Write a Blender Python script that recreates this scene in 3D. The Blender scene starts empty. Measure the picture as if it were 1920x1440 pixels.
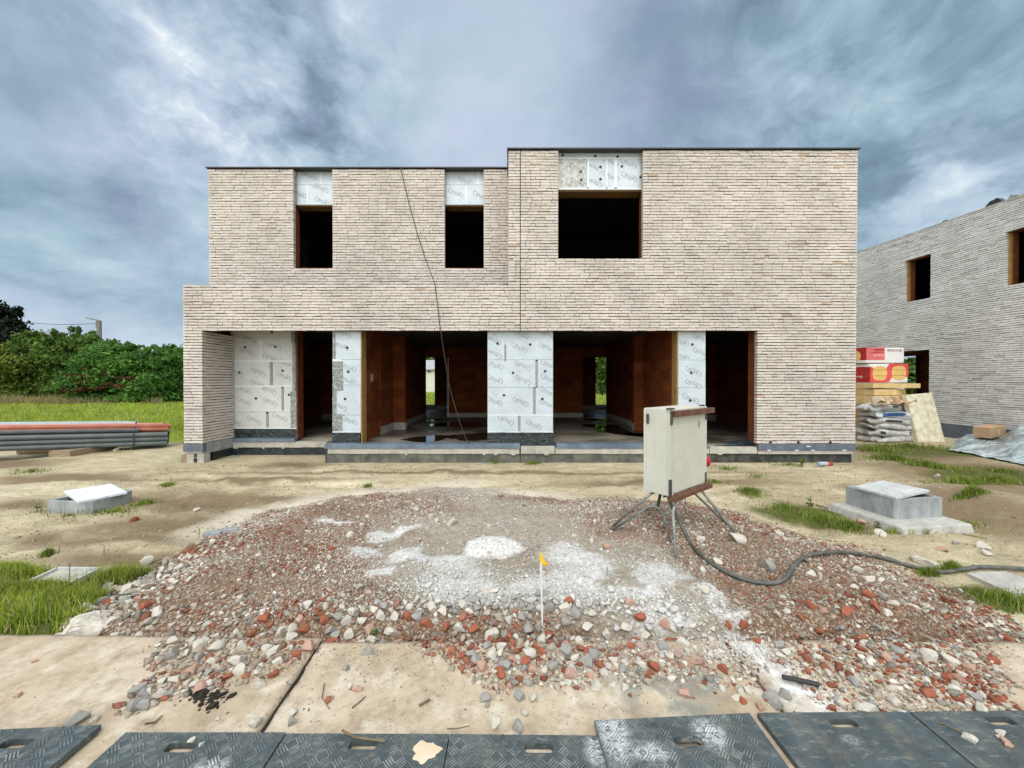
import bpy, math, random
import numpy as np
from mathutils import Vector, Matrix

# ------------------------------------------------------------------ camera
SC = bpy.context.scene
COL = SC.collection
F = 721.0                      # focal length in photo pixels (ultra wide phone lens)
CZ = 1.75
PITCH = math.atan(7.0 / 721.0)
cam = bpy.data.cameras.new("camera")
cam.sensor_width = 36.0
cam.lens = F / 1920.0 * 36.0
cam.clip_start = 0.05
cam.clip_end = 3000.0
cam_ob = bpy.data.objects.new("camera", cam)
cam_ob.location = (0, 0, CZ)
cam_ob.rotation_euler = (math.pi / 2 - PITCH, 0, 0)
COL.objects.link(cam_ob)
SC.camera = cam_ob


def ray(px, py):
    u = (px - 960.0) / F
    v = -(py - 720.0) / F
    c, s = math.cos(PITCH), math.sin(PITCH)
    return Vector((u, c + v * s, -s + v * c))


def P(px, py, Y):
    """point at depth Y on the sight line through a photo pixel (used to measure the place)"""
    d = ray(px, py)
    t = Y / d.y
    return Vector((d.x * t, Y, CZ + d.z * t))


def PZ(px, py, z):
    d = ray(px, py)
    t = (z - CZ) / d.z
    return Vector((d.x * t, d.y * t, z))


# ------------------------------------------------------------------ light
SUN_EL, SUN_AZ = 50.0, 187.0       # degrees; azimuth from +Y clockwise (behind the photographer)
SKY_GAIN = 1.0
SC.view_settings.view_transform = 'Standard'
SC.view_settings.look = 'None'
SC.view_settings.gamma = 1.0
SC.view_settings.exposure = 0.2

world = bpy.data.worlds.new("World")
SC.world = world
world.use_nodes = True


def build_world():
    nt = world.node_tree
    N, L = nt.nodes, nt.links
    N.clear()
    out = N.new("ShaderNodeOutputWorld")
    bg = N.new("ShaderNodeBackground")
    L.new(bg.outputs[0], out.inputs[0])
    tc = N.new("ShaderNodeTexCoord")
    D = tc.outputs["Generated"]

    def math_(op, a, b=None, clamp=False):
        n = N.new("ShaderNodeMath")
        n.operation = op
        n.use_clamp = clamp
        for i, s in enumerate((a, b)):
            if s is None:
                continue
            if isinstance(s, (int, float)):
                n.inputs[i].default_value = s
            else:
                L.new(s, n.inputs[i])
        return n.outputs[0]

    def vmath(op, a, b):
        n = N.new("ShaderNodeVectorMath")
        n.operation = op
        for i, s in enumerate((a, b)):
            if isinstance(s, (tuple, list, Vector)):
                n.inputs[i].default_value = tuple(s)
            else:
                L.new(s, n.inputs[i])
        return n.outputs["Value"] if op == 'DOT_PRODUCT' else n.outputs[0]

    def smooth(x, a, b, lo=0.0, hi=1.0):
        n = N.new("ShaderNodeMapRange")
        n.interpolation_type = 'SMOOTHSTEP'
        L.new(x, n.inputs[0])
        n.inputs[1].default_value = a
        n.inputs[2].default_value = b
        n.inputs[3].default_value = lo
        n.inputs[4].default_value = hi
        return n.outputs[0]

    def noise(vec, scale, detail=6, rough=0.55, dist=0.0):
        n = N.new("ShaderNodeTexNoise")
        L.new(vec, n.inputs["Vector"])
        n.inputs["Scale"].default_value = scale
        n.inputs["Detail"].default_value = detail
        n.inputs["Roughness"].default_value = rough
        n.inputs["Distortion"].default_value = dist
        return n

    def blob(az, el, r):
        """soft patch of sky round a compass direction (degrees)"""
        a, e = math.radians(az), math.radians(el)
        d = (math.sin(a) * math.cos(e), math.cos(a) * math.cos(e), math.sin(e))
        return smooth(vmath('DOT_PRODUCT', DW, d), math.cos(math.radians(r)), 1.0)

    sep = N.new("ShaderNodeSeparateXYZ")
    L.new(D, sep.inputs[0])
    # cloud deck coordinates: directions projected on a flat layer
    zz = math_('ADD', math_('MAXIMUM', sep.outputs[2], 0.0), 0.22)
    comb = N.new("ShaderNodeCombineXYZ")
    L.new(math_('DIVIDE', sep.outputs[0], zz), comb.inputs[0])
    L.new(math_('DIVIDE', sep.outputs[1], zz), comb.inputs[1])
    comb.inputs[2].default_value = 3.7
    deck = comb.outputs[0]
    # gently warped direction so that patches have ragged edges
    wn = noise(deck, 2.0, 7, 0.62)
    wv = vmath('SUBTRACT', wn.outputs["Color"], (0.5, 0.5, 0.5))
    sc_ = N.new("ShaderNodeVectorMath")
    sc_.operation = 'SCALE'
    L.new(wv, sc_.inputs[0])
    sc_.inputs["Scale"].default_value = 0.42
    DW0 = vmath('ADD', D, sc_.outputs[0])
    wn2 = noise(D, 3.0, 4, 0.6)
    sc2 = N.new("ShaderNodeVectorMath")
    sc2.operation = 'SCALE'
    L.new(vmath('SUBTRACT', wn2.outputs["Color"], (0.5, 0.5, 0.5)), sc2.inputs[0])
    sc2.inputs["Scale"].default_value = 0.16
    DW0b = vmath('ADD', D, sc2.outputs[0])
    nrm = N.new("ShaderNodeVectorMath")
    nrm.operation = 'NORMALIZE'
    L.new(DW0, nrm.inputs[0])
    DW = nrm.outputs[0]

    dv = vmath('MULTIPLY', DW0b, (1.0, 1.0, 1.45))
    n1 = noise(deck, 0.9, 6, 0.55, 0.5).outputs["Fac"]
    n2 = noise(dv, 4.2, 8, 0.58, 0.12).outputs["Fac"]
    n3 = noise(deck, 0.35, 3, 0.5).outputs["Fac"]
    n4 = noise(dv, 10.0, 8, 0.60, 0.15).outputs["Fac"]
    calm = math_('MAXIMUM', blob(5, 38, 27), blob(-4, 27, 20))     # smooth veil in the middle
    rough = math_('MAXIMUM', blob(-33, 32, 22), math_('MULTIPLY', blob(34, 30, 34), 0.8))
    tex = math_('ADD', math_('MULTIPLY', math_('SUBTRACT', n1, 0.5), 0.75),
                math_('MULTIPLY', math_('SUBTRACT', n2, 0.5), 0.95))
    tex = math_('ADD', tex, math_('MULTIPLY', math_('MULTIPLY', math_('SUBTRACT', n4, 0.5), rough), 1.15))
    tex = math_('MULTIPLY', tex, math_('SUBTRACT', 1.0, math_('MULTIPLY', calm, 0.80)))
    val = math_('ADD', math_('MULTIPLY', tex, 1.2), 0.49)
    val = math_('ADD', val, math_('MULTIPLY', math_('SUBTRACT', n3, 0.5), 0.3))
    for az, el, r, k in BLOBS:
        val = math_('ADD', val, math_('MULTIPLY', blob(az, el, r), k))
    val = math_('ADD', val, 0.0, True)
    ramp = N.new("ShaderNodeValToRGB")
    cr = ramp.color_ramp
    cr.elements[0].position = 0.0
    cr.elements[0].color = (0.150, 0.205, 0.275, 1)
    cr.elements[1].position = 1.0
    cr.elements[1].color = (0.84, 0.89, 0.88, 1)
    for p, c in ((0.25, (0.215, 0.292, 0.378, 1)), (0.50, (0.335, 0.425, 0.525, 1)), (0.74, (0.475, 0.560, 0.655, 1)), (0.90, (0.64, 0.71, 0.75, 1))):
        e = cr.elements.new(p)
        e.color = c
    L.new(val, ramp.inputs[0])
    tn = noise(dv, 2.6, 4, 0.55).outputs["Fac"]
    tint = N.new("ShaderNodeValToRGB")
    tint.color_ramp.elements[0].position = 0.36
    tint.color_ramp.elements[0].color = (0.93, 1.035, 1.0, 1)
    tint.color_ramp.elements[1].position = 0.64
    tint.color_ramp.elements[1].color = (1.04, 0.985, 1.045, 1)
    L.new(tn, tint.inputs[0])
    clouds = vmath('MULTIPLY', ramp.outputs[0], tint.outputs[0])
    # real blue sky behind the cloud deck tints it
    sky = N.new("ShaderNodeTexSky")
    sky.sky_type = 'NISHITA'
    sky.sun_disc = False
    sky.sun_elevation = math.radians(SUN_EL)
    sky.sun_rotation = math.radians(SUN_AZ)
    sk = N.new("ShaderNodeMixRGB")
    sk.blend_type = 'ADD'
    sk.inputs[0].default_value = 0.006
    L.new(clouds, sk.inputs[1])
    L.new(sky.outputs[0], sk.inputs[2])
    # warm glow added to the unseen sky overhead and behind, lighting ground and facade
    back = smooth(vmath('DOT_PRODUCT', D, (-0.16, -0.64, 0.75)), 0.10, 0.98, 0.0, 1.5)
    mul = N.new("ShaderNodeVectorMath")
    mul.operation = 'SCALE'
    mul.inputs[0].default_value = (1.0, 0.975, 0.92)
    L.new(back, mul.inputs["Scale"])
    add = vmath('ADD', sk.outputs[0], mul.outputs[0])
    L.new(add, bg.inputs[0])
    bg.inputs[1].default_value = SKY_GAIN


# patches of the cloud deck: azimuth, elevation, radius (degrees), brightness
BLOBS = [
    (-41.5, 32.5, 9, 0.30), (-39.5, 38, 7, -0.16), (-35, 31, 15, 0.08), (-27, 24, 9, 0.16), (-45, 27, 12, 0.12),
    (-33, 36, 8, -0.20), (-27, 32, 7, -0.20), (-36, 42, 9, -0.05), (-43, 38, 14, -0.12),
    (-50, 20, 14, -0.10), (-48, 12, 12, -0.06), (-47, 5, 12, 0.24), (-52, 33, 12, -0.10),
    (-40, 16, 6, 0.06), (6, 36, 24, 0.10), (-10, 42, 16, 0.10), (-4, 28, 12, 0.12),
    (30, 40, 16, -0.20), (20, 33, 12, -0.10), (40, 32, 14, -0.12), (47, 28, 14, -0.12), (31, 31, 8, 0.12), (37, 22, 8, 0.05),
    (42, 14, 8, -0.14), (46.5, 15, 7, 0.30), (46, 14, 7, 0.14), (50, 36, 12, -0.05),
]
build_world()

sun_d = bpy.data.lights.new("sun", 'SUN')
sun_d.energy = 0.95
sun_d.angle = math.radians(20)
sun_d.color = (1.0, 0.97, 0.92)
sun = bpy.data.objects.new("sun", sun_d)
az, el = math.radians(SUN_AZ), math.radians(SUN_EL)
sd = Vector((math.sin(az) * math.cos(el), math.cos(az) * math.cos(el), math.sin(el)))
sun.rotation_euler = sd.to_track_quat('Z', 'Y').to_euler()
sun.location = sd * 40
COL.objects.link(sun)

# ------------------------------------------------------------------ numpy noise
rng = np.random.default_rng(7)
random.seed(7)


def _hash(ix, iy, seed):
    h = (ix.astype(np.int64) * 374761393 + iy.astype(np.int64) * 668265263 + seed * 1442695041) & 0x7fffffff
    h = ((h ^ (h >> 13)) * 1274126177) & 0x7fffffff
    h = h ^ (h >> 16)
    return (h & 0xffff) / 65535.0


def vnoise(x, y, seed=0):
    x = np.asarray(x, float)
    y = np.asarray(y, float)
    ix, iy = np.floor(x), np.floor(y)
    fx, fy = x - ix, y - iy
    fx, fy = fx * fx * (3 - 2 * fx), fy * fy * (3 - 2 * fy)
    a, b = _hash(ix, iy, seed), _hash(ix + 1, iy, seed)
    c, d = _hash(ix, iy + 1, seed), _hash(ix + 1, iy + 1, seed)
    return (a * (1 - fx) + b * fx) * (1 - fy) + (c * (1 - fx) + d * fx) * fy


def fbm(x, y, seed=0, o=4):
    s, a, t = 0, 0.5, 0
    for i in range(o):
        s = s + a * vnoise(x * 2 ** i + 17.3 * i, y * 2 ** i - 9.1 * i, seed + i)
        t += a
        a *= 0.5
    return s / t


def sstep(a, b, x):
    t = np.clip((x - a) / (b - a), 0, 1)
    return t * t * (3 - 2 * t)


def poly_sd(poly, x, y):
    """signed distance to a polygon, positive inside"""
    x = np.asarray(x, float)
    y = np.asarray(y, float)
    d = np.full(x.shape, 1e9)
    ins = np.zeros(x.shape, bool)
    n = len(poly)
    for i in range(n):
        x0, y0 = poly[i]
        x1, y1 = poly[(i + 1) % n]
        dx, dy = x1 - x0, y1 - y0
        t = np.clip(((x - x0) * dx + (y - y0) * dy) / (dx * dx + dy * dy + 1e-12), 0, 1)
        d = np.minimum(d, np.hypot(x - x0 - t * dx, y - y0 - t * dy))
        c = (y0 > y) != (y1 > y)
        xi = x0 + (y - y0) / (y1 - y0 if abs(y1 - y0) > 1e-12 else 1e-12) * dx
        ins ^= c & (x < xi)
    return np.where(ins, d, -d)


# ------------------------------------------------------------------ materials
class NT:
    def __init__(self, name):
        self.m = bpy.data.materials.new(name)
        self.m.use_nodes = True
        self.t = self.m.node_tree
        self.N, self.L = self.t.nodes, self.t.links
        self.b = self.N["Principled BSDF"]
        self.tc = self.N.new("ShaderNodeTexCoord").outputs["Object"]

    def put(self, s, v):
        if v is None:
            return
        if isinstance(v, (int, float)):
            if s.type == 'RGBA':
                s.default_value = (v, v, v, 1)
            else:
                s.default_value = v
        elif isinstance(v, (tuple, list)):
            s.default_value = tuple(v) + ((1,) if len(v) == 3 and s.type == 'RGBA' else ())
        else:
            self.L.new(v, s)

    def noise(self, scale, detail=5, rough=0.55, vec=None, dist=0.0):
        n = self.N.new("ShaderNodeTexNoise")
        self.put(n.inputs["Vector"], vec if vec is not None else self.tc)
        n.inputs["Scale"].default_value = scale
        n.inputs["Detail"].default_value = detail
        n.inputs["Roughness"].default_value = rough
        n.inputs["Distortion"].default_value = dist
        return n.outputs["Fac"]

    def voro(self, scale, out="Distance", feature='F1', vec=None, rnd=1.0):
        n = self.N.new("ShaderNodeTexVoronoi")
        n.feature = feature
        self.put(n.inputs["Vector"], vec if vec is not None else self.tc)
        n.inputs["Scale"].default_value = scale
        n.inputs["Randomness"].default_value = rnd
        return n.outputs[out]

    def mapping(self, scale=(1, 1, 1), rot=(0, 0, 0)):
        n = self.N.new("ShaderNodeMapping")
        self.L.new(self.tc, n.inputs[0])
        n.inputs["Scale"].default_value = scale
        n.inputs["Rotation"].default_value = rot
        return n.outputs[0]

    def ramp(self, fac, stops, interp='LINEAR'):
        n = self.N.new("ShaderNodeValToRGB")
        n.color_ramp.interpolation = interp
        self.put(n.inputs[0], fac)
        e = n.color_ramp.elements
        while len(e) < len(stops):
            e.new(0.5)
        for el, (p, c) in zip(e, stops):
            el.position = p
            el.color = tuple(c) + (1,) if not isinstance(c, (int, float)) else (c, c, c, 1)
        return n.outputs[0]

    def mix(self, fac, a, b, mode='MIX'):
        n = self.N.new("ShaderNodeMixRGB")
        n.blend_type = mode
        self.put(n.inputs[0], fac)
        self.put(n.inputs[1], a)
        self.put(n.inputs[2], b)
        return n.outputs[0]

    def math(self, op, a, b=None, clamp=False):
        n = self.N.new("ShaderNodeMath")
        n.operation = op
        n.use_clamp = clamp
        self.put(n.inputs[0], a)
        if b is not None:
            self.put(n.inputs[1], b)
        return n.outputs[0]

    def attr(self, name, out="Fac"):
        n = self.N.new("ShaderNodeAttribute")
        n.attribute_name = name
        return n.outputs[out]

    def bump(self, h, strength=0.3, dist=0.01, prev=None):
        n = self.N.new("ShaderNodeBump")
        n.inputs["Strength"].default_value = strength
        n.inputs["Distance"].default_value = dist
        self.L.new(h, n.inputs["Height"])
        if prev is not None:
            self.L.new(prev, n.inputs["Normal"])
        return n.outputs[0]

    def done(self, color, rough=0.8, normal=None, metal=0.0, spec=None):
        self.put(self.b.inputs["Base Color"], color)
        self.put(self.b.inputs["Roughness"], rough)
        self.put(self.b.inputs["Metallic"], metal)
        if spec is not None:
            self.b.inputs["Specular IOR Level"].default_value = spec
        if normal is not None:
            self.L.new(normal, self.b.inputs["Normal"])
        return self.m


def simple(name, c1, c2, scale=6.0, rough=0.75, bump=0.2, bscale=None, metal=0.0, lo=0.35, hi=0.65, dist=0.004, spec=None):
    t = NT(name)
    n = t.noise(scale, 6, 0.6)
    col = t.ramp(n, ((lo, c1), (hi, c2)))
    nb = t.noise(bscale or scale * 8, 4, 0.6)
    return t.done(col, rough, t.bump(nb, bump, dist), metal, spec)


def brick_mat(name, stops, stain=(0.20, 0.155, 0.115), stain_amt=0.45):
    t = NT(name)
    base = t.ramp(t.attr("rnd"), stops)
    n1 = t.noise(22, 6, 0.65, t.mapping((0.6, 0.6, 1.6)))
    col = t.mix(t.math('MULTIPLY', t.ramp(n1, ((0.48, 0.0), (0.74, 1.0))), stain_amt), base, stain)
    n2 = t.noise(1.1, 4, 0.6)
    col = t.mix(0.55, col, t.ramp(n2, ((0.3, 0.66), (0.68, 1.12))), 'MULTIPLY')
    n3 = t.noise(75, 5, 0.7)
    col = t.mix(0.35, col, t.ramp(n3, ((0.3, 0.6), (0.6, 1.1))), 'MULTIPLY')
    return t.done(col, 0.9, t.bump(n3, 0.5, 0.004, t.bump(n1, 0.4, 0.006)), spec=0.25)


MAT = {}


def make_mats():
    m = MAT
    m['brick'] = brick_mat("cream_brick", ((0.0, (0.53, 0.465, 0.41)), (0.15, (0.605, 0.54, 0.48)), (0.42, (0.65, 0.59, 0.53)),
                                           (0.72, (0.68, 0.62, 0.565)), (0.985, (0.64, 0.565, 0.49)), (0.995, (0.56, 0.45, 0.35)), (1.0, (0.52, 0.39, 0.29))), stain_amt=0.38)
    m['brick2'] = brick_mat("grey_white_brick", ((0.0, (0.50, 0.475, 0.43)), (0.25, (0.66, 0.64, 0.60)), (0.6, (0.73, 0.71, 0.68)), (1.0, (0.79, 0.77, 0.745))),
                            (0.27, 0.25, 0.21), 0.30)
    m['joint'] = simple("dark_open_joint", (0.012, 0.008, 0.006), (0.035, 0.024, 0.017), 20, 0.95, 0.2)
    m['joint2'] = simple("grey_mortar", (0.075, 0.072, 0.066), (0.13, 0.125, 0.115), 20, 0.95, 0.2)
    m['trim'] = simple("black_roof_trim", (0.012, 0.012, 0.013), (0.03, 0.03, 0.032), 5, 0.45, 0.05)
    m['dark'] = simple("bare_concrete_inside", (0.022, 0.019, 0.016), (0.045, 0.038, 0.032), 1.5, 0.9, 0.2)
    m['foil'] = foil_mat("white_foil_facing", (0.47, 0.53, 0.57), (0.57, 0.63, 0.67))
    m['foil_grey'] = foil_mat("dull_foil_facing", (0.55, 0.555, 0.535), (0.64, 0.645, 0.625))
    m['foil_dirty'] = foil_mat("dirty_foil_facing", (0.26, 0.25, 0.22), (0.62, 0.63, 0.61), 10)
    m['tape'] = foil_mat("white_sealing_tape", (0.62, 0.67, 0.69), (0.74, 0.78, 0.79))
    m['foam'] = simple("grey_filled_gap", (0.22, 0.22, 0.215), (0.36, 0.355, 0.34), 30, 0.7, 0.3)
    m['crinkle'] = crinkle_mat()
    m['ink'] = simple("black_print", (0.13, 0.14, 0.15), (0.19, 0.20, 0.21), 9, 0.6, 0.0)
    m['plug'] = simple("dark_fixing_disc", (0.02, 0.025, 0.03), (0.045, 0.05, 0.055), 9, 0.5, 0.0)
    m['membrane'] = simple("black_damp_membrane", (0.008, 0.012, 0.014), (0.035, 0.048, 0.052), 7, 0.33, 0.7, 18, dist=0.02)
    m['alu'] = simple("blue_grey_sill", (0.10, 0.13, 0.165), (0.17, 0.21, 0.26), 3, 0.38, 0.05)
    m['dpc'] = simple("blue_grey_strip", (0.085, 0.10, 0.125), (0.13, 0.15, 0.18), 6, 0.6, 0.25, 30)
    m['block'] = simple("pale_concrete_block", (0.34, 0.32, 0.27), (0.50, 0.47, 0.40), 5, 0.9, 0.35, 40)
    m['found'] = simple("coated_foundation", (0.022, 0.026, 0.022), (0.12, 0.115, 0.095), 4.5, 0.8, 0.5, 30, lo=0.42, hi=0.75)
    m['found_grey'] = simple("grey_foundation", (0.055, 0.06, 0.05), (0.20, 0.185, 0.15), 4.5, 0.85, 0.5, 30, lo=0.35, hi=0.75)
    m['clay'] = clay_mat()
    m['screed'] = screed_mat()
    m['puddle'] = simple("standing_water", (0.012, 0.010, 0.008), (0.02, 0.017, 0.013), 2, 0.03, 0.0, spec=0.6)
    m['ply'] = simple("ochre_plywood", (0.30, 0.165, 0.045), (0.42, 0.25, 0.08), 7, 0.7, 0.1)
    m['ply_d'] = simple("dark_ochre_board", (0.12, 0.065, 0.018), (0.18, 0.10, 0.03), 7, 0.7, 0.1)
    m['ply_red'] = simple("red_brown_board", (0.13, 0.035, 0.011), (0.21, 0.065, 0.02), 7, 0.7, 0.1)
    m['concrete'] = conc_mat("cast_concrete", (0.34, 0.33, 0.295), (0.52, 0.505, 0.455))
    m['concrete_grey'] = conc_mat("blue_grey_concrete", (0.22, 0.235, 0.235), (0.38, 0.40, 0.395))
    m['lid_white'] = conc_mat("white_lid", (0.60, 0.63, 0.66), (0.74, 0.77, 0.80))
    m['lid'] = conc_mat("pale_lid", (0.40, 0.42, 0.41), (0.56, 0.575, 0.555))
    m['gpipe'] = simple("grey_plastic_pipe", (0.085, 0.105, 0.10), (0.125, 0.145, 0.14), 3, 0.34, 0.0)
    m['gpipe_d'] = simple("dark_grey_pipe", (0.05, 0.055, 0.06), (0.08, 0.088, 0.095), 3, 0.35, 0.0)
    m['gpipe_l'] = simple("pale_grey_pipe", (0.30, 0.36, 0.38), (0.40, 0.46, 0.48), 3, 0.35, 0.0)
    m['opipe'] = simple("orange_plastic_pipe", (0.31, 0.09, 0.05), (0.41, 0.135, 0.08), 3, 0.38, 0.0)
    m['ppipe'] = simple("pink_faded_pipe", (0.48, 0.20, 0.155), (0.58, 0.27, 0.21), 3, 0.4, 0.0)
    m['inside_pipe'] = simple("pipe_bore", (0.01, 0.01, 0.01), (0.02, 0.02, 0.02), 3, 0.6, 0.0)
    m['strap'] = simple("black_strap", (0.015, 0.015, 0.015), (0.03, 0.03, 0.03), 3, 0.6, 0.0)
    m['wood'] = wood_mat("weathered_wood", (0.20, 0.15, 0.09), (0.34, 0.27, 0.17))
    m['cab'] = cab_mat()
    m['rust'] = simple("rusty_steel", (0.09, 0.035, 0.018), (0.17, 0.075, 0.04), 14, 0.75, 0.3, 60)
    m['steel'] = simple("galvanised_tube", (0.15, 0.165, 0.155), (0.30, 0.31, 0.285), 16, 0.45, 0.1, metal=0.35)
    m['steel_d'] = simple("black_hinge_steel", (0.03, 0.03, 0.028), (0.07, 0.065, 0.055), 16, 0.5, 0.1)
    m['red'] = simple("red_plastic", (0.36, 0.012, 0.02), (0.44, 0.02, 0.03), 8, 0.4, 0.0)
    m['cable'] = simple("grey_black_hose", (0.05, 0.055, 0.048), (0.13, 0.13, 0.11), 12, 0.6, 0.2)
    m['rope'] = simple("brown_black_wire", (0.03, 0.022, 0.016), (0.06, 0.045, 0.03), 12, 0.7, 0.0)
    m['white'] = simple("white_plastic", (0.66, 0.67, 0.64), (0.76, 0.77, 0.74), 8, 0.45, 0.0)
    m['yellow'] = simple("yellow_cloth", (0.72, 0.43, 0.02), (0.82, 0.52, 0.04), 8, 0.7, 0.1)
    m['mat'] = trackmat_mat()
    m['mat_bar'] = bar_mat()
    m['slab'] = slab_mat()
    m['pk_white'] = simple("white_wrap", (0.70, 0.69, 0.68), (0.80, 0.79, 0.78), 3, 0.4, 0.15, 8)
    m['pk_red'] = simple("red_wrap", (0.60, 0.06, 0.06), (0.70, 0.10, 0.09), 3, 0.4, 0.15, 8)
    m['pk_dred'] = simple("dark_red_wrap", (0.30, 0.015, 0.015), (0.38, 0.03, 0.025), 3, 0.4, 0.15, 8)
    m['pk_pink'] = simple("pink_red_wrap", (0.62, 0.12, 0.13), (0.70, 0.17, 0.17), 3, 0.4, 0.15, 8)
    m['pk_yel'] = simple("yellow_print", (0.66, 0.43, 0.14), (0.74, 0.51, 0.19), 5, 0.45, 0.1)
    m['pk_line'] = simple("olive_line", (0.28, 0.17, 0.03), (0.34, 0.21, 0.05), 5, 0.45, 0.0)
    m['foamboard'] = simple("yellow_foam_board", (0.60, 0.41, 0.17), (0.74, 0.55, 0.27), 5, 0.85, 0.2, 60)
    m['oldboard'] = simple("weathered_board", (0.40, 0.34, 0.20), (0.72, 0.68, 0.52), 5.5, 0.9, 0.4, 50, lo=0.28, hi=0.6)
    m['bag'] = simple("pale_grey_sack", (0.33, 0.32, 0.29), (0.58, 0.57, 0.54), 6, 0.5, 0.6, 16, dist=0.02)
    m['bag_w'] = simple("white_blue_sack", (0.56, 0.60, 0.64), (0.76, 0.79, 0.81), 6, 0.4, 0.6, 16, dist=0.02)
    m['blue'] = simple("blue_print", (0.01, 0.05, 0.16), (0.02, 0.09, 0.24), 6, 0.45, 0.0)
    m['navy'] = simple("navy_print", (0.008, 0.014, 0.03), (0.016, 0.025, 0.05), 6, 0.45, 0.0)
    m['card'] = simple("brown_cardboard", (0.42, 0.265, 0.15), (0.52, 0.345, 0.205), 4, 0.85, 0.1)
    m['card_w'] = simple("cream_paper", (0.58, 0.46, 0.31), (0.70, 0.58, 0.42), 4, 0.85, 0.2)
    m['tarp'] = tarp_mat()
    m['bark'] = simple("bark", (0.05, 0.04, 0.03), (0.11, 0.09, 0.065), 8, 0.95, 0.5)
    m['pole'] = simple("concrete_pole", (0.16, 0.15, 0.14), (0.24, 0.23, 0.21), 8, 0.9, 0.1)
    m['render_w'] = simple("white_render", (0.60, 0.56, 0.50), (0.68, 0.64, 0.58), 2, 0.9, 0.1)
    m['roof_g'] = simple("grey_roof", (0.30, 0.31, 0.32), (0.38, 0.39, 0.40), 2, 0.8, 0.1)
    m['leaf_dark'] = leaf_mat("dark_leaves", (0.008, 0.013, 0.006), (0.020, 0.026, 0.012))
    m['leaf_mid'] = leaf_mat("mid_green_leaves", (0.028, 0.075, 0.012), (0.17, 0.26, 0.045))
    m['leaf_olive'] = leaf_mat("olive_leaves", (0.045, 0.08, 0.010), (0.22, 0.28, 0.038))
    m['leaf_bright'] = leaf_mat("bright_leaves", (0.03, 0.095, 0.014), (0.14, 0.30, 0.045))
    m['leaf_red'] = leaf_mat("rust_red_leaves", (0.07, 0.04, 0.015), (0.20, 0.085, 0.035))
    m['grass'] = leaf_mat("grass_blades", (0.16, 0.24, 0.016), (0.46, 0.54, 0.06), (0.42, 0.36, 0.17))
    m['grass_d'] = leaf_mat("deep_green_blades", (0.065, 0.125, 0.010), (0.27, 0.36, 0.04), (0.36, 0.30, 0.15))
    m['straw'] = leaf_mat("dry_seed_heads", (0.22, 0.17, 0.08), (0.36, 0.29, 0.15))
    m['rock'] = rock_mat()
    for nm, c1, c2 in (("stone_pale", (0.38, 0.345, 0.28), (0.64, 0.60, 0.52)), ("stone_grey", (0.21, 0.20, 0.18), (0.37, 0.355, 0.32)),
                       ("brick_red", (0.23, 0.062, 0.03), (0.38, 0.125, 0.065)), ("brick_pink", (0.37, 0.21, 0.15), (0.50, 0.33, 0.25))):
        m[nm] = simple(nm, c1, c2, 18, 0.9, 0.5, 90, dist=0.003)
    m['lump'] = lump_mat()
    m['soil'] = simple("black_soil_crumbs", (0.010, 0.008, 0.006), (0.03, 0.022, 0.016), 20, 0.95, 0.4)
    m['twig'] = simple("twig", (0.10, 0.07, 0.04), (0.20, 0.15, 0.09), 14, 0.9, 0.3)
    m['terrain'] = terrain_mat()


def foil_mat(name, c1, c2, scale=2.2):
    t = NT(name)
    col = t.ramp(t.noise(scale, 6, 0.65), ((0.32, c1), (0.66, c2)))
    sm = t.noise(5, 8, 0.75)
    col = t.mix(t.ramp(sm, ((0.56, 0.0), (0.72, 0.4))), col, (0.36, 0.345, 0.30))
    nb = t.noise(9, 5, 0.6)
    fine = t.noise(140, 2, 0.5)
    return t.done(col, 0.42, t.bump(fine, 0.12, 0.002, t.bump(nb, 0.4, 0.02)), 0.12)


def crinkle_mat():
    t = NT("crinkled_grey_tape")
    n = t.noise(26, 5, 0.7, t.mapping((1, 1, 0.5)), 1.5)
    col = t.ramp(n, ((0.35, (0.09, 0.10, 0.10)), (0.62, (0.42, 0.44, 0.43))))
    return t.done(col, 0.4, t.bump(n, 0.8, 0.02), 0.2)


def clay_mat():
    t = NT("orange_clay_block")
    br = t.N.new("ShaderNodeTexBrick")
    # blocks run along walls in any direction: use x+y as the running coordinate
    s = t.N.new("ShaderNodeSeparateXYZ")
    t.L.new(t.tc, s.inputs[0])
    c = t.N.new("ShaderNodeCombineXYZ")
    t.L.new(t.math('ADD', s.outputs[0], s.outputs[1]), c.inputs[0])
    t.L.new(s.outputs[2], c.inputs[1])
    t.L.new(c.outputs[0], br.inputs["Vector"])
    br.inputs["Color1"].default_value = (0.24, 0.068, 0.017, 1)
    br.inputs["Color2"].default_value = (0.14, 0.030, 0.008, 1)
    br.inputs["Mortar"].default_value = (0.10, 0.036, 0.013, 1)
    br.inputs["Scale"].default_value = 1.0
    br.inputs["Brick Width"].default_value = 0.5
    br.inputs["Row Height"].default_value = 0.25
    br.inputs["Mortar Size"].default_value = 0.006
    col = t.mix(0.5, br.outputs["Color"], t.ramp(t.noise(3, 5, 0.6), ((0.3, 0.55), (0.7, 1.25))), 'MULTIPLY')
    return t.done(col, 0.92, t.bump(t.noise(50, 3), 0.3, 0.004), spec=0.2)


def screed_mat():
    t = NT("damp_concrete_floor")
    n = t.noise(0.9, 5, 0.55)
    col = t.ramp(n, ((0.38, (0.075, 0.062, 0.042)), (0.62, (0.25, 0.22, 0.17))))
    col = t.mix(0.4, col, t.ramp(t.noise(14, 5, 0.7), ((0.3, 0.7), (0.7, 1.15))), 'MULTIPLY')
    return t.done(col, t.ramp(n, ((0.40, 0.30), (0.6, 0.85))), t.bump(t.noise(30, 4), 0.15, 0.004))


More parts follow.
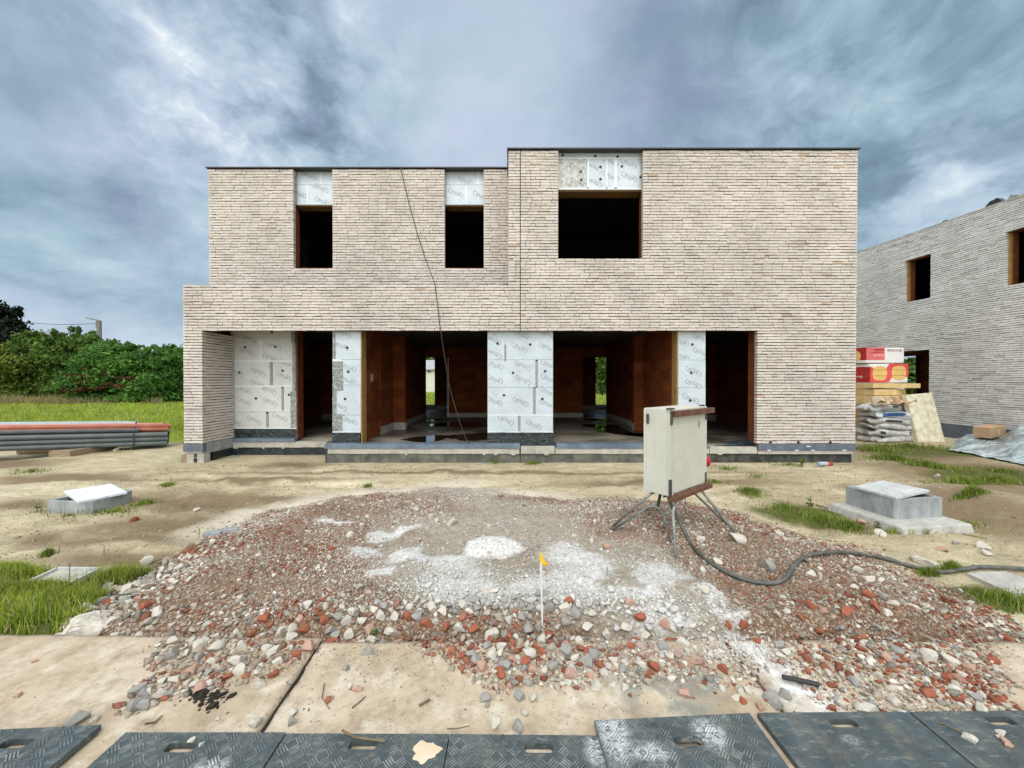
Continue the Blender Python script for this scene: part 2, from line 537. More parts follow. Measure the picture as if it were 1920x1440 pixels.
def conc_mat(name, c1, c2):
    t = NT(name)
    col = t.ramp(t.noise(4, 7, 0.68), ((0.3, c1), (0.68, c2)))
    st = t.noise(6, 5, 0.6, t.mapping((3.0, 3.0, 0.6)))
    col = t.mix(0.5, col, t.ramp(st, ((0.34, 0.62), (0.6, 1.08))), 'MULTIPLY')
    pits = t.noise(120, 3, 0.6)
    return t.done(col, 0.9, t.bump(pits, 0.4, 0.003), spec=0.3)


def wood_mat(name, c1, c2):
    t = NT(name)
    n = t.noise(9, 6, 0.7, t.mapping((0.35, 3, 3)))
    return t.done(t.ramp(n, ((0.3, c1), (0.7, c2))), 0.9, t.bump(n, 0.4, 0.006))


def cab_mat():
    t = NT("pale_green_grey_board")
    n = t.noise(3.5, 6, 0.7)
    col = t.ramp(n, ((0.3, (0.48, 0.475, 0.395)), (0.66, (0.58, 0.572, 0.49))))
    drip = t.noise(9, 5, 0.65, t.mapping((4, 4, 0.35)))
    col = t.mix(t.ramp(drip, ((0.56, 0.0), (0.80, 0.35))), col, (0.33, 0.27, 0.17))
    sc = t.noise(38, 5, 0.75)
    col = t.mix(t.ramp(sc, ((0.66, 0.0), (0.74, 0.55))), col, (0.27, 0.24, 0.19))
    return t.done(col, 0.62, t.bump(t.noise(60, 3), 0.1, 0.002))


def trackmat_mat():
    t = NT("dark_plastic_track_mat")
    n = t.noise(5, 7, 0.7)
    col = t.ramp(n, ((0.33, (0.034, 0.048, 0.053)), (0.55, (0.068, 0.088, 0.092)), (0.70, (0.15, 0.17, 0.16))))
    sx = t.noise(16, 6, 0.75, t.mapping((1, 3.2, 1), (0, 0, 0.7)))
    dusty = t.ramp(sx, ((0.54, 0.0), (0.70, 0.55)))
    col = t.mix(dusty, col, (0.31, 0.295, 0.24))
    mudd = t.noise(7, 8, 0.78)
    col = t.mix(t.ramp(mudd, ((0.52, 0.0), (0.66, 0.6))), col, (0.17, 0.14, 0.095))
    w = t.attr("wear")
    wn = t.math('MULTIPLY', w, t.ramp(t.noise(46, 7, 0.85, t.mapping((1, 2.2, 1), (0, 0, .6))), ((0.44, 0.0), (0.60, 1.0))))
    col = t.mix(wn, col, (0.60, 0.62, 0.62))
    return t.done(col, t.ramp(sx, ((0.3, 0.36), (0.7, 0.75))), t.bump(t.noise(70, 4), 0.25, 0.002))


def slab_mat():
    t = NT("dusty_concrete_slab")
    n = t.noise(1.4, 7, 0.62)
    col = t.ramp(n, ((0.30, (0.35, 0.27, 0.18)), (0.48, (0.475, 0.385, 0.27)), (0.72, (0.59, 0.505, 0.385))))
    wet = t.noise(2.3, 3, 0.55)
    g = t.attr("grey")
    col = t.mix(t.math('MULTIPLY', g, t.ramp(wet, ((0.44, 0.0), (0.50, 1.0)))), col, (0.27, 0.265, 0.23))
    l = t.attr("lime")
    col = t.mix(t.math('MULTIPLY', l, t.ramp(t.noise(7, 6, 0.7), ((0.36, 0.0), (0.5, 1.0)))), col, (0.72, 0.72, 0.70))
    blo = t.noise(9, 7, 0.72)
    col = t.mix(t.ramp(blo, ((0.46, 0.0), (0.68, 0.75))), col, (0.27, 0.205, 0.14))
    col = t.mix(t.ramp(t.noise(5, 7, 0.7), ((0.52, 0.0), (0.66, 0.7))), col, (0.66, 0.60, 0.49))
    sp = t.noise(48, 5, 0.8)
    col = t.mix(t.ramp(sp, ((0.60, 0.0), (0.67, 0.8))), col, (0.13, 0.09, 0.06))
    fn = t.noise(260, 3, 0.7)
    col = t.mix(0.5, col, t.ramp(fn, ((0.3, 0.72), (0.65, 1.1))), 'MULTIPLY')
    return t.done(col, 0.92, t.bump(fn, 0.35, 0.002, t.bump(n, 0.3, 0.02)), spec=0.2)


def bar_mat():
    t = NT("worn_tread_bar")
    n = t.noise(9, 6, 0.75)
    col = t.ramp(n, ((0.36, (0.065, 0.085, 0.09)), (0.52, (0.13, 0.15, 0.15)), (0.68, (0.30, 0.31, 0.29))))
    w = t.math('MULTIPLY', t.attr("wear"), t.ramp(t.noise(30, 6, 0.8), ((0.38, 0.0), (0.55, 1.0))))
    col = t.mix(w, col, (0.62, 0.64, 0.63))
    return t.done(col, 0.5)


def tarp_mat():
    t = NT("clear_plastic_sheet")
    n = t.noise(2.2, 7, 0.66, t.mapping((0.35, 1.6, 1.6), (0, 0, -0.3)), 1.0)
    col = t.ramp(n, ((0.30, (0.10, 0.125, 0.12)), (0.48, (0.30, 0.36, 0.36)), (0.62, (0.58, 0.66, 0.68)), (0.75, (0.74, 0.80, 0.82))))
    return t.done(col, 0.22, t.bump(n, 0.9, 0.06))


def lump_mat():
    t = NT("rough_white_mortar")
    n = t.noise(34, 7, 0.8)
    col = t.ramp(n, ((0.34, (0.22, 0.20, 0.17)), (0.46, (0.50, 0.48, 0.44)), (0.60, (0.74, 0.735, 0.71))))
    return t.done(col, 0.95, t.bump(n, 0.8, 0.01), spec=0.15)


def leaf_mat(name, c1, c2, dead=None):
    t = NT(name)
    st = ((0.0, c1), (1.0, c2)) if dead is None else ((0.0, c1), (0.80, c2), (0.88, dead), (1.0, tuple(q * 1.25 for q in dead)))
    col = t.ramp(t.attr("rnd"), st)
    col = t.mix(0.5, col, t.ramp(t.noise(1.3, 5, 0.65), ((0.33, 0.35), (0.66, 1.5))), 'MULTIPLY')
    m = t.done(col, 0.62, spec=0.3)
    t.b.inputs["Subsurface Weight"].default_value = 0.0
    tr = t.N.new("ShaderNodeBsdfTranslucent")
    t.L.new(col, tr.inputs[0])
    mx = t.N.new("ShaderNodeMixShader")
    mx.inputs[0].default_value = 0.28
    t.L.new(t.b.outputs[0], mx.inputs[1])
    t.L.new(tr.outputs[0], mx.inputs[2])
    t.L.new(mx.outputs[0], t.N["Material Output"].inputs[0])
    return m


def rock_mat():
    t = NT("mixed_rubble")
    base = t.attr("col", "Color")
    n = t.noise(60, 5, 0.7)
    col = t.mix(0.6, base, t.ramp(n, ((0.3, 0.62), (0.68, 1.15))), 'MULTIPLY')
    return t.done(col, 0.92, t.bump(n, 0.45, 0.003), spec=0.2)


def terrain_mat():
    t = NT("site_ground")
    # dry sand
    n1 = t.noise(0.55, 10, 0.70)
    col = t.ramp(n1, ((0.30, (0.38, 0.31, 0.19)), (0.5, (0.545, 0.465, 0.305)), (0.70, (0.66, 0.58, 0.41))))
    st = t.noise(3.4, 11, 0.80, t.mapping((0.5, 1.3, 1)))
    col = t.mix(0.62, col, t.ramp(st, ((0.34, 0.42), (0.60, 1.15))), 'MULTIPLY')
    speck = t.noise(26, 4, 0.8)
    col = t.mix(t.ramp(speck, ((0.58, 0.0), (0.66, 0.8))), col, (0.21, 0.15, 0.085))
    fine = t.noise(64, 5, 0.75)
    col = t.mix(0.6, col, t.ramp(fine, ((0.34, 0.62), (0.62, 1.12))), 'MULTIPLY')
    tuft = t.noise(2.1, 5, 0.7)
    col = t.mix(t.ramp(tuft, ((0.66, 0.0), (0.74, 0.4))), col, (0.20, 0.19, 0.07))
    # damp mud
    e1 = t.noise(5, 10, 0.75)
    mud = t.math('MULTIPLY', t.attr("mud"), t.ramp(e1, ((0.25, 0.55), (0.55, 1.0))))
    col = t.mix(mud, col, t.ramp(e1, ((0.3, (0.13, 0.09, 0.05)), (0.7, (0.25, 0.185, 0.11)))))
    # pale dry crescent of fine dust round the back of the heap
    pl = t.math('MULTIPLY', t.attr("pale"), t.ramp(e1, ((0.3, 0.75), (0.6, 1.0))))
    col = t.mix(pl, col, t.ramp(fine, ((0.3, (0.50, 0.44, 0.34)), (0.65, (0.66, 0.60, 0.49)))))
    # fine rubble and grit
    g1 = t.voro(85, "Color")
    sep = t.N.new("ShaderNodeSeparateColor")
    t.L.new(g1, sep.inputs[0])
    grit = t.ramp(sep.outputs[0], ((0.0, (0.10, 0.065, 0.04)), (0.28, (0.20, 0.13, 0.085)), (0.50, (0.31, 0.225, 0.16)), (0.66, (0.30, 0.125, 0.075)), (0.76, (0.47, 0.41, 0.33)), (1.0, (0.62, 0.57, 0.48))))
    grit2 = t.ramp(t.noise(9, 5, 0.7), ((0.3, (0.145, 0.085, 0.05)), (0.7, (0.27, 0.18, 0.115))))
    grit = t.mix(0.45, grit, grit2)
    rub = t.attr("rub")
    rubf = t.math('ADD', rub, t.math('MULTIPLY', t.math('SUBTRACT', t.noise(7, 5, 0.7), 0.5), 0.9))
    rubf = t.ramp(rubf, ((0.42, 0.0), (0.62, 1.0)))
    rubf = t.math('MULTIPLY', rubf, t.ramp(rub, ((0.03, 0.0), (0.15, 1.0))))
    col = t.mix(rubf, col, grit)
    # grey cement slurry plain
    ce = t.attr("cem")
    cef = t.ramp(t.math('ADD', ce, t.math('MULTIPLY', t.math('SUBTRACT', t.noise(6, 6, 0.7), 0.5), 0.8)), ((0.35, 0.0), (0.75, 0.92)))
    cef = t.math('MULTIPLY', cef, t.ramp(ce, ((0.0, 0.0), (0.3, 1.0))))
    col = t.mix(cef, col, t.ramp(t.noise(16, 6, 0.75), ((0.3, (0.25, 0.215, 0.16)), (0.68, (0.46, 0.425, 0.35)))))
    # white lime / mortar dust
    li = t.attr("lime")
    lif = t.ramp(t.math('ADD', li, t.math('MULTIPLY', t.math('SUBTRACT', t.noise(7, 9, 0.78), 0.5), 1.9)), ((0.46, 0.0), (0.80, 0.96)))
    lif = t.math('MULTIPLY', lif, t.ramp(li, ((0.0, 0.0), (0.35, 1.0))))
    limec = t.ramp(t.noise(30, 6, 0.75), ((0.34, (0.40, 0.385, 0.35)), (0.54, (0.68, 0.675, 0.65)), (0.7, (0.80, 0.80, 0.785))))
    col = t.mix(lif, col, limec)
    # green ground
    gr = t.attr("grs")
    grf = t.ramp(t.math('ADD', gr, t.math('MULTIPLY', t.math('SUBTRACT', t.noise(3.2, 6, 0.7), 0.5), 0.7)), ((0.40, 0.0), (0.85, 1.0)))
    grf = t.math('MULTIPLY', grf, t.ramp(gr, ((0.05, 0.0), (0.25, 1.0))))
    col = t.mix(grf, col, t.mix(t.attr('field'), t.ramp(t.noise(4, 6, 0.75), ((0.36, (0.105, 0.08, 0.035)), (0.6, (0.10, 0.125, 0.03)))), t.ramp(t.noise(0.5, 8, 0.75), ((0.3, (0.10, 0.15, 0.016)), (0.55, (0.20, 0.27, 0.028)), (0.75, (0.30, 0.36, 0.05))))))
    b = t.bump(t.noise(14, 6, 0.7), 0.6, 0.035)
    b = t.bump(t.noise(38, 6, 0.75), 0.7, 0.014, b)
    b = t.bump(t.noise(110, 4, 0.7), 0.6, 0.006, b)
    gv = t.math('MULTIPLY', t.voro(85, "Distance"), rubf)
    b = t.bump(gv, 0.7, 0.008, b)
    return t.done(col, 0.95, b, spec=0.15)


make_mats()

# ------------------------------------------------------------------ object helpers
ORG = {}


def link(o, parent=None):
    COL.objects.link(o)
    if parent is not None:
        o.parent = parent


def thing(name, label, cat, loc=(0, 0, 0), group=None):
    o = bpy.data.objects.new(name, None)
    o.empty_display_size = 0.1
    o.location = loc
    COL.objects.link(o)
    o["label"] = label
    o["category"] = cat
    if group:
        o["group"] = group
    ORG[o.name] = Vector(loc)
    return o


def tag(o, label=None, cat=None, group=None, kind=None):
    for k, v in (("label", label), ("category", cat), ("group", group), ("kind", kind)):
        if v:
            o[k] = v
    return o


def root_org(o):
    while o is not None:
        if o.name in ORG:
            return ORG[o.name]
        o = o.parent
    return Vector((0, 0, 0))


class MB:
    """collects faces; build() links them as one mesh object"""

    def __init__(self):
        self.v, self.f, self.mi, self.r = [], [], [], []

    def face(self, pts, mi=0, r=0.5):
        n = len(self.v)
        self.v += [tuple(p) for p in pts]
        self.f.append(tuple(range(n, n + len(pts))))
        self.mi.append(mi)
        self.r.append(r)

    def hexa(self, p, mi=0, r=0.5, skip=()):
        """p: 8 points, bottom 4 counter-clockwise then top 4"""
        n = len(self.v)
        self.v += [tuple(q) for q in p]
        for k, q in enumerate(((3, 2, 1, 0), (4, 5, 6, 7), (0, 1, 5, 4), (1, 2, 6, 5), (2, 3, 7, 6), (3, 0, 4, 7))):
            if k in skip:
                continue
            self.f.append(tuple(n + i for i in q))
            self.mi.append(mi)
            self.r.append(r)

    def box(self, x0, y0, z0, x1, y1, z1, mi=0, r=0.5, skip=()):
        self.hexa(((x0, y0, z0), (x1, y0, z0), (x1, y1, z0), (x0, y1, z0), (x0, y0, z1), (x1, y0, z1), (x1, y1, z1), (x0, y1, z1)), mi, r, skip)

    def obox(self, c, a, b, d, mi=0, r=0.5):
        """box round a centre with half axes a, b, d"""
        c, a, b, d = Vector(c), Vector(a), Vector(b), Vector(d)
        if a.cross(b).dot(d) < 0:
            a = -a
        self.hexa((c - a - b - d, c + a - b - d, c + a + b - d, c - a + b - d, c - a - b + d, c + a - b + d, c + a + b + d, c - a + b + d), mi, r)

    def tube(self, pts, rad, seg=8, mi=0, caps=True, rads=None):
        pts = [Vector(p) for p in pts]
        n0 = len(self.v)
        up = None
        for i, p in enumerate(pts):
            t = (pts[min(i + 1, len(pts) - 1)] - pts[max(i - 1, 0)]).normalized()
            if up is None:
                up = Vector((0, 0, 1)) if abs(t.z) < 0.9 else Vector((1, 0, 0))
            a = t.cross(up).normalized()
            up = a.cross(t).normalized()
            rr = float(rads[i] if rads else rad)
            for k in range(seg):
                th = 2 * math.pi * k / seg
                self.v.append(tuple(p + rr * (math.cos(th) * a + math.sin(th) * up)))
        for i in range(len(pts) - 1):
            for k in range(seg):
                a, b = n0 + i * seg + k, n0 + i * seg + (k + 1) % seg
                self.f.append((a, b, b + seg, a + seg))
                self.mi.append(mi)
                self.r.append(0.5)
        if caps:
            for s in (0, len(pts) - 1):
                q = tuple(n0 + s * seg + k for k in range(seg))
                self.f.append(q if s else q[::-1])
                self.mi.append(mi)
                self.r.append(0.5)

    def prism(self, poly, h, mi=0, base=0.0):
        """flat polygon of 3D points given a thickness h downwards"""
        top = [Vector(p) for p in poly]
        bot = [p - Vector((0, 0, h)) for p in top]
        self.face(top, mi)
        self.face(bot[::-1], mi)
        for i in range(len(top)):
            j = (i + 1) % len(top)
            self.face((bot[i], bot[j], top[j], top[i]), mi)

    def build(self, name, mats, parent=None, smooth=False, bevel=0.0, rnd=False):
        me = bpy.data.meshes.new(name)
        off = root_org(parent) if parent is not None else Vector((0, 0, 0))
        V = np.array(self.v, float) - np.array(off)
        me.from_pydata([tuple(q) for q in V], [], self.f)
        if not isinstance(mats, (list, tuple)):
            mats = [mats]
        for m in mats:
            me.materials.append(MAT[m] if isinstance(m, str) else m)
        me.polygons.foreach_set("material_index", self.mi)
        if rnd:
            a = me.attributes.new("rnd", 'FLOAT', 'FACE')
            a.data.foreach_set("value", np.array(self.r, np.float32))
        if smooth:
            me.polygons.foreach_set("use_smooth", [True] * len(self.f))
        o = bpy.data.objects.new(name, me)
        link(o, parent)
        if bevel > 0:
            b = o.modifiers.new("edge", 'BEVEL')
            b.width = bevel
            b.segments = 2
            b.limit_method = 'ANGLE'
        return o

    def own(self, name, mats, label, cat, org=None, group=None, **k):
        """a whole thing that is a single mesh"""
        V = np.array(self.v)
        c = Vector(org) if org is not None else Vector(((V[:, 0].min() + V[:, 0].max()) / 2, (V[:, 1].min() + V[:, 1].max()) / 2, V[:, 2].min()))
        self.v = [(p[0] - c.x, p[1] - c.y, p[2] - c.z) for p in self.v]
        o = self.build(name, mats, None, **k)
        o.location = c
        return tag(o, label, cat, group)


def np_mesh(name, V, Fc, mats, face_attr=None, vert_attr=None, parent=None, smooth=False, mat_idx=None):
    me = bpy.data.meshes.new(name)
    V = np.asarray(V, np.float32)
    Fc = np.asarray(Fc, np.int32)
    k = Fc.shape[1]
    me.vertices.add(len(V))
    me.vertices.foreach_set("co", V.ravel())
    me.loops.add(Fc.size)
    me.loops.foreach_set("vertex_index", Fc.ravel())
    me.polygons.add(len(Fc))
    me.polygons.foreach_set("loop_start", np.arange(0, Fc.size, k, dtype=np.int32))
    me.polygons.foreach_set("loop_total", np.full(len(Fc), k, np.int32))
    if mat_idx is not None:
        me.polygons.foreach_set("material_index", np.asarray(mat_idx, np.int32))
    if smooth:
        me.polygons.foreach_set("use_smooth", np.ones(len(Fc), bool))
    for dom, d in (('FACE', face_attr), ('POINT', vert_attr)):
        for nm, arr in (d or {}).items():
            arr = np.asarray(arr, np.float32)
            if arr.ndim == 1:
                a = me.attributes.new(nm, 'FLOAT', dom)
                a.data.foreach_set("value", arr)
            else:
                a = me.attributes.new(nm, 'FLOAT_COLOR', dom)
                if arr.shape[1] == 3:
                    arr = np.concatenate([arr, np.ones((len(arr), 1), np.float32)], 1)
                a.data.foreach_set("color", arr.ravel())
    me.update(calc_edges=True)
    for m in (mats if isinstance(mats, (list, tuple)) else [mats]):
        me.materials.append(MAT[m])
    o = bpy.data.objects.new(name, me)
    link(o, parent)
    return o


_TXT = {}


def text_geo(s):
    """outline of a word as flat faces, letter height 1, centred"""
    if s in _TXT:
        return _TXT[s]
    cu = bpy.data.curves.new("lettering", 'FONT')
    cu.body = s
    cu.resolution_u = 2
    ob = bpy.data.objects.new("lettering", cu)
    COL.objects.link(ob)
    dg = bpy.context.evaluated_depsgraph_get()
    me = bpy.data.meshes.new_from_object(ob.evaluated_get(dg))
    V = np.array([v.co[:2] for v in me.vertices])
    Fs = [tuple(p.vertices) for p in me.polygons]
    bpy.data.objects.remove(ob)
    bpy.data.meshes.remove(me)
    bpy.data.curves.remove(cu)
    lo, hi = V.min(0), V.max(0)
    V = (V - (lo + hi) / 2) / (hi[1] - lo[1])
    _TXT[s] = (V, Fs)
    return _TXT[s]


# ------------------------------------------------------------------ terrain
def W(px, py, z=0.0):
    p = PZ(px, py, z)
    return (p.x, p.y)


HEAP = [W(*q) for q in ((110, 1205), (170, 1140), (215, 1100), (300, 1062), (410, 1000), (520, 952), (640, 934), (740, 926), (860, 914), (905, 926), (1040, 936),
                        (1180, 934), (1300, 946), (1400, 968), (1500, 1000), (1600, 1022), (1700, 1062), (1790, 1105), (1850, 1150), (1990, 1215))]
HEAP += [(4.6, 2.2), (3.4, 1.95), (1.9, 1.95), (1.2, 2.1), (0.2, 2.2), (-1.0, 2.35), (-2.4, 2.4)]
SLAB_TOP = 0.035
SLAB_Y = 2.56


def hT(x, y):
    x = np.asarray(x, float)
    y = np.asarray(y, float)
    near = sstep(60, 20, np.hypot(x, y))
    sd_ = poly_sd(HEAP, x, y)
    rub = sstep(-0.05, 1.0, sd_)
    h = (fbm(x * 0.9, y * 0.9, 3) - 0.5) * 0.10 * near
    h = h + (fbm(x * 5, y * 5, 9) - 0.5) * 0.05 * near + (fbm(x * 14, y * 14, 19, 3) - 0.5) * 0.016 * near
    h = h * sstep(8.6, 7.4, y + 0 * x) + 0 * x if False else h
    h = h + rub * 0.14 + rub * (fbm(x * 3, y * 3, 21) - 0.45) * 0.09
    # hard mortar lump, mud heap on the right
    h = h + 0.26 * np.exp(-(((x - 6.45) / 0.75) ** 2 + ((y - 5.35) / 0.75) ** 2))
    h = h + 0.10 * np.exp(-(((x - 8.6) / 1.6) ** 2 + ((y - 7.2) / 0.7) ** 2))
    # wheel ruts in front of the house
    for yy, a in ((6.6, 0.05), (5.6, 0.03)):
        h = h - a * np.exp(-((y - yy - 0.25 * np.sin(x * 0.7)) / 0.16) ** 2) * sstep(1.5, -1, x)
    foot = sstep(7.7, 8.2, y) * sstep(-7.4, -7.0, x) * sstep(7.9, 7.4, x) * sstep(18.8, 18.4, y)
    h = h * (1 - foot) + (-0.01) * foot
    h = h * (1 - sstep(2.74, 2.6, y) * sstep(-5.2, -4.6, x)) + (-0.06) * sstep(2.74, 2.6, y) * sstep(-5.2, -4.6, x)
    return h


def hTs(x, y):
    return float(hT(np.array([x]), np.array([y]))[0])


def top_at(x, y):
    """what one stands on: terrain, or the road slabs in front"""
    h = hTs(x, y)
    return max(h, SLAB_TOP) if y < SLAB_Y else h


def G(px, py):
    """where the sight line through a photo pixel meets the ground"""
    z = 0.0
    for _ in range(25):
        p = PZ(px, py, z)
        z = 0.5 * z + 0.5 * top_at(p.x, p.y)
    p = PZ(px, py, z)
    return p


def ell(px, py, rx, ry):
    """an ellipse on the ground from a photo pixel centre and pixel radii"""
    c = G(px, py)
    return (c.x, c.y, abs(G(px + rx, py).x - c.x), abs(G(px, py - ry).y - G(px, py + ry).y) / 2)


def ell_mask(es, x, y, soft=0.5):
    m = np.zeros(np.shape(x))
    for cx, cy, rx, ry in es:
        d = np.hypot((x - cx) / rx, (y - cy) / ry)
        m = np.maximum(m, sstep(1 + soft, 1 - soft, d))
    return m


LIME = [ell(*q) for q in ((745, 1000, 45, 10), (690, 1030, 40, 12), (760, 1045, 50, 14), (700, 1072, 35, 10), (830, 1048, 60, 16), (1090, 1050, 70, 30), (1060, 1100, 90, 34),
                          (1240, 1080, 55, 26), (1180, 1110, 80, 22), (1330, 1130, 36, 30), (1370, 1175, 45, 26), (1230, 1185, 70, 22), (1410, 1210, 40, 20), (640, 975, 50, 8), (860, 1090, 90, 26), (960, 1095, 90, 20))]
CEM = [ell(*q) for q in ((900, 985, 180, 32), (1010, 1000, 120, 40), (1150, 1040, 110, 40), (1180, 1100, 140, 60), (860, 1050, 170, 50), (1280, 1160, 110, 50), (960, 950, 120, 14), (1300, 1210, 120, 30), (860, 926, 90, 10))]
MUD = [ell(*q) for q in ((370, 948, 150, 20), (290, 985, 110, 26), (250, 1045, 150, 14), (520, 935, 110, 9), (40, 945, 70, 10), (1840, 955, 130, 40), (1590, 985, 60, 14), (1760, 880, 120, 16), (900, 885, 500, 4), (1620, 925, 40, 20), (1700, 850, 110, 22), (1800, 890, 130, 26), (1880, 960, 100, 40), (120, 900, 160, 7), (480, 900, 160, 5), (1250, 905, 200, 6), (230, 1010, 160, 8), (80, 1010, 60, 14),
                         (560, 872, 60, 6), (30, 870, 80, 8), (1850, 875, 90, 16))]
GRS = [ell(*q) for q in ((30, 1160, 200, 50), (140, 1120, 140, 30), (240, 1090, 60, 16), (1500, 962, 80, 22), (1560, 985, 50, 14), (1890, 1130, 90, 22), (1720, 845, 130, 14), (1850, 890, 110, 14), (1900, 905, 80, 10), (100, 1085, 150, 10))]


def build_terrain():
    def axis(lo, hi, step, far):
        a = list(np.arange(lo, hi + 1e-6, step))
        s = step
        x = hi
        while x < far:
            s *= 1.13
            x += s
            a.append(x)
        s, x, b = step, lo, []
        while x > -far:
            s *= 1.13
            x -= s
            b.append(x)
        return np.array(b[::-1] + a)
    xs = axis(-7.4, 7.6, 0.032, 900)
    ys = axis(1.0, 8.6, 0.032, 900)
    X, Y = np.meshgrid(xs, ys)
    x, y = X.ravel(), Y.ravel()
    z = hT(x, y)
    nx, ny = len(xs), len(ys)
    i = np.arange(nx * ny).reshape(ny, nx)
    Fc = np.stack([i[:-1, :-1], i[:-1, 1:], i[1:, 1:], i[1:, :-1]], -1).reshape(-1, 4)
    jx, jy = (fbm(x * 2.2, y * 2.2, 5) - 0.5) * 0.5, (fbm(x * 2.2, y * 2.2, 6) - 0.5) * 0.5
    xj, yj = x + jx, y + jy
    rub = sstep(-0.16, 0.24, poly_sd(HEAP, xj, yj))
    sdj = poly_sd(HEAP, xj, yj)
    pale = sstep(-.62, -.12, sdj) * sstep(.5, .1, sdj) * sstep(3.9, 4.6, y) * sstep(1.6, .2, x)
    field = np.maximum(sstep(9.6, 11.5, y + 0.15 * x * 0) * sstep(-6.0, -9.0, x), sstep(20, 24, y))
    field = np.maximum(field, sstep(16, 26, np.hypot(x, y)) * sstep(5, 2, y) * 0 + sstep(24, 30, np.abs(x)))
    field = np.maximum(field, sstep(17.0, 19.5, y) * sstep(12.6, 12.0, x))
    grs = np.maximum(ell_mask(GRS, xj, yj, .7), field)
    cem = ell_mask(CEM, xj, yj, .75)
    lime = ell_mask(LIME, xj, yj, .8)
    mud = ell_mask(MUD, xj, yj, .7)
    o = np_mesh("ground", np.stack([x, y, z], 1), Fc, 'terrain', vert_attr=dict(rub=rub, field=field, pale=pale, grs=grs, cem=cem, lime=lime, mud=mud), smooth=True)
    o["kind"] = "structure"


build_terrain()


# ------------------------------------------------------------------ the house
Yf, Yu = 8.15, 8.87          # brick faces: main front, set-back upper left
Yi, Yl, Yw = 8.30, 9.10, 9.02   # insulation: main front, recessed entrance, upper left windows
COURSE = 0.0613
ZB = 0.405
FLOOR = 0.375
ZR = 6.64
YBACK = 18.2
HX0, HX1 = -6.98, 7.30


def brick_wall(name, o, u, n, rects, parent, seed=0, mats=('brick', 'joint'), z0=ZB, depth=0.098, course=COURSE, blen=0.21, gap=0.0148, recess=0.032, label=None):
    """facing bricks laid course by course over rectangles (s0, s1, z0, z1) of a vertical plane"""
    o, u, n = Vector(o), Vector(u), Vector(n)
    rg = random.Random(seed)
    mb = MB()

    def pt(s, d, z):
        return (o.x + u.x * s - n.x * d, o.y + u.y * s - n.y * d, z)
    ztop = max(r[3] for r in rects)
    k = 0
    while True:
        za = z0 + k * course
        zb = za + course
        zm = (za + zb) / 2
        if zm > ztop:
            break
        k += 1
        spans = sorted((r[0], r[1]) for r in rects if r[2] <= zm < r[3])
        merged = []
        for a, b in spans:
            if merged and a <= merged[-1][1] + 1e-4:
                merged[-1][1] = max(b, merged[-1][1])
            else:
                merged.append([a, b])
        for a, b in merged:
            mb.hexa((pt(a + .006, recess, za), pt(b - .006, recess, za), pt(b - .006, depth - .01, za), pt(a + .006, depth - .01, za),
                     pt(a + .006, recess, zb), pt(b - .006, recess, zb), pt(b - .006, depth - .01, zb), pt(a + .006, depth - .01, zb)), 1, 0.5, skip=(0, 1, 4))
            s = a
            first = blen * rg.choice((0.5, 1.0, 0.75, rg.uniform(0.35, 1)))
            tone = rg.gauss(0, 0.05)
            wob = rg.uniform(-.002, .002)
            while s < b - 0.002:
                ln = first if s == a else blen * rg.choice((1, 1, 1, 1, 1.02, 0.98, 0.97, 0.5))
                e = min(s + ln, b)
                if b - e < 0.06:
                    e = b
                j = 0.0055 if rg.random() < 0.75 else 0.009
                s2, e2 = s, (e - j if e < b else e)
                d = rg.gauss(0, 0.0028)
                zl, zh = za + gap / 2 + wob + rg.gauss(0, .0018), zb - gap / 2 + wob + rg.gauss(0, .0018)
                tl = rg.gauss(0, .0018)
                mb.hexa((pt(s2, d, zl), pt(e2, d, zl + tl), pt(e2, depth, zl + tl), pt(s2, depth, zl), pt(s2, d, zh), pt(e2, d, zh + tl), pt(e2, depth, zh + tl), pt(s2, depth, zh)),
                        0, min(1, max(0, rg.betavariate(2.3, 2.1) + tone if rg.random() > 0.02 else rg.uniform(0.93, 1.0))), skip=(4,))
                s = e
    ob = mb.build(name, list(mats), parent, rnd=True)
    if label:
        ob["label"] = label
    return ob


house = thing("brick_house", "unfinished pair of flat roofed houses in cream brick with empty openings and foil insulation", "house", (0, 12, 0))


def hx(px, Y, py=600):
    return P(px, py, Y).x


def hz(py, Y):
    return P(960, py, Y).z


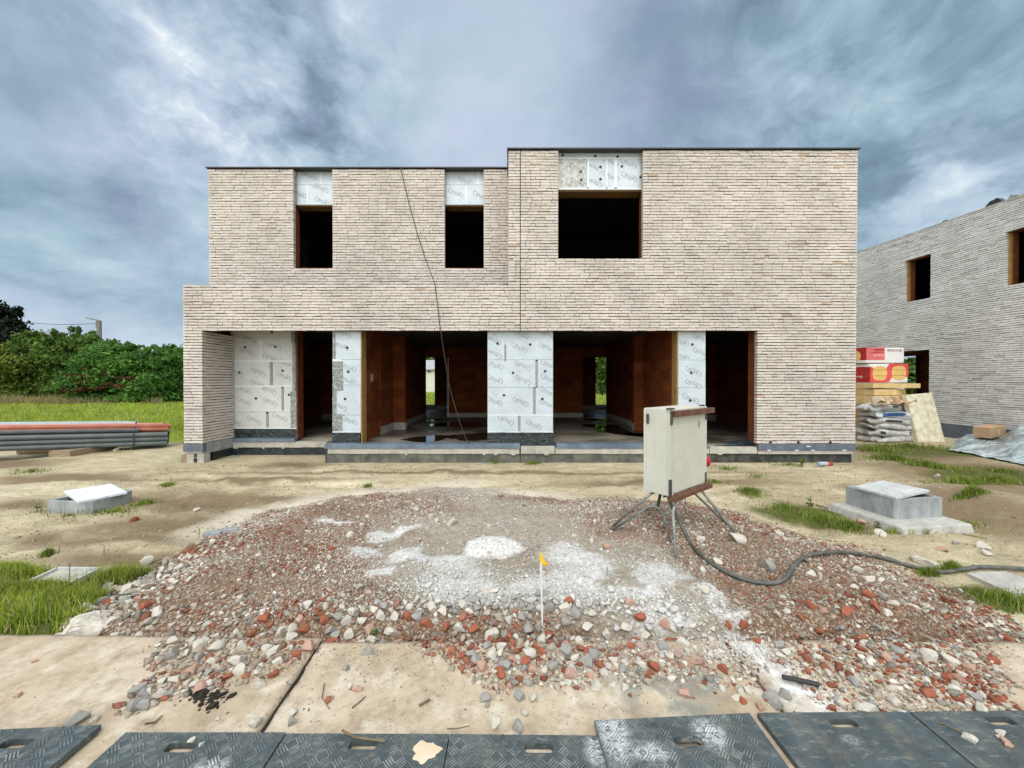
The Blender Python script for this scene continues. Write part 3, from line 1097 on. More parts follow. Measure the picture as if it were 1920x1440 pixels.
def house_bricks():
    zt = hz(281, Yf)
    xj = hx(975.5, Yf, 500)
    xl, xp = hx(343.5, Yf, 650), hx(379, Yf, 700)
    zl, zlint = hz(532, Yf), hz(620.5, Yf)
    xr = hx(1606, Yf, 550)
    xs = hx(953.3, Yf, 400)
    wa, wb = hx(1046.5, Yf, 420), hx(1205.5, Yf, 420)
    zs = hz(483, Yf)
    xo = hx(1420, Yf, 700)
    brick_wall("brick_facade", (0, Yf, 0), (1, 0, 0), (0, -1, 0), [(xl, xj - .009, zlint, zl), (xl, xp, ZB, zlint), (xs, xj - .009, zl, zt)], house, 1, label="facing bricks of the projecting lower storey on the left")
    brick_wall("brick_facade", (0, Yf, 0), (1, 0, 0), (0, -1, 0), [(xj + .009, wa, zlint, zt), (wa, wb, zlint, zs), (wb, xr, zlint, zt), (xo, xr, ZB, zlint)], house, 2, label="facing bricks of the tall right hand block")
    # returns
    brick_wall("brick_return", (xp, Yf + .098, 0), (0, 1, 0), (1, 0, 0), [(0.0, Yl - Yf - .098 - .02, ZB, zlint)], house, 3)
    brick_wall("brick_return", (xs, Yf + .098, 0), (0, 1, 0), (-1, 0, 0), [(0.0, Yu - Yf, zl - .1, zt)], house, 4)
    # upper left
    x0, x1 = hx(391.5, Yu, 420), xs + .05
    a0, a1, b0, b1 = hx(550, Yu, 420), hx(623.5, Yu, 420), hx(833.5, Yu, 420), hx(907, Yu, 420)
    zsl = hz(500.5, Yu)
    ztl = hz(316.5, Yu)
    brick_wall("brick_facade", (0, Yu, 0), (1, 0, 0), (0, -1, 0), [(x0, a0, zl - .2, ztl), (a0, a1, zl - .2, zsl), (a1, b0, zl - .2, ztl), (b0, b1, zl - .2, zsl), (b1, x1, zl - .2, ztl)], house, 5, label="facing bricks of the set back upper storey on the left")
    # side walls, laid in the same brick
    for nm, xx, nn in (("side_wall", HX0, -1), ("side_wall", xr, 1)):
        y0 = Yf + .1
        brick_wall(nm, (xx, y0, 0), (0, 1, 0), (nn, 0, 0), [(0, 1.2 if nn < 0 else 4.0, ZB, zl if nn < 0 else zt)], house, 6 + nn)
        mb = MB()
        ys = y0 + (1.2 if nn < 0 else 4.0)
        mb.box(min(xx, xx - nn * .09), ys, ZB, max(xx, xx - nn * .09), YBACK + .25, zt)
        if nn < 0:
            mb.box(xx, Yu + .1, zl, xx + .09, ys, ztl)
        mb.build("plain_side_wall", 'block', house)
    # roof trims
    mb = MB()
    t = 0.03
    mb.box(xs - .03, Yf - .035, zt + .004, xr + .04, Yf + .12, zt + t)
    mb.build("roof_trim", 'trim', house)
    mb = MB()
    mb.box(x0 - .04, Yu - .035, ztl + .004, xs - .034, Yu + .12, ztl + t)
    mb.build("roof_trim", 'trim', house)
    mb = MB()
    mb.box(xs - .028, Yf + .124, zt - .2, xs - .004, Yu + .3, zt + t)
    mb.build("roof_trim", 'trim', house)
    # expansion joint: dark strip set in the gap
    mb = MB()
    mb.box(xj - .008, Yf + .02, zlint, xj + .008, Yf + .09, zt)
    mb.build("expansion_joint", 'joint', house)
    # dark flap of membrane at the foot of the upper wall
    mb = MB()
    zc = zl + .002
    for q in range(1):
        a, b, c, d = Vector((xs - .19, Yf + .25, zc)), Vector((xs - .01, Yf + .16, zc)), Vector((xs - .01, Yf + .20, zc + .065)), Vector((xs - .10, Yf + .24, zc + .045))
        mb.face((a, b, c, d))
        mb.face((d + Vector((0, .01, 0)), c + Vector((0, .01, 0)), b + Vector((0, .01, 0)), a + Vector((0, .01, 0))))
    mb.build("membrane_flap", 'membrane', house)
    return dict(zt=zt, xj=xj, xl=xl, xp=xp, zl=zl, zlint=zlint, xr=xr, xs=xs, wa=wa, wb=wb, zs=zs, xo=xo, x0=x0, a0=a0, a1=a1, b0=b0, b1=b1, zsl=zsl, ztl=ztl)


HB = house_bricks()


def house_shell():
    """clay block inner walls, floors and roof, all behind the facing bricks"""
    h = HB
    zc1, zc2 = 2.98, 3.30        # first floor slab
    zr = h['zt'] - 0.16

    def wall(x0, y0, z0, x1, y1, z1, nm="clay_block_wall", m='clay'):
        mb = MB()
        mb.box(x0, y0, z0, x1, y1, z1)
        return mb.build(nm, m, house)
    # floors, roof
    mb = MB()
    mb.box(HX0 + .1, Yl + .12, -.3, h['xj'], YBACK, FLOOR - .01)
    mb.box(hx(614, Yi, 820), Yi + .03, -.3, h['xr'] - .1, Yl + .1199, FLOOR - .01)
    mb.box(h['xj'] + .001, Yl + .12, -.3, h['xr'] - .1, YBACK, FLOOR - .01)
    mb.build("ground_floor_slab", 'screed', house)
    mb = MB()
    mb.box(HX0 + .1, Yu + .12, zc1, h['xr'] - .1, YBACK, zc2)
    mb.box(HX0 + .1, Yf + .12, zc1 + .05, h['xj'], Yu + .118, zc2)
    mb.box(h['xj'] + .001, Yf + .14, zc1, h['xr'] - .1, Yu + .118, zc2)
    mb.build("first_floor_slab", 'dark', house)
    mb = MB()
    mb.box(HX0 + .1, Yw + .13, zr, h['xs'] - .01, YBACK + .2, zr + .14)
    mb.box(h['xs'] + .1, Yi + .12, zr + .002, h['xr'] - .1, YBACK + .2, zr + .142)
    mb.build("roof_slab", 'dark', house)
    mb = MB()
    mb.box(HX0 + .02, Yf + .11, h['zl'] - .12, h['xs'] - .03, Yu + .1, h['zl'] - .03)
    mb.build("ledge_roof", 'trim', house)
    # front inner leaves (behind the insulation), ground floor
    t = 0.14
    yi, yl = Yi + .10, Yl + .10
    X = lambda px, Y: hx(px, Y, 720)
    for a, b in ((623.5, 677), (914, 1037), (1271, 1323)):
        wall(X(a, Yi), yi, FLOOR - .3, X(b, Yi), yi + t, zc1)
    wall(X(1418, Yi), yi, FLOOR - .3, h['xr'] - .12, yi + t, zc1)
    wall(HX0 + .1, yl, FLOOR - .3, X(555, Yl), yl + t, zc1)
    wall(X(623.5, Yi), yi + t + .002, FLOOR - .3, X(623.5, Yi) + .14, Yl + .6, zc1)
    # upper floor front leaves
    yw = Yw + .1
    zi = hz(384, Yw)
    a0, a1, b0, b1 = (X(p, Yw) for p in (553, 624, 832, 908))
    zsl = hz(500, Yw)
    wall(HX0 + .1, yw, zc2, a0, yw + t, zr)
    wall(a1, yw, zc2, b0, yw + t, zr)
    wall(b1, yw, zc2, h['xs'] + .1, yw + t, zr)
    wall(a0, yw, zi, a1, yw + t, zr)
    wall(b0, yw, zi, b1, yw + t, zr)
    wall(a0, yw, zc2, a1, yw + t, zsl)
    wall(b0, yw, zc2, b1, yw + t, zsl)
    wa, wb = X(1045, Yi), X(1204, Yi)
    z2 = hz(355.5, Yi)
    wall(h['xs'] + .1, yi, zc2, wa, yi + t, zr)
    wall(wb, yi, zc2, h['xr'] - .1, yi + t, zr)
    wall(wa, yi, z2, wb, yi + t, zr)
    wall(wa, yi, zc2, wb, yi + t, hz(483.5, Yi))
    wall(h['xs'] + .1, yi + t + .002, zc2, h['xs'] + .24, yw + .3, zr)
    # upper rooms end in dark walls
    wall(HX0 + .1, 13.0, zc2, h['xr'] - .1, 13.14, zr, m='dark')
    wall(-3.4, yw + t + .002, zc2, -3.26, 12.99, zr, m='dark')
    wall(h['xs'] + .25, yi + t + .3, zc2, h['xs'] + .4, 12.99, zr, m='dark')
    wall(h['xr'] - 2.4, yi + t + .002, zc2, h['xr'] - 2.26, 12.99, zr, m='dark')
    # ground floor partitions, left unit
    ych = 14.4
    wall(-3.48, Yl + .62, FLOOR - .02, -3.33, 10.8, zc1)
    wall(-3.48, 10.802, FLOOR - .02, -3.0, 11.0, zc1)
    wall(-3.42, 11.002, FLOOR - .02, -3.25, ych + .14, zc1)
    wall(X(676, 8.5) - .12, yi + .3, FLOOR - .02, X(676, 8.5) - .002, Yl + .618, zc1)
    xo1 = hx(841, ych, 720)
    wall(xo1, ych, FLOOR - .02, -.03, ych + .14, zc1)
    wall(-3.248, ych, 2.62, xo1 - .002, ych + .14, zc1)
    wall(HX0 + .12, ych + .145, FLOOR - .02, -4.6, ych + .28, zc1)
    wall(-.028, yi + t + .002, FLOOR - .02, .37, YBACK - .01, zc1)
    # right unit
    wall(3.62, yi + t + .002, FLOOR - .02, 3.78, 10.6, zc1)
    wall(3.37, 10.602, FLOOR - .02, 3.78, 10.8, zc1)
    wall(3.56, 10.802, FLOOR - .02, 3.72, ych + .14, zc1)
    wall(5.0, ych, FLOOR - .02, h['xr'] - .12, ych + .14, zc1)
    xo2, xo3 = hx(1093, ych, 720), 3.556
    wall(.372, ych, FLOOR - .02, xo2, ych + .14, zc1)
    wall(xo2 + .002, ych, 2.62, xo3, ych + .14, zc1)
    wall(h['xr'] - .26, yi + t + .002, FLOOR - .02, h['xr'] - .12, YBACK - .01, zc1)
    wall(HX0 + .101, yl + t + .002, FLOOR - .02, HX0 + .2, YBACK - .01, zc1)
    # entrance rooms: back walls
    wall(-6.77, 13.6, FLOOR - .02, -3.43, 13.74, zc1)
    wall(5.0, 13.2, FLOOR - .02, 7.03, 13.34, zc1)
    wall(3.79, 12.7, FLOOR - .02, 4.998, 12.84, zc1)
    wall(4.85, 10.6, FLOOR - .02, 4.99, 12.69, zc1)
    # back wall with two door openings
    d0, d1 = hx(790, YBACK, 720), hx(815, YBACK, 720)
    e0, e1 = hx(1117, YBACK, 720), hx(1142, YBACK, 720)
    zdt, zds = hz(667, YBACK), hz(759, YBACK)
    wall(HX0 + .1, YBACK, -.2, d0, YBACK + .2, zr)
    wall(d1, YBACK, -.2, e0, YBACK + .2, zr)
    wall(e1, YBACK, -.2, h['xr'] - .1, YBACK + .2, zr)
    for a, b in ((d0, d1), (e0, e1)):
        wall(a, YBACK + .001, zdt, b, YBACK + .2, zr)
        wall(a, YBACK + .001, -.2, b, YBACK + .2, zds, "door_sill", 'block')
    # pale base blocks under the clay walls
    e = .004
    def base(x0, y0, x1, y1, zh=.19):
        mb = MB()
        mb.box(x0 - e, y0 - e, FLOOR - .015, x1 + e, y1 + e, FLOOR + zh)
        mb.build("pale_base_course", 'block', house)
    base(-3.48, Yl + .64, -3.33, 10.79)
    base(-3.48, 10.802, -3.0, 11.0)
    base(-3.42, 11.01, -3.25, ych, .16)
    base(xo1, ych, -.04, ych + .14, .15)
    base(.38, ych, xo2, ych + .14, .15)
    base(3.62, yi + t + .02, 3.78, 10.59, .18)
    base(3.37, 10.61, 3.78, 10.79, .18)
    base(3.56, 10.81, 3.72, ych, .16)
    base(5.0, 13.2, 7.0, 13.34)
    base(3.8, 12.7, 4.99, 12.84)
    base(d1 + .01, YBACK - .004, e0 - .01, YBACK + .1, .18)
    base(-6.75, 13.6, -3.45, 13.74)
    # white corner bead on the cross wall
    mb = MB()
    mb.box(xo1 - .02, ych - .012, FLOOR, xo1 + .012, ych - .005, 2.6)
    mb.box(xo1 - .055, ych - .012, FLOOR, xo1 - .035, ych + .02, 2.6)
    mb.build("corner_bead", 'white', house)
    # reveal boards round the openings
    ply = [(X(676.5, Yi), X(676.5, Yi) + .018, Yi + .01, FLOOR - .02, zc1 - .05, 'ply'), (X(1271, Yi) - .02, X(1271, Yi), Yi + .01, FLOOR - .02, zc1 - .05, 'ply'),
           (X(1418, Yi) - .03, X(1418, Yi) - .004, Yi - .02, FLOOR - .02, zc1 - .05, 'ply_red'), (X(556.5, Yl) + .0, X(556.5, Yl) + .02, Yl - .01, FLOOR, zc1 - .05, 'ply_red')]
    for x0, x1, y, z0, z1, m in ply:
        mb = MB()
        mb.box(x0, y, z0, x1, y + .26, z1)
        mb.build("reveal_board", m, house)
    mb = MB()
    mb.box(X(554, Yw) + .002, Yw + .03, hz(500, Yw), X(554, Yw) + .02, Yw + .14, zi)
    mb.build("reveal_board", 'ply_red', house)
    for px0, px1, Y, py in ((554, 623, Yw, 384), (833.5, 906.5, Yw, 384)):
        mb = MB()
        mb.box(X(px0, Y) + .035, Y + .01, hz(py, Y) - .025, X(px1, Y), Y + .3, hz(py, Y) - .002)
        mb.build("lintel_board", 'ply_d', house)
    mb = MB()
    mb.box(wa + .01, Yi + .01, z2 - .03, wb - .005, Yi + .32, z2 - .003)
    mb.build("lintel_board", 'ply_d', house)
    mb = MB()
    mb.box(wb - .016, Yi + .03, hz(483.5, Yi), wb - .004, Yi + .14, z2 - .034)
    mb.build("reveal_board", 'ply_red', house)
    # dark returns of membrane beside the openings and a small fuse plate on the clay wall
    mb = MB()
    mb.box(-3.328, 9.05, 1.72, -3.322, 9.2, 1.9)
    mb.build("switch_plate", 'block', house)


house_shell()


def puddle(cx, cy, rx, ry, seed):
    r = random.Random(seed)
    pts = []
    ph = [r.uniform(0, 6.28) for _ in range(4)]
    for k in range(40):
        a = 2 * math.pi * k / 40
        q = 1 + .18 * math.sin(2 * a + ph[0]) + .12 * math.sin(3 * a + ph[1]) + .08 * math.sin(5 * a + ph[2]) + .05 * math.sin(9 * a + ph[3])
        pts.append((cx + rx * q * math.cos(a), cy + ry * q * math.sin(a), FLOOR - .004))
    mb = MB()
    mb.face(pts)
    o = mb.build("puddle", 'puddle', house)
    return o


def fl(px, py):
    p = PZ(px, py, FLOOR)
    return p.x, p.y


for i, (px, py, rx, ry) in enumerate(((800, 822, .55, .45), (890, 818, .55, .7), (808, 788, .35, .5), (860, 795, .8, .8), (1125, 798, .5, .5), (1130, 788, .5, .6), (1165, 806, .8, .9), (1210, 815, .5, .4), (1110, 786, .4, .3))):
    cx, cy = fl(px, py)
    puddle(cx, cy, rx, ry, i)


# ------------------------------------------------------------------ foil faced insulation boards
PRINTS = {}
LOGOS = {
    'entry': [(464, 659, 0), (513, 649, 0), (507, 671, 0), (466, 635, 0), (443, 698, 1), (484.6, 698, 0), (532, 705, 1), (537, 682, 1), (483, 720, 0), (458, 731, 1), (505, 732, 0), (457, 752, 1), (506, 754, 0), (477, 788, 0), (525, 782, 1), (437, 790, 1)],
    'main': [(639, 648, 1), (653, 688, 1), (652, 713, 1), (635, 761, 0), (655, 788, 1), (643, 624, 1),
             (924.6, 638, 0), (926, 663, 0), (974, 651.5, 1), (976, 626, 1), (1026, 652, 0), (1028, 628, 0), (928, 684, 1), (928, 711, 1), (980, 686, 0), (980, 713, 0), (1029, 684, 1), (1029, 710, 1), (927, 752, 1), (976, 753.5, 0), (1026, 734, 1), (1027, 757, 1), (948.5, 788, 0), (1001, 796, 1),
             (1314, 635, 0), (1314, 661, 0), (1300, 696, 0), (1300, 720, 0), (1295, 747.5, 1), (1277, 640, 1), (1277, 667, 1), (1296, 790, 1),
             (1084, 316, 0), (1114, 314, 0), (1114, 342, 0), (1145.5, 330, 1), (1179, 306, 1), (1180, 331, 1), (1086, 343, 0), (1145, 304, 0)],
    'upper': [(580, 329, 1), (602, 353, 0), (561, 363, 1), (604, 377, 1), (873, 339, 1), (854, 361, 1), (901, 367, 1)],
}
DOTS = {
    'entry': [(460, 651), (516, 650), (449, 698), (530, 695), (480, 747), (542, 740), (510, 623)],
    'main': [(651, 652), (653, 697), (647, 748), (933, 644), (994, 646), (962, 699), (1022, 696), (945, 741), (1017, 748), (1298, 646), (1296, 699), (1294, 751),
             (1055, 291), (1116, 293), (1158, 294), (1126, 313), (1166, 312), (1126, 336), (1089, 322), (1090, 337), (1201, 332)],
    'upper': [(602, 325), (897, 325)],
}


def logo_faces():
    """a wholesaler's word mark: slanted word between two sweeping hooks"""
    out = []
    V, Fs = text_geo("RECTICEL")
    w = V[:, 0].max() - V[:, 0].min()
    V = V * np.array([0.235 / w, 0.047])
    for f in Fs:
        out.append([tuple(V[i]) for i in f])
    def strip(pts, t):
        for a, b in zip(pts[:-1], pts[1:]):
            dx, dy = b[0] - a[0], b[1] - a[1]
            l = math.hypot(dx, dy) + 1e-9
            nx, ny = -dy / l * t, dx / l * t
            out.append([(a[0] - nx, a[1] - ny), (b[0] - nx, b[1] - ny), (b[0] + nx, b[1] + ny), (a[0] + nx, a[1] + ny)])
    hook = [(-.05, -.052)] + [(-.135 + .045 * math.cos(t), -.008 + .046 * math.sin(t)) for t in np.linspace(math.radians(285), math.radians(95), 9)]
    strip(hook, .0042)
    strip([(-x, -y) for x, y in hook], .0042)
    strip([(-.07, .047), (.03, .047)], .0025)
    return out


LOGO = logo_faces()


def board(px0, py0, px1, py1, Y, key, mat='foil', thick=.1, parent=None, nm="insulation_board"):
    pm = (px0 + px1) / 2
    x0, x1 = P(px0, (py0 + py1) / 2, Y).x, P(px1, (py0 + py1) / 2, Y).x
    z1, z0 = P(pm, py0, Y).z, P(pm, py1, Y).z
    mb = MB()
    mb.box(x0, Y, z0, x1, Y + thick - .002, z1)
    if key:
        e = .0022
        for lx, ly, fl_ in LOGOS[key]:
            c = P(lx, ly, Y)
            if not (x0 - .15 < c.x < x1 + .15 and z0 - .1 < c.z < z1 + .1):
                continue
            a = math.radians(-29 + (180 if fl_ else 0))
            ca, sa = math.cos(a), math.sin(a)
            for f in LOGO:
                q = [(c.x + p[0] * ca - p[1] * sa, c.z + p[0] * sa + p[1] * ca) for p in f]
                if any(not (x0 + .004 < p[0] < x1 - .004 and z0 + .004 < p[1] < z1 - .004) for p in q):
                    continue
                mb.face([(p[0], Y - e, p[1]) for p in q], 1)
        for dx, dy in DOTS[key]:
            c = P(dx, dy, Y)
            if x0 < c.x < x1 and z0 < c.z < z1:
                ring = [(c.x + .029 * math.cos(t), c.z + .029 * math.sin(t)) for t in np.linspace(0, 2 * math.pi, 17)[:-1]]
                mb.face([(p[0], Y - .007, p[1]) for p in ring], 2)
                for k in range(16):
                    a, b = ring[k], ring[(k + 1) % 16]
                    mb.face(((a[0], Y - .001, a[1]), (b[0], Y - .001, b[1]), (b[0], Y - .007, b[1]), (a[0], Y - .007, a[1])), 2)
    return mb.build(nm, [mat, 'ink', 'plug'], parent or house)


def strip_part(px0, py0, px1, py1, Y, mat, nm, d=.004, wav=0.0, seed=0):
    """thin strip of tape or membrane fixed on a board"""
    pm = (px0 + px1) / 2
    x0, x1 = P(px0, (py0 + py1) / 2, Y).x, P(px1, (py0 + py1) / 2, Y).x
    z1, z0 = P(pm, py0, Y).z, P(pm, py1, Y).z
    mb = MB()
    if wav <= 0:
        mb.box(x0, Y - d, z0, x1, Y - .0012, z1)
    else:
        r = random.Random(seed)
        nx, nz = max(2, int((x1 - x0) / .03)), max(2, int((z1 - z0) / .03))
        gx = [[Vector((x0 + (x1 - x0) * i / nx + (r.uniform(-1, 1) * wav * .8 if i in (0, nx) else 0), Y - d - abs(r.gauss(0, wav)), z0 + (z1 - z0) * k / nz + (r.uniform(-1, 1) * wav if k in (0, nz) else 0))) for i in range(nx + 1)] for k in range(nz + 1)]
        for k in range(nz):
            for i in range(nx):
                mb.face((gx[k][i], gx[k][i + 1], gx[k + 1][i + 1], gx[k + 1][i]))
        b = [Vector((x0, Y - .001, z0)), Vector((x1, Y - .001, z0)), Vector((x1, Y - .001, z1)), Vector((x0, Y - .001, z1))]
        for (q0, q1), edge in (((b[0], b[1]), [gx[0][i] for i in range(nx + 1)]), ((b[2], b[3]), [gx[nz][i] for i in range(nx, -1, -1)])):
            mb.face([q0] + edge + [q1][::1])
    return mb.build(nm, mat, house, smooth=wav > 0)


def insulation():
    e = .45
    B = lambda a, b, c, d, Y, k, m='foil': board(a + e / 2, b + e / 2, c - e / 2, d - e / 2, Y, k, m)
    # recessed entrance
    for a, b, c, d in ((432, 600, 553, 632), (432, 632, 488, 677), (488, 632, 553, 677), (432, 677, 506, 725), (511, 677, 553, 725), (432, 725, 528, 772), (532, 725, 553, 772), (432, 772, 499, 804), (503.5, 772, 553, 804)):
        B(a, b, c, d, Yl, 'entry', 'foil_grey' if b < 700 and a < 440 else 'foil_grey')
    # main front
    for x0, x1 in ((623.5, 676.5), ):
        for a, b in ((600, 674), (674, 722), (722, 778), (778, 811)):
            B(x0, a, x1, b, Yi, 'main')
    for a, b, c, d in ((914, 600, 1037, 674.5), (914, 674.5, 1004.3, 726.5), (1008.2, 674.5, 1037, 726.5), (914, 726.5, 1000, 778), (1004, 726.5, 1037, 778), (914, 778, 971.5, 811), (975.5, 778, 1037, 811)):
        B(a, b, c, d, Yi, 'main')
    for a, b in ((600, 675), (675, 727), (727, 780), (780, 812)):
        B(1271.5, a, 1323, b, Yi, 'main')
    # filled vertical gaps
    for a, b, c, d, Y in ((506.2, 680, 510.6, 723, Yl), (528.4, 728, 531.8, 770, Yl), (499.4, 776, 503.2, 802, Yl), (1004.4, 677, 1008.1, 725, Yi), (1000.2, 728, 1003.8, 777, Yi), (971.7, 780, 975.3, 810, Yi)):
        strip_part(a, b, c, d, Y + .004, 'foam', "filled_gap", .004)
    # white tape
    for a, b, c, d, Y in ((468, 628.5, 547, 631.5, Yl), (487, 632.5, 490.5, 676, Yl), (434, 675.5, 549, 679, Yl), (434, 722.8, 548, 725.3, Yl), (434, 769.5, 546, 771.5, Yl), (434, 801.5, 556, 804, Yl), (914.5, 777, 1037, 779.5, Yi), (914.5, 809, 1037.5, 811.2, Yi), (623.5, 809, 676.5, 811, Yi), (623.5, 673.5, 640, 677.5, Yi)):
        strip_part(a, b, c, d, Y, 'tape', "sealing_tape", .004, .0)
    # crinkled tape strips
    for i, (a, b, c, d, Y) in enumerate(((546, 622, 553, 645, Yl), (548.5, 645, 554.5, 734, Yl), (545, 734, 556, 802, Yl), (623.6, 624, 629, 673, Yi), (623.6, 678, 643, 732, Yi), (623.6, 733, 631, 776, Yi), (623.6, 776.5, 642, 808, Yi))):
        strip_part(a, b, c, d, Y, 'crinkle', "crinkled_tape", .004, .0045, i)
    # damp proof membranes under the boards
    for i, (a, b, c, d, Y) in enumerate(((434, 803.5, 558, 821.5, Yl + .02), (623.2, 811, 676, 831, Yi + .02), (914, 811, 1039.5, 837, Yi + .0), (1271, 812, 1324, 834, Yi + .02))):
        strip_part(a, b, c, d, Y, 'membrane', "membrane_apron", .012, .007, 20 + i)
        x0, x1 = P(a, b, Y).x, P(c, b, Y).x
        mb = MB()
        mb.box(x0 + .002, Y + .001, FLOOR - .1, x1 - .002, Y + .09, P(960, b, Y).z)
        mb.build("membrane_backing", 'membrane', house)
    # dark return of membrane at the entrance door
    strip_part(553, 622, 558.5, 822, Yl + .01, 'membrane', "door_membrane", .006, .003, 40)
    # printed barcode column
    c0, c1 = P(947.5, 641, Yi), P(947.5, 677, Yi)
    mb = MB()
    z, r = c0.z, random.Random(4)
    V, Fs = text_geo("C")
    for f in Fs:
        mb.face([(c0.x + V[i][0] * .04, Yi - .0022, c0.z + V[i][1] * .04) for i in f])
    z -= .06
    while z > c1.z:
        hgt = r.uniform(.004, .012)
        mb.face([(c0.x - .022, Yi - .0022, z - hgt), (c0.x + .022, Yi - .0022, z - hgt), (c0.x + .022, Yi - .0022, z), (c0.x - .022, Yi - .0022, z)])
        z -= hgt + r.uniform(.003, .008)
    mb.build("printed_code", 'ink', house)
    # upper windows
    for w in ((551, 602, 626), (831, 897, 909)):
        B(w[0], 319, w[1], 346.5, Yw, 'upper')
        B(w[1], 319, w[2], 346.5, Yw, 'upper')
        m_ = w[0] + (26 if w[0] < 600 else 44)
        B(w[0], 346.5, m_, 384, Yw, 'upper')
        B(m_, 346.5, w[2], 384, Yw, 'upper')
        strip_part(w[1] - 2, 322, w[1] + 1, 346, Yw, 'tape', "sealing_tape", .004)
        strip_part(m_ - 2, 347, m_ + 1, 383, Yw, 'tape', "sealing_tape", .004)
    for a, b, c, d, m_ in ((1042, 283.5, 1207, 296.5, 'foil'), (1042, 296.5, 1101, 354.5, 'foil_dirty'), (1102, 296.5, 1136.5, 355.5, 'foil'), (1137, 296.5, 1154, 355.5, 'foil'), (1154.5, 296.5, 1206, 355.5, 'foil')):
        B(a, b, c, d, Yi, 'main', m_)
    for a, b, c, d in ((1101, 299, 1104.5, 354), (1136, 299, 1139, 354), (1151.5, 299, 1157, 354), (1047, 352, 1203, 355.6), (1047, 295.5, 1203, 298.5)):
        strip_part(a, b, c, d, Yi, 'tape', "sealing_tape", .006)
    strip_part(1085, 299, 1092, 341, Yi, 'plug', "loose_string", .004) if False else None
    # near-black strips standing in for the shadow gap under the roof edge
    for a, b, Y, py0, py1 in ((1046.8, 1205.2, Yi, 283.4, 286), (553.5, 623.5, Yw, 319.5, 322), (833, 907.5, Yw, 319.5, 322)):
        strip_part(a, py0, b, py1, Y, 'joint', "roof_edge_shade_strip", .03)


insulation()


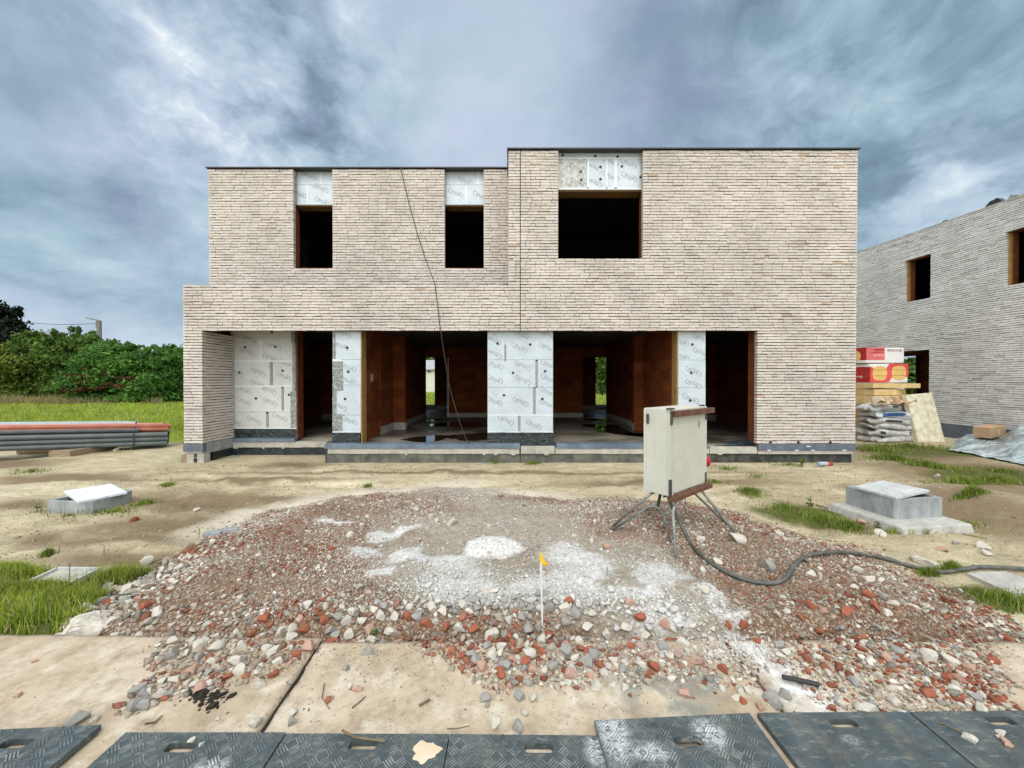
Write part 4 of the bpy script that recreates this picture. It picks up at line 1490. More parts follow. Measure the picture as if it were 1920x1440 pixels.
def base_zone():
    h = HB
    # sills of blue-grey metal, upstand and slope
    def sill(px0, px1, Y, py0, py1, seed=0):
        x0, x1 = P(px0, py0, Y).x, P(px1, py0, Y).x
        z1, z0 = P(960, py0, Y).z, P(960, py1, Y).z
        mb = MB()
        prof = [(Y + .16, z1 + .004), (Y + .06, z1 + .002), (Y - .03, z1 - .012), (Y - .045, z1 - .022), (Y - .045, z0 + .004), (Y - .03, z0), (Y + .16, z0)]
        for (a, za), (b, zb) in zip(prof[:-1], prof[1:]):
            mb.face(((x0, a, za), (x0, b, zb), (x1, b, zb), (x1, a, za)))
        mb.face([(x0, a, z_) for a, z_ in prof])
        mb.face([(x1, a, z_) for a, z_ in prof][::-1])
        return mb.build("window_sill", 'alu', house)
    sill(428, 554, Yl - .06, 821.5, 828.2)
    for a, b in ((610, 680.5), (681, 906), (906.5, 975)):
        sill(a, b, Yf + .05, 832, 841)
    for a, b in ((1043.5, 1156.5), (1157, 1325)):
        sill(a, b, Yf + .05, 832, 841)
    # sagging loose sill in the right hand opening
    a, b = P(1335, 838, Yi), P(1418, 829, Yi + .05)
    mb = MB()
    pts = [(a.x, Yf + .04, a.z), (b.x, Yf + .02, a.z + .01), (b.x - .01, Yi + .3, b.z + .06), (b.x - .1, Yi + .22, b.z + .05), (a.x + .15, Yi + .12, a.z + .05)]
    mb.prism(pts, .012)
    mb.build("loose_membrane", 'membrane', house)
    r = random.Random(12)
    def blocks(px0, px1, Y, py0, py1, d, skip=()):
        """pale blocks in a row"""
        x0, x1 = P(px0, py0, Y).x, P(px1, py0, Y).x
        z1, z0 = P(960, py0, Y).z, P(960, py1, Y).z
        mb = MB()
        x = x0
        while x < x1 - .02:
            e = min(x1, x + r.choice((.39, .39, .6, .3)))
            if x1 - e < .1:
                e = x1
            j = r.uniform(-.005, .005)
            mb.box(x + .002, Y + j, z0 + r.uniform(-.004, .004), e - .002, Y + d, z1)
            # mortar squeezed out under the block
            if r.random() < .4:
                q = r.uniform(x + .05, e - .05)
                mb.obox((q, Y + .01, z0 - .012), (r.uniform(.02, .05), 0, 0), (0, .02, 0), (0, 0, .014))
            x = e
        return mb.build("pale_block_course", 'block', house)
    blocks(432, 612.5, Yl - .08, 828.5, 839, .3)
    blocks(614, 974, Yf + .02, 841.2, 851, .3)
    blocks(976.5, 1040, Yf + .0, 838, 851, .3)
    blocks(1041, 1330, Yf + .02, 841.2, 851, .3)
    blocks(1331, 1420, Yf + .02, 838, 850.5, .3)
    # coated foundations below
    def found(px0, px1, Y, py0, mat, d=.3, px_=None):
        x0, x1 = P(px0, py0, Y).x, P(px1, py0, Y).x
        z1 = P(960, py0, Y).z
        mb = MB()
        n = max(3, int((x1 - x0) / .12))
        rr = random.Random(int(px0))
        prev = None
        for i in range(n + 1):
            x = x0 + (x1 - x0) * i / n
            o = rr.uniform(0, .012)
            cur = (Vector((x, Y + o, -.3)), Vector((x, Y + o * .3, z1)))
            if prev:
                mb.face((prev[0], cur[0], cur[1], prev[1]))
                mb.face((prev[1], cur[1], cur[1] + Vector((0, d, 0)), prev[1] + Vector((0, d, 0))))
            prev = cur
        mb.box(x0, Y + .014, -.3, x1, Y + d, z1 - .002)
        return mb.build("foundation", mat, house)
    found(434, 613, Yl - .06, 839, 'membrane')
    found(612.5, 974.5, Yf + .04, 851, 'found_grey')
    found(976, 1041, Yf + .03, 851, 'found_grey')
    found(1041, 1331, Yf + .04, 851, 'found_grey')
    found(1331, 1424, Yf + .05, 850.5, 'found')
    found(1424, 1597, Yf + .05, 851.5, 'found')
    mb = MB()
    x0 = P(612.5, 850, Yf + .04).x
    mb.box(x0 - .04, Yf + .06, -.3, x0 - .001, Yl - .05, P(960, 842, Yf).z)
    mb.build("foundation", 'found', house)
    # base strip under the brick on the right and its pale block line
    x0, x1 = P(1422, 840, Yf).x, h['xr'] + .004
    z1, z0 = ZB - .002, P(960, 845, Yf).z
    mb = MB()
    mb.box(x0, Yf - .012, z0, x1, Yf + .1, z1)
    rr = random.Random(3)
    mb.build("base_strip", 'dpc', house)
    mb = MB()
    mb.box(x0, Yf + .006, P(960, 851.5, Yf).z, x1 - .05, Yf + .2, z0 - .001)
    mb.build("pale_block_course", 'block', house)
    for px in (1445, 1497, 1557):
        p = P(px, 829, Yf - .012)
        mb = MB()
        mb.face([p + Vector(q) for q in ((-.03, -.002, -.025), (.03, -.004, -.025), (.02, -.003, .015), (0, -.005, .03), (-.015, -.003, .02))])
        mb.face([p + Vector(q) for q in ((-.03, .004, -.025), (.03, .004, -.025), (.02, .004, .015), (0, .004, .03), (-.015, .004, .02))][::-1])
        mb.build("torn_membrane", 'membrane', house)
    for px, py in ((1442, 844.5), (1494, 844.5), (1524, 844.5), (1583, 844), (1516, 837)):
        p = P(px, py, Yf - .014)
        mb = MB()
        mb.obox(p, (rr.uniform(.03, .05), 0, 0), (0, .004, 0), (0, 0, .011))
        mb.build("mortar_dab", 'tape', house)
    # left pier base: metal strip, grey return, blocks beneath
    xa, xb = h['xl'] - .012, h['xp'] + .012
    mb = MB()
    mb.box(xa, Yf - .014, P(960, 846.5, Yf).z, xb, Yf + .09, ZB - .002)
    mb.build("base_strip", 'dpc', house)
    mb = MB()
    mb.box(h['xp'] - .09, Yf + .092, P(960, 849, Yf).z - .03, xb - .002, Yl - .06, ZB - .003)
    mb.build("base_return", 'concrete_grey', house)
    mb = MB()
    mb.box(h['xp'] - .08, Yf + .3, -.3, xb - .02, Yl - .05, P(960, 849, Yf).z - .032)
    mb.build("foundation", 'membrane', house)
    mb = MB()
    mb.box(xa + .02, Yf + .01, P(960, 850, Yf).z, xb - .03, Yf + .24, P(960, 846.8, Yf).z)
    mb.build("pale_block_course", 'block', house)


base_zone()


def pier_blocks():
    g = 'concrete blocks under the left pier'
    zt = P(960, 850.4, Yf).z
    for px, w, lab, zt_ in ((357, .075, "pale concrete block under the left brick pier, left of the pipe stub", zt), (376.5, .07, "concrete block under the left brick pier, right of the pipe stub", zt)):
        p = P(px, 858, Yf + .03)
        mb = MB()
        mb.box(p.x - w, Yf + .02, -.06, p.x + w, Yf + .2, zt_ - .003)
        mb.own("concrete_block", 'block', lab, "block", group=g, bevel=.006)
    p = P(344, 858, Yf + .05)
    mb = MB()
    mb.obox((p.x, Yf + .12, .07), (.05, .02, 0), (-.03, .09, 0), (0, .01, .09))
    mb.own("concrete_block", 'wood', "tilted brown block standing just outside the left brick pier", "block", bevel=.006)
    p = P(367, 862, Yf + .03)
    mb = MB()
    ring_pipe(mb, (p.x, Yf + .02, .055), (0, 1, 0), .05, .042, .3, 0, 1)
    mb.own("drain_pipe", ['concrete_grey', 'inside_pipe'], "short drain pipe stub poking out beneath the left brick pier", "pipe")


def ring_pipe(mb, c, ax, ro, ri, ln, mi=0, mi2=1, seg=16, ends=True):
    """hollow pipe from c along ax"""
    c, ax = Vector(c), Vector(ax).normalized()
    up = Vector((0, 0, 1)) if abs(ax.z) < .9 else Vector((1, 0, 0))
    a = ax.cross(up).normalized()
    b = a.cross(ax)
    R = lambda r, t, k: c + ax * t + r * (math.cos(2 * math.pi * k / seg) * a + math.sin(2 * math.pi * k / seg) * b)
    for k in range(seg):
        mb.face((R(ro, 0, k), R(ro, ln, k), R(ro, ln, k + 1), R(ro, 0, k + 1)), mi)
        mb.face((R(ri, 0, k + 1), R(ri, ln, k + 1), R(ri, ln, k), R(ri, 0, k)), mi2)
        mb.face((R(ro, 0, k + 1), R(ri, 0, k + 1), R(ri, 0, k), R(ro, 0, k)), mi)
        mb.face((R(ro, ln, k), R(ri, ln, k), R(ri, ln, k + 1), R(ro, ln, k + 1)), mi)


pier_blocks()


# wire hanging down the front
def facade_wire():
    pts = []
    for px, py, Y in ((751, 314, Yu - .04), (757, 340, Yu - .03), (766, 378, Yu - .03), (783, 440, Yu - .02), (798, 486, Yu - .02), (813, 526, Yf + .15), (815.5, 533, Yf - .015), (819, 560, Yf - .025), (824, 605, Yf - .03), (827, 625, Yf - .02), (834, 672, Yf + .05), (843, 726, Yf + .08), (858, 780, Yf + .08), (873, 822, Yf + .08), (881, 831, Yf + .05)):
        pts.append(P(px, py, Y))
    fine = []
    for i in range(len(pts) - 1):
        for k in range(4):
            fine.append(pts[i].lerp(pts[i + 1], k / 4))
    fine.append(pts[-1])
    mb = MB()
    mb.tube(fine, .0085, 6)
    mb.own("wire", 'rope', "thin dark wire hanging from the roof edge down the brick front", "wire", smooth=True)


facade_wire()

# ------------------------------------------------------------------ neighbouring house
NB0 = P(1920, 367.5, 10.2)
NDIR = Vector((-.0624, 1, 0)).normalized()
NN = Vector((-NDIR.y, NDIR.x, 0))      # outward, towards the site


def NBhit(px, py, off=0.0):
    """(along, height) where a sight line meets the neighbour's wall plane, pushed in by off"""
    d = ray(px, py)
    o = Vector((NB0.x, NB0.y, 0)) - NN * off
    t = (o.x * NN.x + o.y * NN.y) / (d.x * NN.x + d.y * NN.y)
    q = Vector((d.x * t, d.y * t, CZ + d.z * t))
    return (q - o).dot(NDIR), q.z


def neighbour():
    root = thing("neighbouring_house", "flat roofed house of grey white brick with two square upper windows", "house", (NB0.x + 4, NB0.y + 4, 0))
    zt = NBhit(1760, 421)[1]
    s1, s0 = 8.2, -5.0
    w = []
    for a, b, t, bt in ((1696, 1745, 490, 568.5), (1885, 1945, 437, 535)):
        sa, za = NBhit(a, t)
        _, zs = NBhit(a, bt)
        sb, _ = NBhit(b, t)
        w.append((sb, sa, zs, za))
    dl, _ = NBhit(1672, 700)
    dr, dt = NBhit(1742.5, 654.5)
    rects = []
    cuts = sorted({s0, s1, dr, dl} | {q for x in w for q in x[:2]})
    for a, b in zip(cuts[:-1], cuts[1:]):
        m_ = (a + b) / 2
        holes = [(zs, za) for sb, sa, zs, za in w if sb < m_ < sa]
        if dr < m_ < dl:
            holes.append((-1, dt))
        z = ZB
        for zs, za in sorted(holes):
            if zs > z:
                rects.append((a, b, z, zs))
            z = za
        rects.append((a, b, z, zt))
    brick_wall("brick_facade", (NB0.x, NB0.y, 0), NDIR, NN, rects, root, 77, ('brick2', 'joint2'), recess=.014, gap=.012, blen=.215)
    U, V3 = NDIR, Vector((0, 0, 1))

    def slab(sa, sb, d0, d1, z0, z1, nm, m_):
        mb = MB()
        q = lambda s, d: Vector((NB0.x, NB0.y, 0)) + U * s - NN * d
        b = [q(sa, d1), q(sb, d1), q(sb, d0), q(sa, d0)]
        if (b[1] - b[0]).cross(b[2] - b[1]).z < 0:
            b = b[::-1]
        mb.hexa([p + V3 * z0 for p in b] + [p + V3 * z1 for p in b])
        return mb.build(nm, m_, root)
    slab(s0, s1, .012, .2, -.2, ZB - .002, "base_strip", 'dpc')
    # inner leaf round the openings
    zz = zt - .02
    W_ = sorted(w)
    d = (.16, .3)
    edges = [s0] + [q for sb, sa, _, _ in W_ for q in (sb, sa)] + [s1]
    for a, b in ((edges[0], edges[1]), (edges[2], edges[3]), (edges[4], edges[5])):
        slab(a, b, d[0], d[1], 3.3, zz, "clay_block_wall", 'clay')
    for sb, sa, zs, za in W_:
        slab(sb, sa, d[0], d[1], 3.3, zs, "clay_block_wall", 'clay')
        slab(sb, sa, d[0], d[1], za, zz, "clay_block_wall", 'clay')
        slab(sa - .03, sa - .002, .1, .19, zs, za, "window_reveal", 'ply')
        slab(sa - .035, sa - .031 + .001, .192, .36, zs, za, "window_reveal", 'ply_red')
    slab(s0, dr, d[0], d[1], -.1, 3.0, "clay_block_wall", 'clay')
    slab(dl, s1, d[0], d[1], -.1, 3.0, "clay_block_wall", 'clay')
    slab(dr, dl, d[0], d[1], dt, 3.0, "clay_block_wall", 'clay')
    slab(s0, s1, .14, 7.0, 3.0, 3.3, "first_floor_slab", 'dark')
    slab(s0, s1, .14, 7.0, zt - .3, zt - .12, "roof_slab", 'dark')
    slab(s0, s1, .14, 7.0, -.1, .33, "ground_floor_slab", 'screed')
    # far wall with an opening seen through the door
    dd = 5.0
    a, zt1 = NBhit(1697, 668, dd)
    b, zs1 = NBhit(1720, 722, dd)
    sa, sb = max(a, b), min(a, b)
    slab(s0, sb, dd, dd + .2, .33, 3.0, "clay_block_wall", 'clay')
    slab(sa + 1.2, s1, dd, dd + .2, .33, 3.0, "clay_block_wall", 'clay')
    slab(sb, sa + 1.2, dd, dd + .2, zt1, 3.0, "clay_block_wall", 'clay')
    slab(sb - .02, sb + .0, dd - .1, dd - .002, .33, zt1, "window_reveal", 'concrete_grey')
    slab(s0, s1, 6.0, 6.14, 3.3, zt - .3, "inner_wall", 'dark')
    for s in (s0, s1 - .14, (edges[2] + edges[3]) / 2):
        slab(s, s + .14, .31, 5.99, 3.3, zt - .3, "inner_wall", 'dark')
    slab(dr - .5, dr - .36, .31, 4.9, .33, 3.0, "inner_wall", 'clay')
    slab(sb - .42, sb - .36, 3.0, 3.1, .33, 2.6, "wooden_post", 'ply')
    # thin roof edge
    slab(s0, s1, -.01, .12, zt + .003, zt + .03, "roof_trim", 'block')
    return zt


NZT = neighbour()


def roof_scraps():
    for i, (px, py, w, h, lab) in enumerate(((1766, 418, .22, .07, "small dark scrap on the neighbouring roof edge, farthest along"), (1856, 386.5, .42, .18, "black folded membrane lying on the neighbouring roof edge"), (1893, 374, .26, .13, "grey scrap on the neighbouring roof edge nearest the front"))):
        s, z = NBhit(px, py)
        c = Vector((NB0.x, NB0.y, 0)) + NDIR * s - NN * .1
        r = random.Random(i)
        mb = MB()
        n = 7
        top = []
        for k in range(n):
            t = k / (n - 1)
            top.append((t - .5, math.sin(math.pi * t) * (1 + .3 * r.uniform(-1, 1))))
        for k in range(n - 1):
            for dd in (0,):
                a, b = top[k], top[k + 1]
                pa, pb = c + NDIR * a[0] * w, c + NDIR * b[0] * w
                q = [pa + Vector((0, 0, .03)), pb + Vector((0, 0, .03)), pb + Vector((0, 0, .04 + b[1] * h)), pa + Vector((0, 0, .04 + a[1] * h))]
                back = [p - NN * .16 for p in q]
                mb.face(q)
                mb.face(back[::-1])
                mb.face((q[3], q[2], back[2], back[3]))
        for p in range(len(mb.v)):
            x, y, zz = mb.v[p]
            mb.v[p] = (x, y, zz + NZT)
        mb.own("membrane_scrap" if i < 2 else "roof_scrap", 'membrane' if i < 2 else 'concrete_grey', lab, "scrap")


roof_scraps()


# ------------------------------------------------------------------ road slabs and track mats
def fine_slab(name, poly, top, thick, nx, ny, mats, label, cat, group, attrs=None, bend=None):
    """four-cornered plate as a fine grid with real thickness; poly: far-left, far-right, near-right, near-left"""
    A, B, C, D = [np.array(p, float) for p in poly]
    u, v = np.meshgrid(np.linspace(0, 1, nx), np.linspace(0, 1, ny))
    x = (A[0] * (1 - u) + B[0] * u) * (1 - v) + (D[0] * (1 - u) + C[0] * u) * v
    y = (A[1] * (1 - u) + B[1] * u) * (1 - v) + (D[1] * (1 - u) + C[1] * u) * v
    x, y = x.ravel(), y.ravel()
    uu, vv = u.ravel(), v.ravel()
    edge = np.minimum(np.minimum(uu, 1 - uu) * abs(B[0] - A[0]), np.minimum(vv, 1 - vv) * abs(A[1] - D[1]))
    z = np.full(x.shape, float(top)) - 0.006 * sstep(.03, 0, edge) + (bend(uu, vv) if bend else 0)
    jag = (fbm(x * 9, y * 9, 31) - .5) * .03 * sstep(.05, 0, edge)
    x, y = x + jag, y + jag
    n = nx * ny
    i = np.arange(n).reshape(ny, nx)
    top_f = np.stack([i[1:, :-1], i[1:, 1:], i[:-1, 1:], i[:-1, :-1]], -1).reshape(-1, 4)
    V = np.concatenate([np.stack([x, y, z], 1), np.stack([x, y, z - thick], 1)])
    rim = np.concatenate([i[0, :], i[1:, -1], i[-1, -2::-1], i[-2:0:-1, 0]])
    nxt = np.roll(rim, -1)
    side = np.stack([rim, nxt, nxt + n, rim + n], 1)
    bot = top_f[:, ::-1] + n
    c = V.mean(0) * np.array([1, 1, 0]) + np.array([0, 0, V[:, 2].min()])
    va = {}
    for k, fn in (attrs or {}).items():
        va[k] = fn(V[:, 0], V[:, 1])
    o = np_mesh(name, V - c, np.concatenate([top_f, side, bot]), mats, vert_attr=va)
    o.location = c
    return tag(o, label, cat, group)


GREYZ = [ell(*q) for q in ((1200, 1290, 50, 40), (1300, 1285, 80, 25), (1260, 1330, 80, 20))]
LIMEZ = [ell(*q) for q in ((1500, 1305, 60, 30), (1450, 1250, 50, 22), (1400, 1225, 60, 20))]
SL_ATTR = dict(grey=lambda x, y: ell_mask(GREYZ, x, y), lime=lambda x, y: ell_mask(LIMEZ, x, y))
for poly, lab in ((((-4.02, 2.60), (-1.268, 2.548), (-1.181, .4), (-4.0, .4)), "sand coloured concrete road slab on the left with a bare clean surface"),
                  (((-1.240, 2.51), (1.388, 2.535), (1.403, .4), (-1.152, .4)), "middle concrete road slab speckled with brick crumbs between two open joints"),
                  (((1.418, 2.535), (4.10, 2.50), (4.12, .4), (1.434, .4)), "concrete road slab on the right mostly buried under rubble")):
    fine_slab("concrete_slab", poly, SLAB_TOP, .14, 90, 70, 'slab', lab, "concrete slab", "concrete road slabs along the front", SL_ATTR,
              bend=lambda u, v: (fbm(u * 9, v * 9, 77) - .5) * .008)


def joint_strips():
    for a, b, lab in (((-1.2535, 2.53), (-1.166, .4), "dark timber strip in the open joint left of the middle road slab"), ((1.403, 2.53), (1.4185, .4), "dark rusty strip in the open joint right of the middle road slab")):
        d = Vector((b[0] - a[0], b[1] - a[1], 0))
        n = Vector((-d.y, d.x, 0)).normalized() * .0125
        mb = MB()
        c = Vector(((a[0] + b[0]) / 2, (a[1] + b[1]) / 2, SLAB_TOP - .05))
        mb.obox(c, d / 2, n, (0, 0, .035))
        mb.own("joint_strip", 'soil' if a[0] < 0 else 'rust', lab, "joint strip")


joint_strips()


def track_mat(corners, hole, label, tilt=(0, 0, 0, 0), wear=(), smooth_mat=False, tread=1.0, zoff=0.0):
    """corners far-left, far-right, near-right, near-left (x, y); tilt lifts each corner"""
    z = SLAB_TOP + .030 + zoff
    cs = [Vector((c[0], c[1], z + t)) for c, t in zip(corners, tilt)]

    def q(u, v):
        return (cs[0] * (1 - u) + cs[1] * u) * (1 - v) + (cs[3] * (1 - u) + cs[2] * u) * v
    wdt = (cs[1] - cs[0]).length
    ln = (cs[3] - cs[0]).length
    nrm = (cs[1] - cs[0]).cross(cs[0] - cs[3]).normalized()
    hu, hv = hole
    ru, rv = .066 / wdt, .022 / ln
    # top sheet: grid cells, leaving out the hand hole, which gets a rounded rim
    nu, nv = 36, 30
    mb = MB()
    us = sorted({round(i / nu, 5) for i in range(nu + 1)} | {hu - ru, hu + ru})
    vs = sorted({round(i / nv, 5) for i in range(nv + 1)} | {hv - rv, hv + rv})
    th = nrm * .027
    for a, b in zip(us[:-1], us[1:]):
        for c, d in zip(vs[:-1], vs[1:]):
            m = ((a + b) / 2, (c + d) / 2)
            if abs(m[0] - hu) < ru and abs(m[1] - hv) < rv:
                continue
            p = [q(a, d), q(b, d), q(b, c), q(a, c)]
            mb.face(p)
            mb.face([k - th for k in p][::-1])
    def rimq(path):
        for a, b in zip(path, path[1:] + path[:1]):
            pa, pb = q(*a), q(*b)
            mb.face((pa, pa - th, pb - th, pb))
    rimq([(0, 0), (0, 1), (1, 1), (1, 0)])
    rimq([(hu - ru, hv - rv), (hu + ru, hv - rv), (hu + ru, hv + rv), (hu - ru, hv + rv)])
    # rounded ends of the hand hole
    for su in (-1, 1):
        for sv in (-1, 1):
            c0 = (hu + su * ru, hv + sv * rv)
            k = .016
            arc = []
            for t in np.linspace(0, math.pi / 2, 6):
                arc.append((hu + su * (ru - k / wdt * (1 - math.sin(t))), hv + sv * (rv - k / ln * (1 - math.cos(t)))))
            pts = [q(*c0) - nrm * .0006] + [q(*a) - nrm * .0006 for a in arc]
            if (pts[1] - pts[0]).cross(pts[2] - pts[0]).dot(nrm) < 0:
                pts = pts[::-1]
            mb.face(pts)
            for a, b in zip(arc[:-1], arc[1:]):
                mb.face((q(*a), q(*b), q(*b) - th, q(*a) - th))
    # raised tread bars, groups turned alternately
    if not smooth_mat:
        cell = .056
        r = random.Random(int(corners[0][0] * 100))
        for iu in range(int(wdt / cell)):
            for iv in range(int(min(ln, .75) / cell)):
                cu, cv = (iu + .5) * cell / wdt, (iv + .5) * cell / ln
                if abs(cu - hu) < ru + .03 and abs(cv - hv) < rv + .04:
                    continue
                if r.random() > tread:
                    continue
                a = math.pi / 4 if (iu + iv) % 2 else -math.pi / 4
                eu = (cs[1] - cs[0]).normalized()
                ev = (cs[3] - cs[0]).normalized()
                d1 = eu * math.cos(a) + ev * math.sin(a)
                d2 = d1.cross(nrm)
                c = q(cu, cv) + nrm * .0012
                for k in (-1.5, -.5, .5, 1.5):
                    mb.obox(c + d2 * k * .0112, d1 * .0215, d2 * .0027, nrm * .0022, 1)
    o = mb.own("track_mat", ['mat', 'mat_bar'], label, "ground mat", group="dark plastic track mats along the front edge")
    me = o.data
    co = np.empty(len(me.vertices) * 3)
    me.vertices.foreach_get("co", co)
    co = co.reshape(-1, 3) + np.array(o.location)
    w = np.zeros(len(co))
    for cx, cy, rx, ry in wear:
        w = np.maximum(w, sstep(1.3, .5, np.hypot((co[:, 0] - cx) / rx, (co[:, 1] - cy) / ry)))
    a = me.attributes.new("wear", 'FLOAT', 'POINT')
    a.data.foreach_set("value", w.astype(np.float32))
    return o


def mpx(px, py, z=.06):
    p = PZ(px, py, z)
    return (p.x, p.y)


def wz(px, py, rx, ry):
    c = mpx(px, py)
    return (c[0], c[1], abs(mpx(px + rx, py)[0] - c[0]), abs(mpx(px, py - ry)[1] - mpx(px, py + ry)[1]) / 2)


TM = "dark track mat "
track_mat((mpx(-170, 1378), mpx(190, 1365), (-2.02, .9), (-2.83, .9)), (.66, .085), TM + "at the left end, its corner lifted off the sandy slab", (0, .012, 0, 0))
track_mat((mpx(236, 1375), mpx(536, 1375), (-1.095, .8), (-1.85, .8)), (.43, .075), TM + "second from the left, with two small pebbles in its hand hole", wear=[wz(390, 1442, 36, 12)])
track_mat((mpx(538, 1377), mpx(842, 1378), (-.30, .8), (-1.085, .8)), (.50, .055), TM + "with a forked twig and a dried mud splash", wear=())
track_mat((mpx(844, 1378), mpx(1128, 1381), (.43, .8), (-.295, .8)), (.58, .065), TM + "tucked under the edge of the tilted one, grit in its hand hole", wear=[wz(1118, 1412, 22, 30)])
track_mat((mpx(1114, 1356, .075), mpx(1405, 1342, .085), (1.20, .8), (.46, .8)), (.52, .12), TM + "tilted over its neighbour and splashed white with plaster", (.012, .022, .01, .01), [wz(1150, 1385, 30, 60), wz(1330, 1390, 30, 30), wz(1220, 1425, 40, 18)], zoff=.012)
track_mat((mpx(1420, 1338), mpx(1702, 1336), (2.015, .8), (1.275, .8)), (.50, .055), TM + "worn smooth, beside the tilted one", smooth_mat=True, wear=[wz(1590, 1384, 22, 7)])
track_mat((mpx(1706, 1336), mpx(2010, 1333), (2.82, .8), (2.03, .8)), (.47, .05), TM + "worn smooth at the right end with stones lying on it", smooth_mat=True)


# ------------------------------------------------------------------ chambers and covers
def square_ring(c, hw, hd, rot, z0, z1, wall, chamfer=0.0, mb=None, mi=0):
    """open concrete box"""
    mb = mb or MB()
    ca, sa = math.cos(rot), math.sin(rot)
    T = lambda x, y, z: (c[0] + x * ca - y * sa, c[1] + x * sa + y * ca, z)
    def outline(w, d, ch):
        if ch <= 0:
            return [(-w, -d), (w, -d), (w, d), (-w, d)]
        return [(-w + ch, -d), (w - ch, -d), (w, -d + ch), (w, d - ch), (w - ch, d), (-w + ch, d), (-w, d - ch), (-w, -d + ch)]
    O, I = outline(hw, hd, chamfer), outline(hw - wall, hd - wall, chamfer * .8)
    n = len(O)
    for k in range(n):
        j = (k + 1) % n
        mb.face((T(*O[k], z0), T(*O[j], z0), T(*O[j], z1), T(*O[k], z1)), mi)
        mb.face((T(*O[k], z1), T(*O[j], z1), T(*I[j], z1), T(*I[k], z1)), mi)
        mb.face((T(*I[j], z0), T(*I[k], z0), T(*I[k], z1), T(*I[j], z1)), mi)
    mb.face([T(*p, z0 + .02) for p in I], mi)
    return mb


def chambers():
    # left
    c = (-5.83, 5.32)
    g = hTs(*c)
    root = thing("inspection_chamber", "low square grey concrete chamber half open under a white lid", "chamber", (c[0], c[1], g - .05))
    square_ring(c, .32, .29, math.radians(-4), g - .12, g + .165, .055, .05).build("chamber_wall", 'concrete_grey', root, bevel=.008)
    zt = g + .172
    quad = [Vector(p) for p in ((-6.34, 5.42, zt + .026), (-5.66, 5.0, zt + .006), (-5.42, 5.40, zt + .016), (-6.02, 5.76, zt + .034))]
    mb = MB()
    mb.prism(quad, .028)
    mb.own("manhole_cover", 'lid_white', "flat white lid lying askew across the low left concrete chamber", "lid", bevel=.005)
    # right: base slab and taller chamber
    c = (4.77, 4.77)
    rot = math.radians(7)
    g = hTs(*c)
    root = thing("inspection_chamber", "tall grey concrete chamber box standing on a wide concrete base slab", "chamber", (c[0], c[1], g - .05))
    mb = MB()
    ca, sa = math.cos(rot), math.sin(rot)
    def T(x, y, z):
        return Vector((c[0] + x * ca - y * sa, c[1] + x * sa + y * ca, z))
    w, d = .455, .44
    b = [T(-w - .03, -d - .03, -.06), T(w + .03, -d - .03, -.06), T(w + .03, d + .03, -.06), T(-w - .03, d + .03, -.06)]
    t_ = [T(-w, -d, .105), T(w, -d, .105), T(w, d, .105), T(-w, d, .105)]
    mb.hexa(b + t_)
    mb.build("base_slab", 'concrete', root, bevel=.02)
    square_ring((4.82, 4.87), .335, .30, rot, .1052, .338, .055, 0.012).build("chamber_wall", 'concrete_grey', root, bevel=.006)
    quad = [Vector(p) for p in ((4.43, 4.97, .378), (4.53, 4.52, .366), (5.13, 4.71, .402), (5.02, 5.20, .395))]
    mb = MB()
    mb.prism(quad, .026)
    mb.own("manhole_cover", 'lid', "pale grey concrete lid lying askew on the tall right concrete chamber", "lid", bevel=.005)
    # flush frame on the left
    q = [PZ(px, py, .02) for px, py in ((107, 1071), (186, 1072), (109, 1110), (57, 1095))]
    ctr = sum(q, Vector()) / 4
    root = thing("manhole_cover", "square pale frame filled with gravel, set flush in the left grass", "frame", (ctr.x, ctr.y, 0))
    mb = MB()
    for a, b2 in zip(q, q[1:] + q[:1]):
        dd = (b2 - a).normalized()
        nn = Vector((-dd.y, dd.x, 0)) * .011
        mb.obox((a + b2) / 2 + Vector((0, 0, .012)), (b2 - a) / 2, nn, (0, 0, .024))
    mb.build("frame_rim", 'lid', root)
    mb = MB()
    mb.face([p.lerp(ctr, .04) + Vector((0, 0, .012)) for p in q][::-1])
    mb.build("gravel_filling", 'block', root)
    # slab on the right
    q = [PZ(px, py, .03) for px, py in ((1812, 1074), (1886, 1071), (1985, 1108), (1898, 1113))]
    mb = MB()
    mb.prism(q[::-1], .05)
    mb.own("cover_slab", 'concrete', "square pale concrete cover slab lying flat beside the right grass", "cover slab", bevel=.006)


chambers()


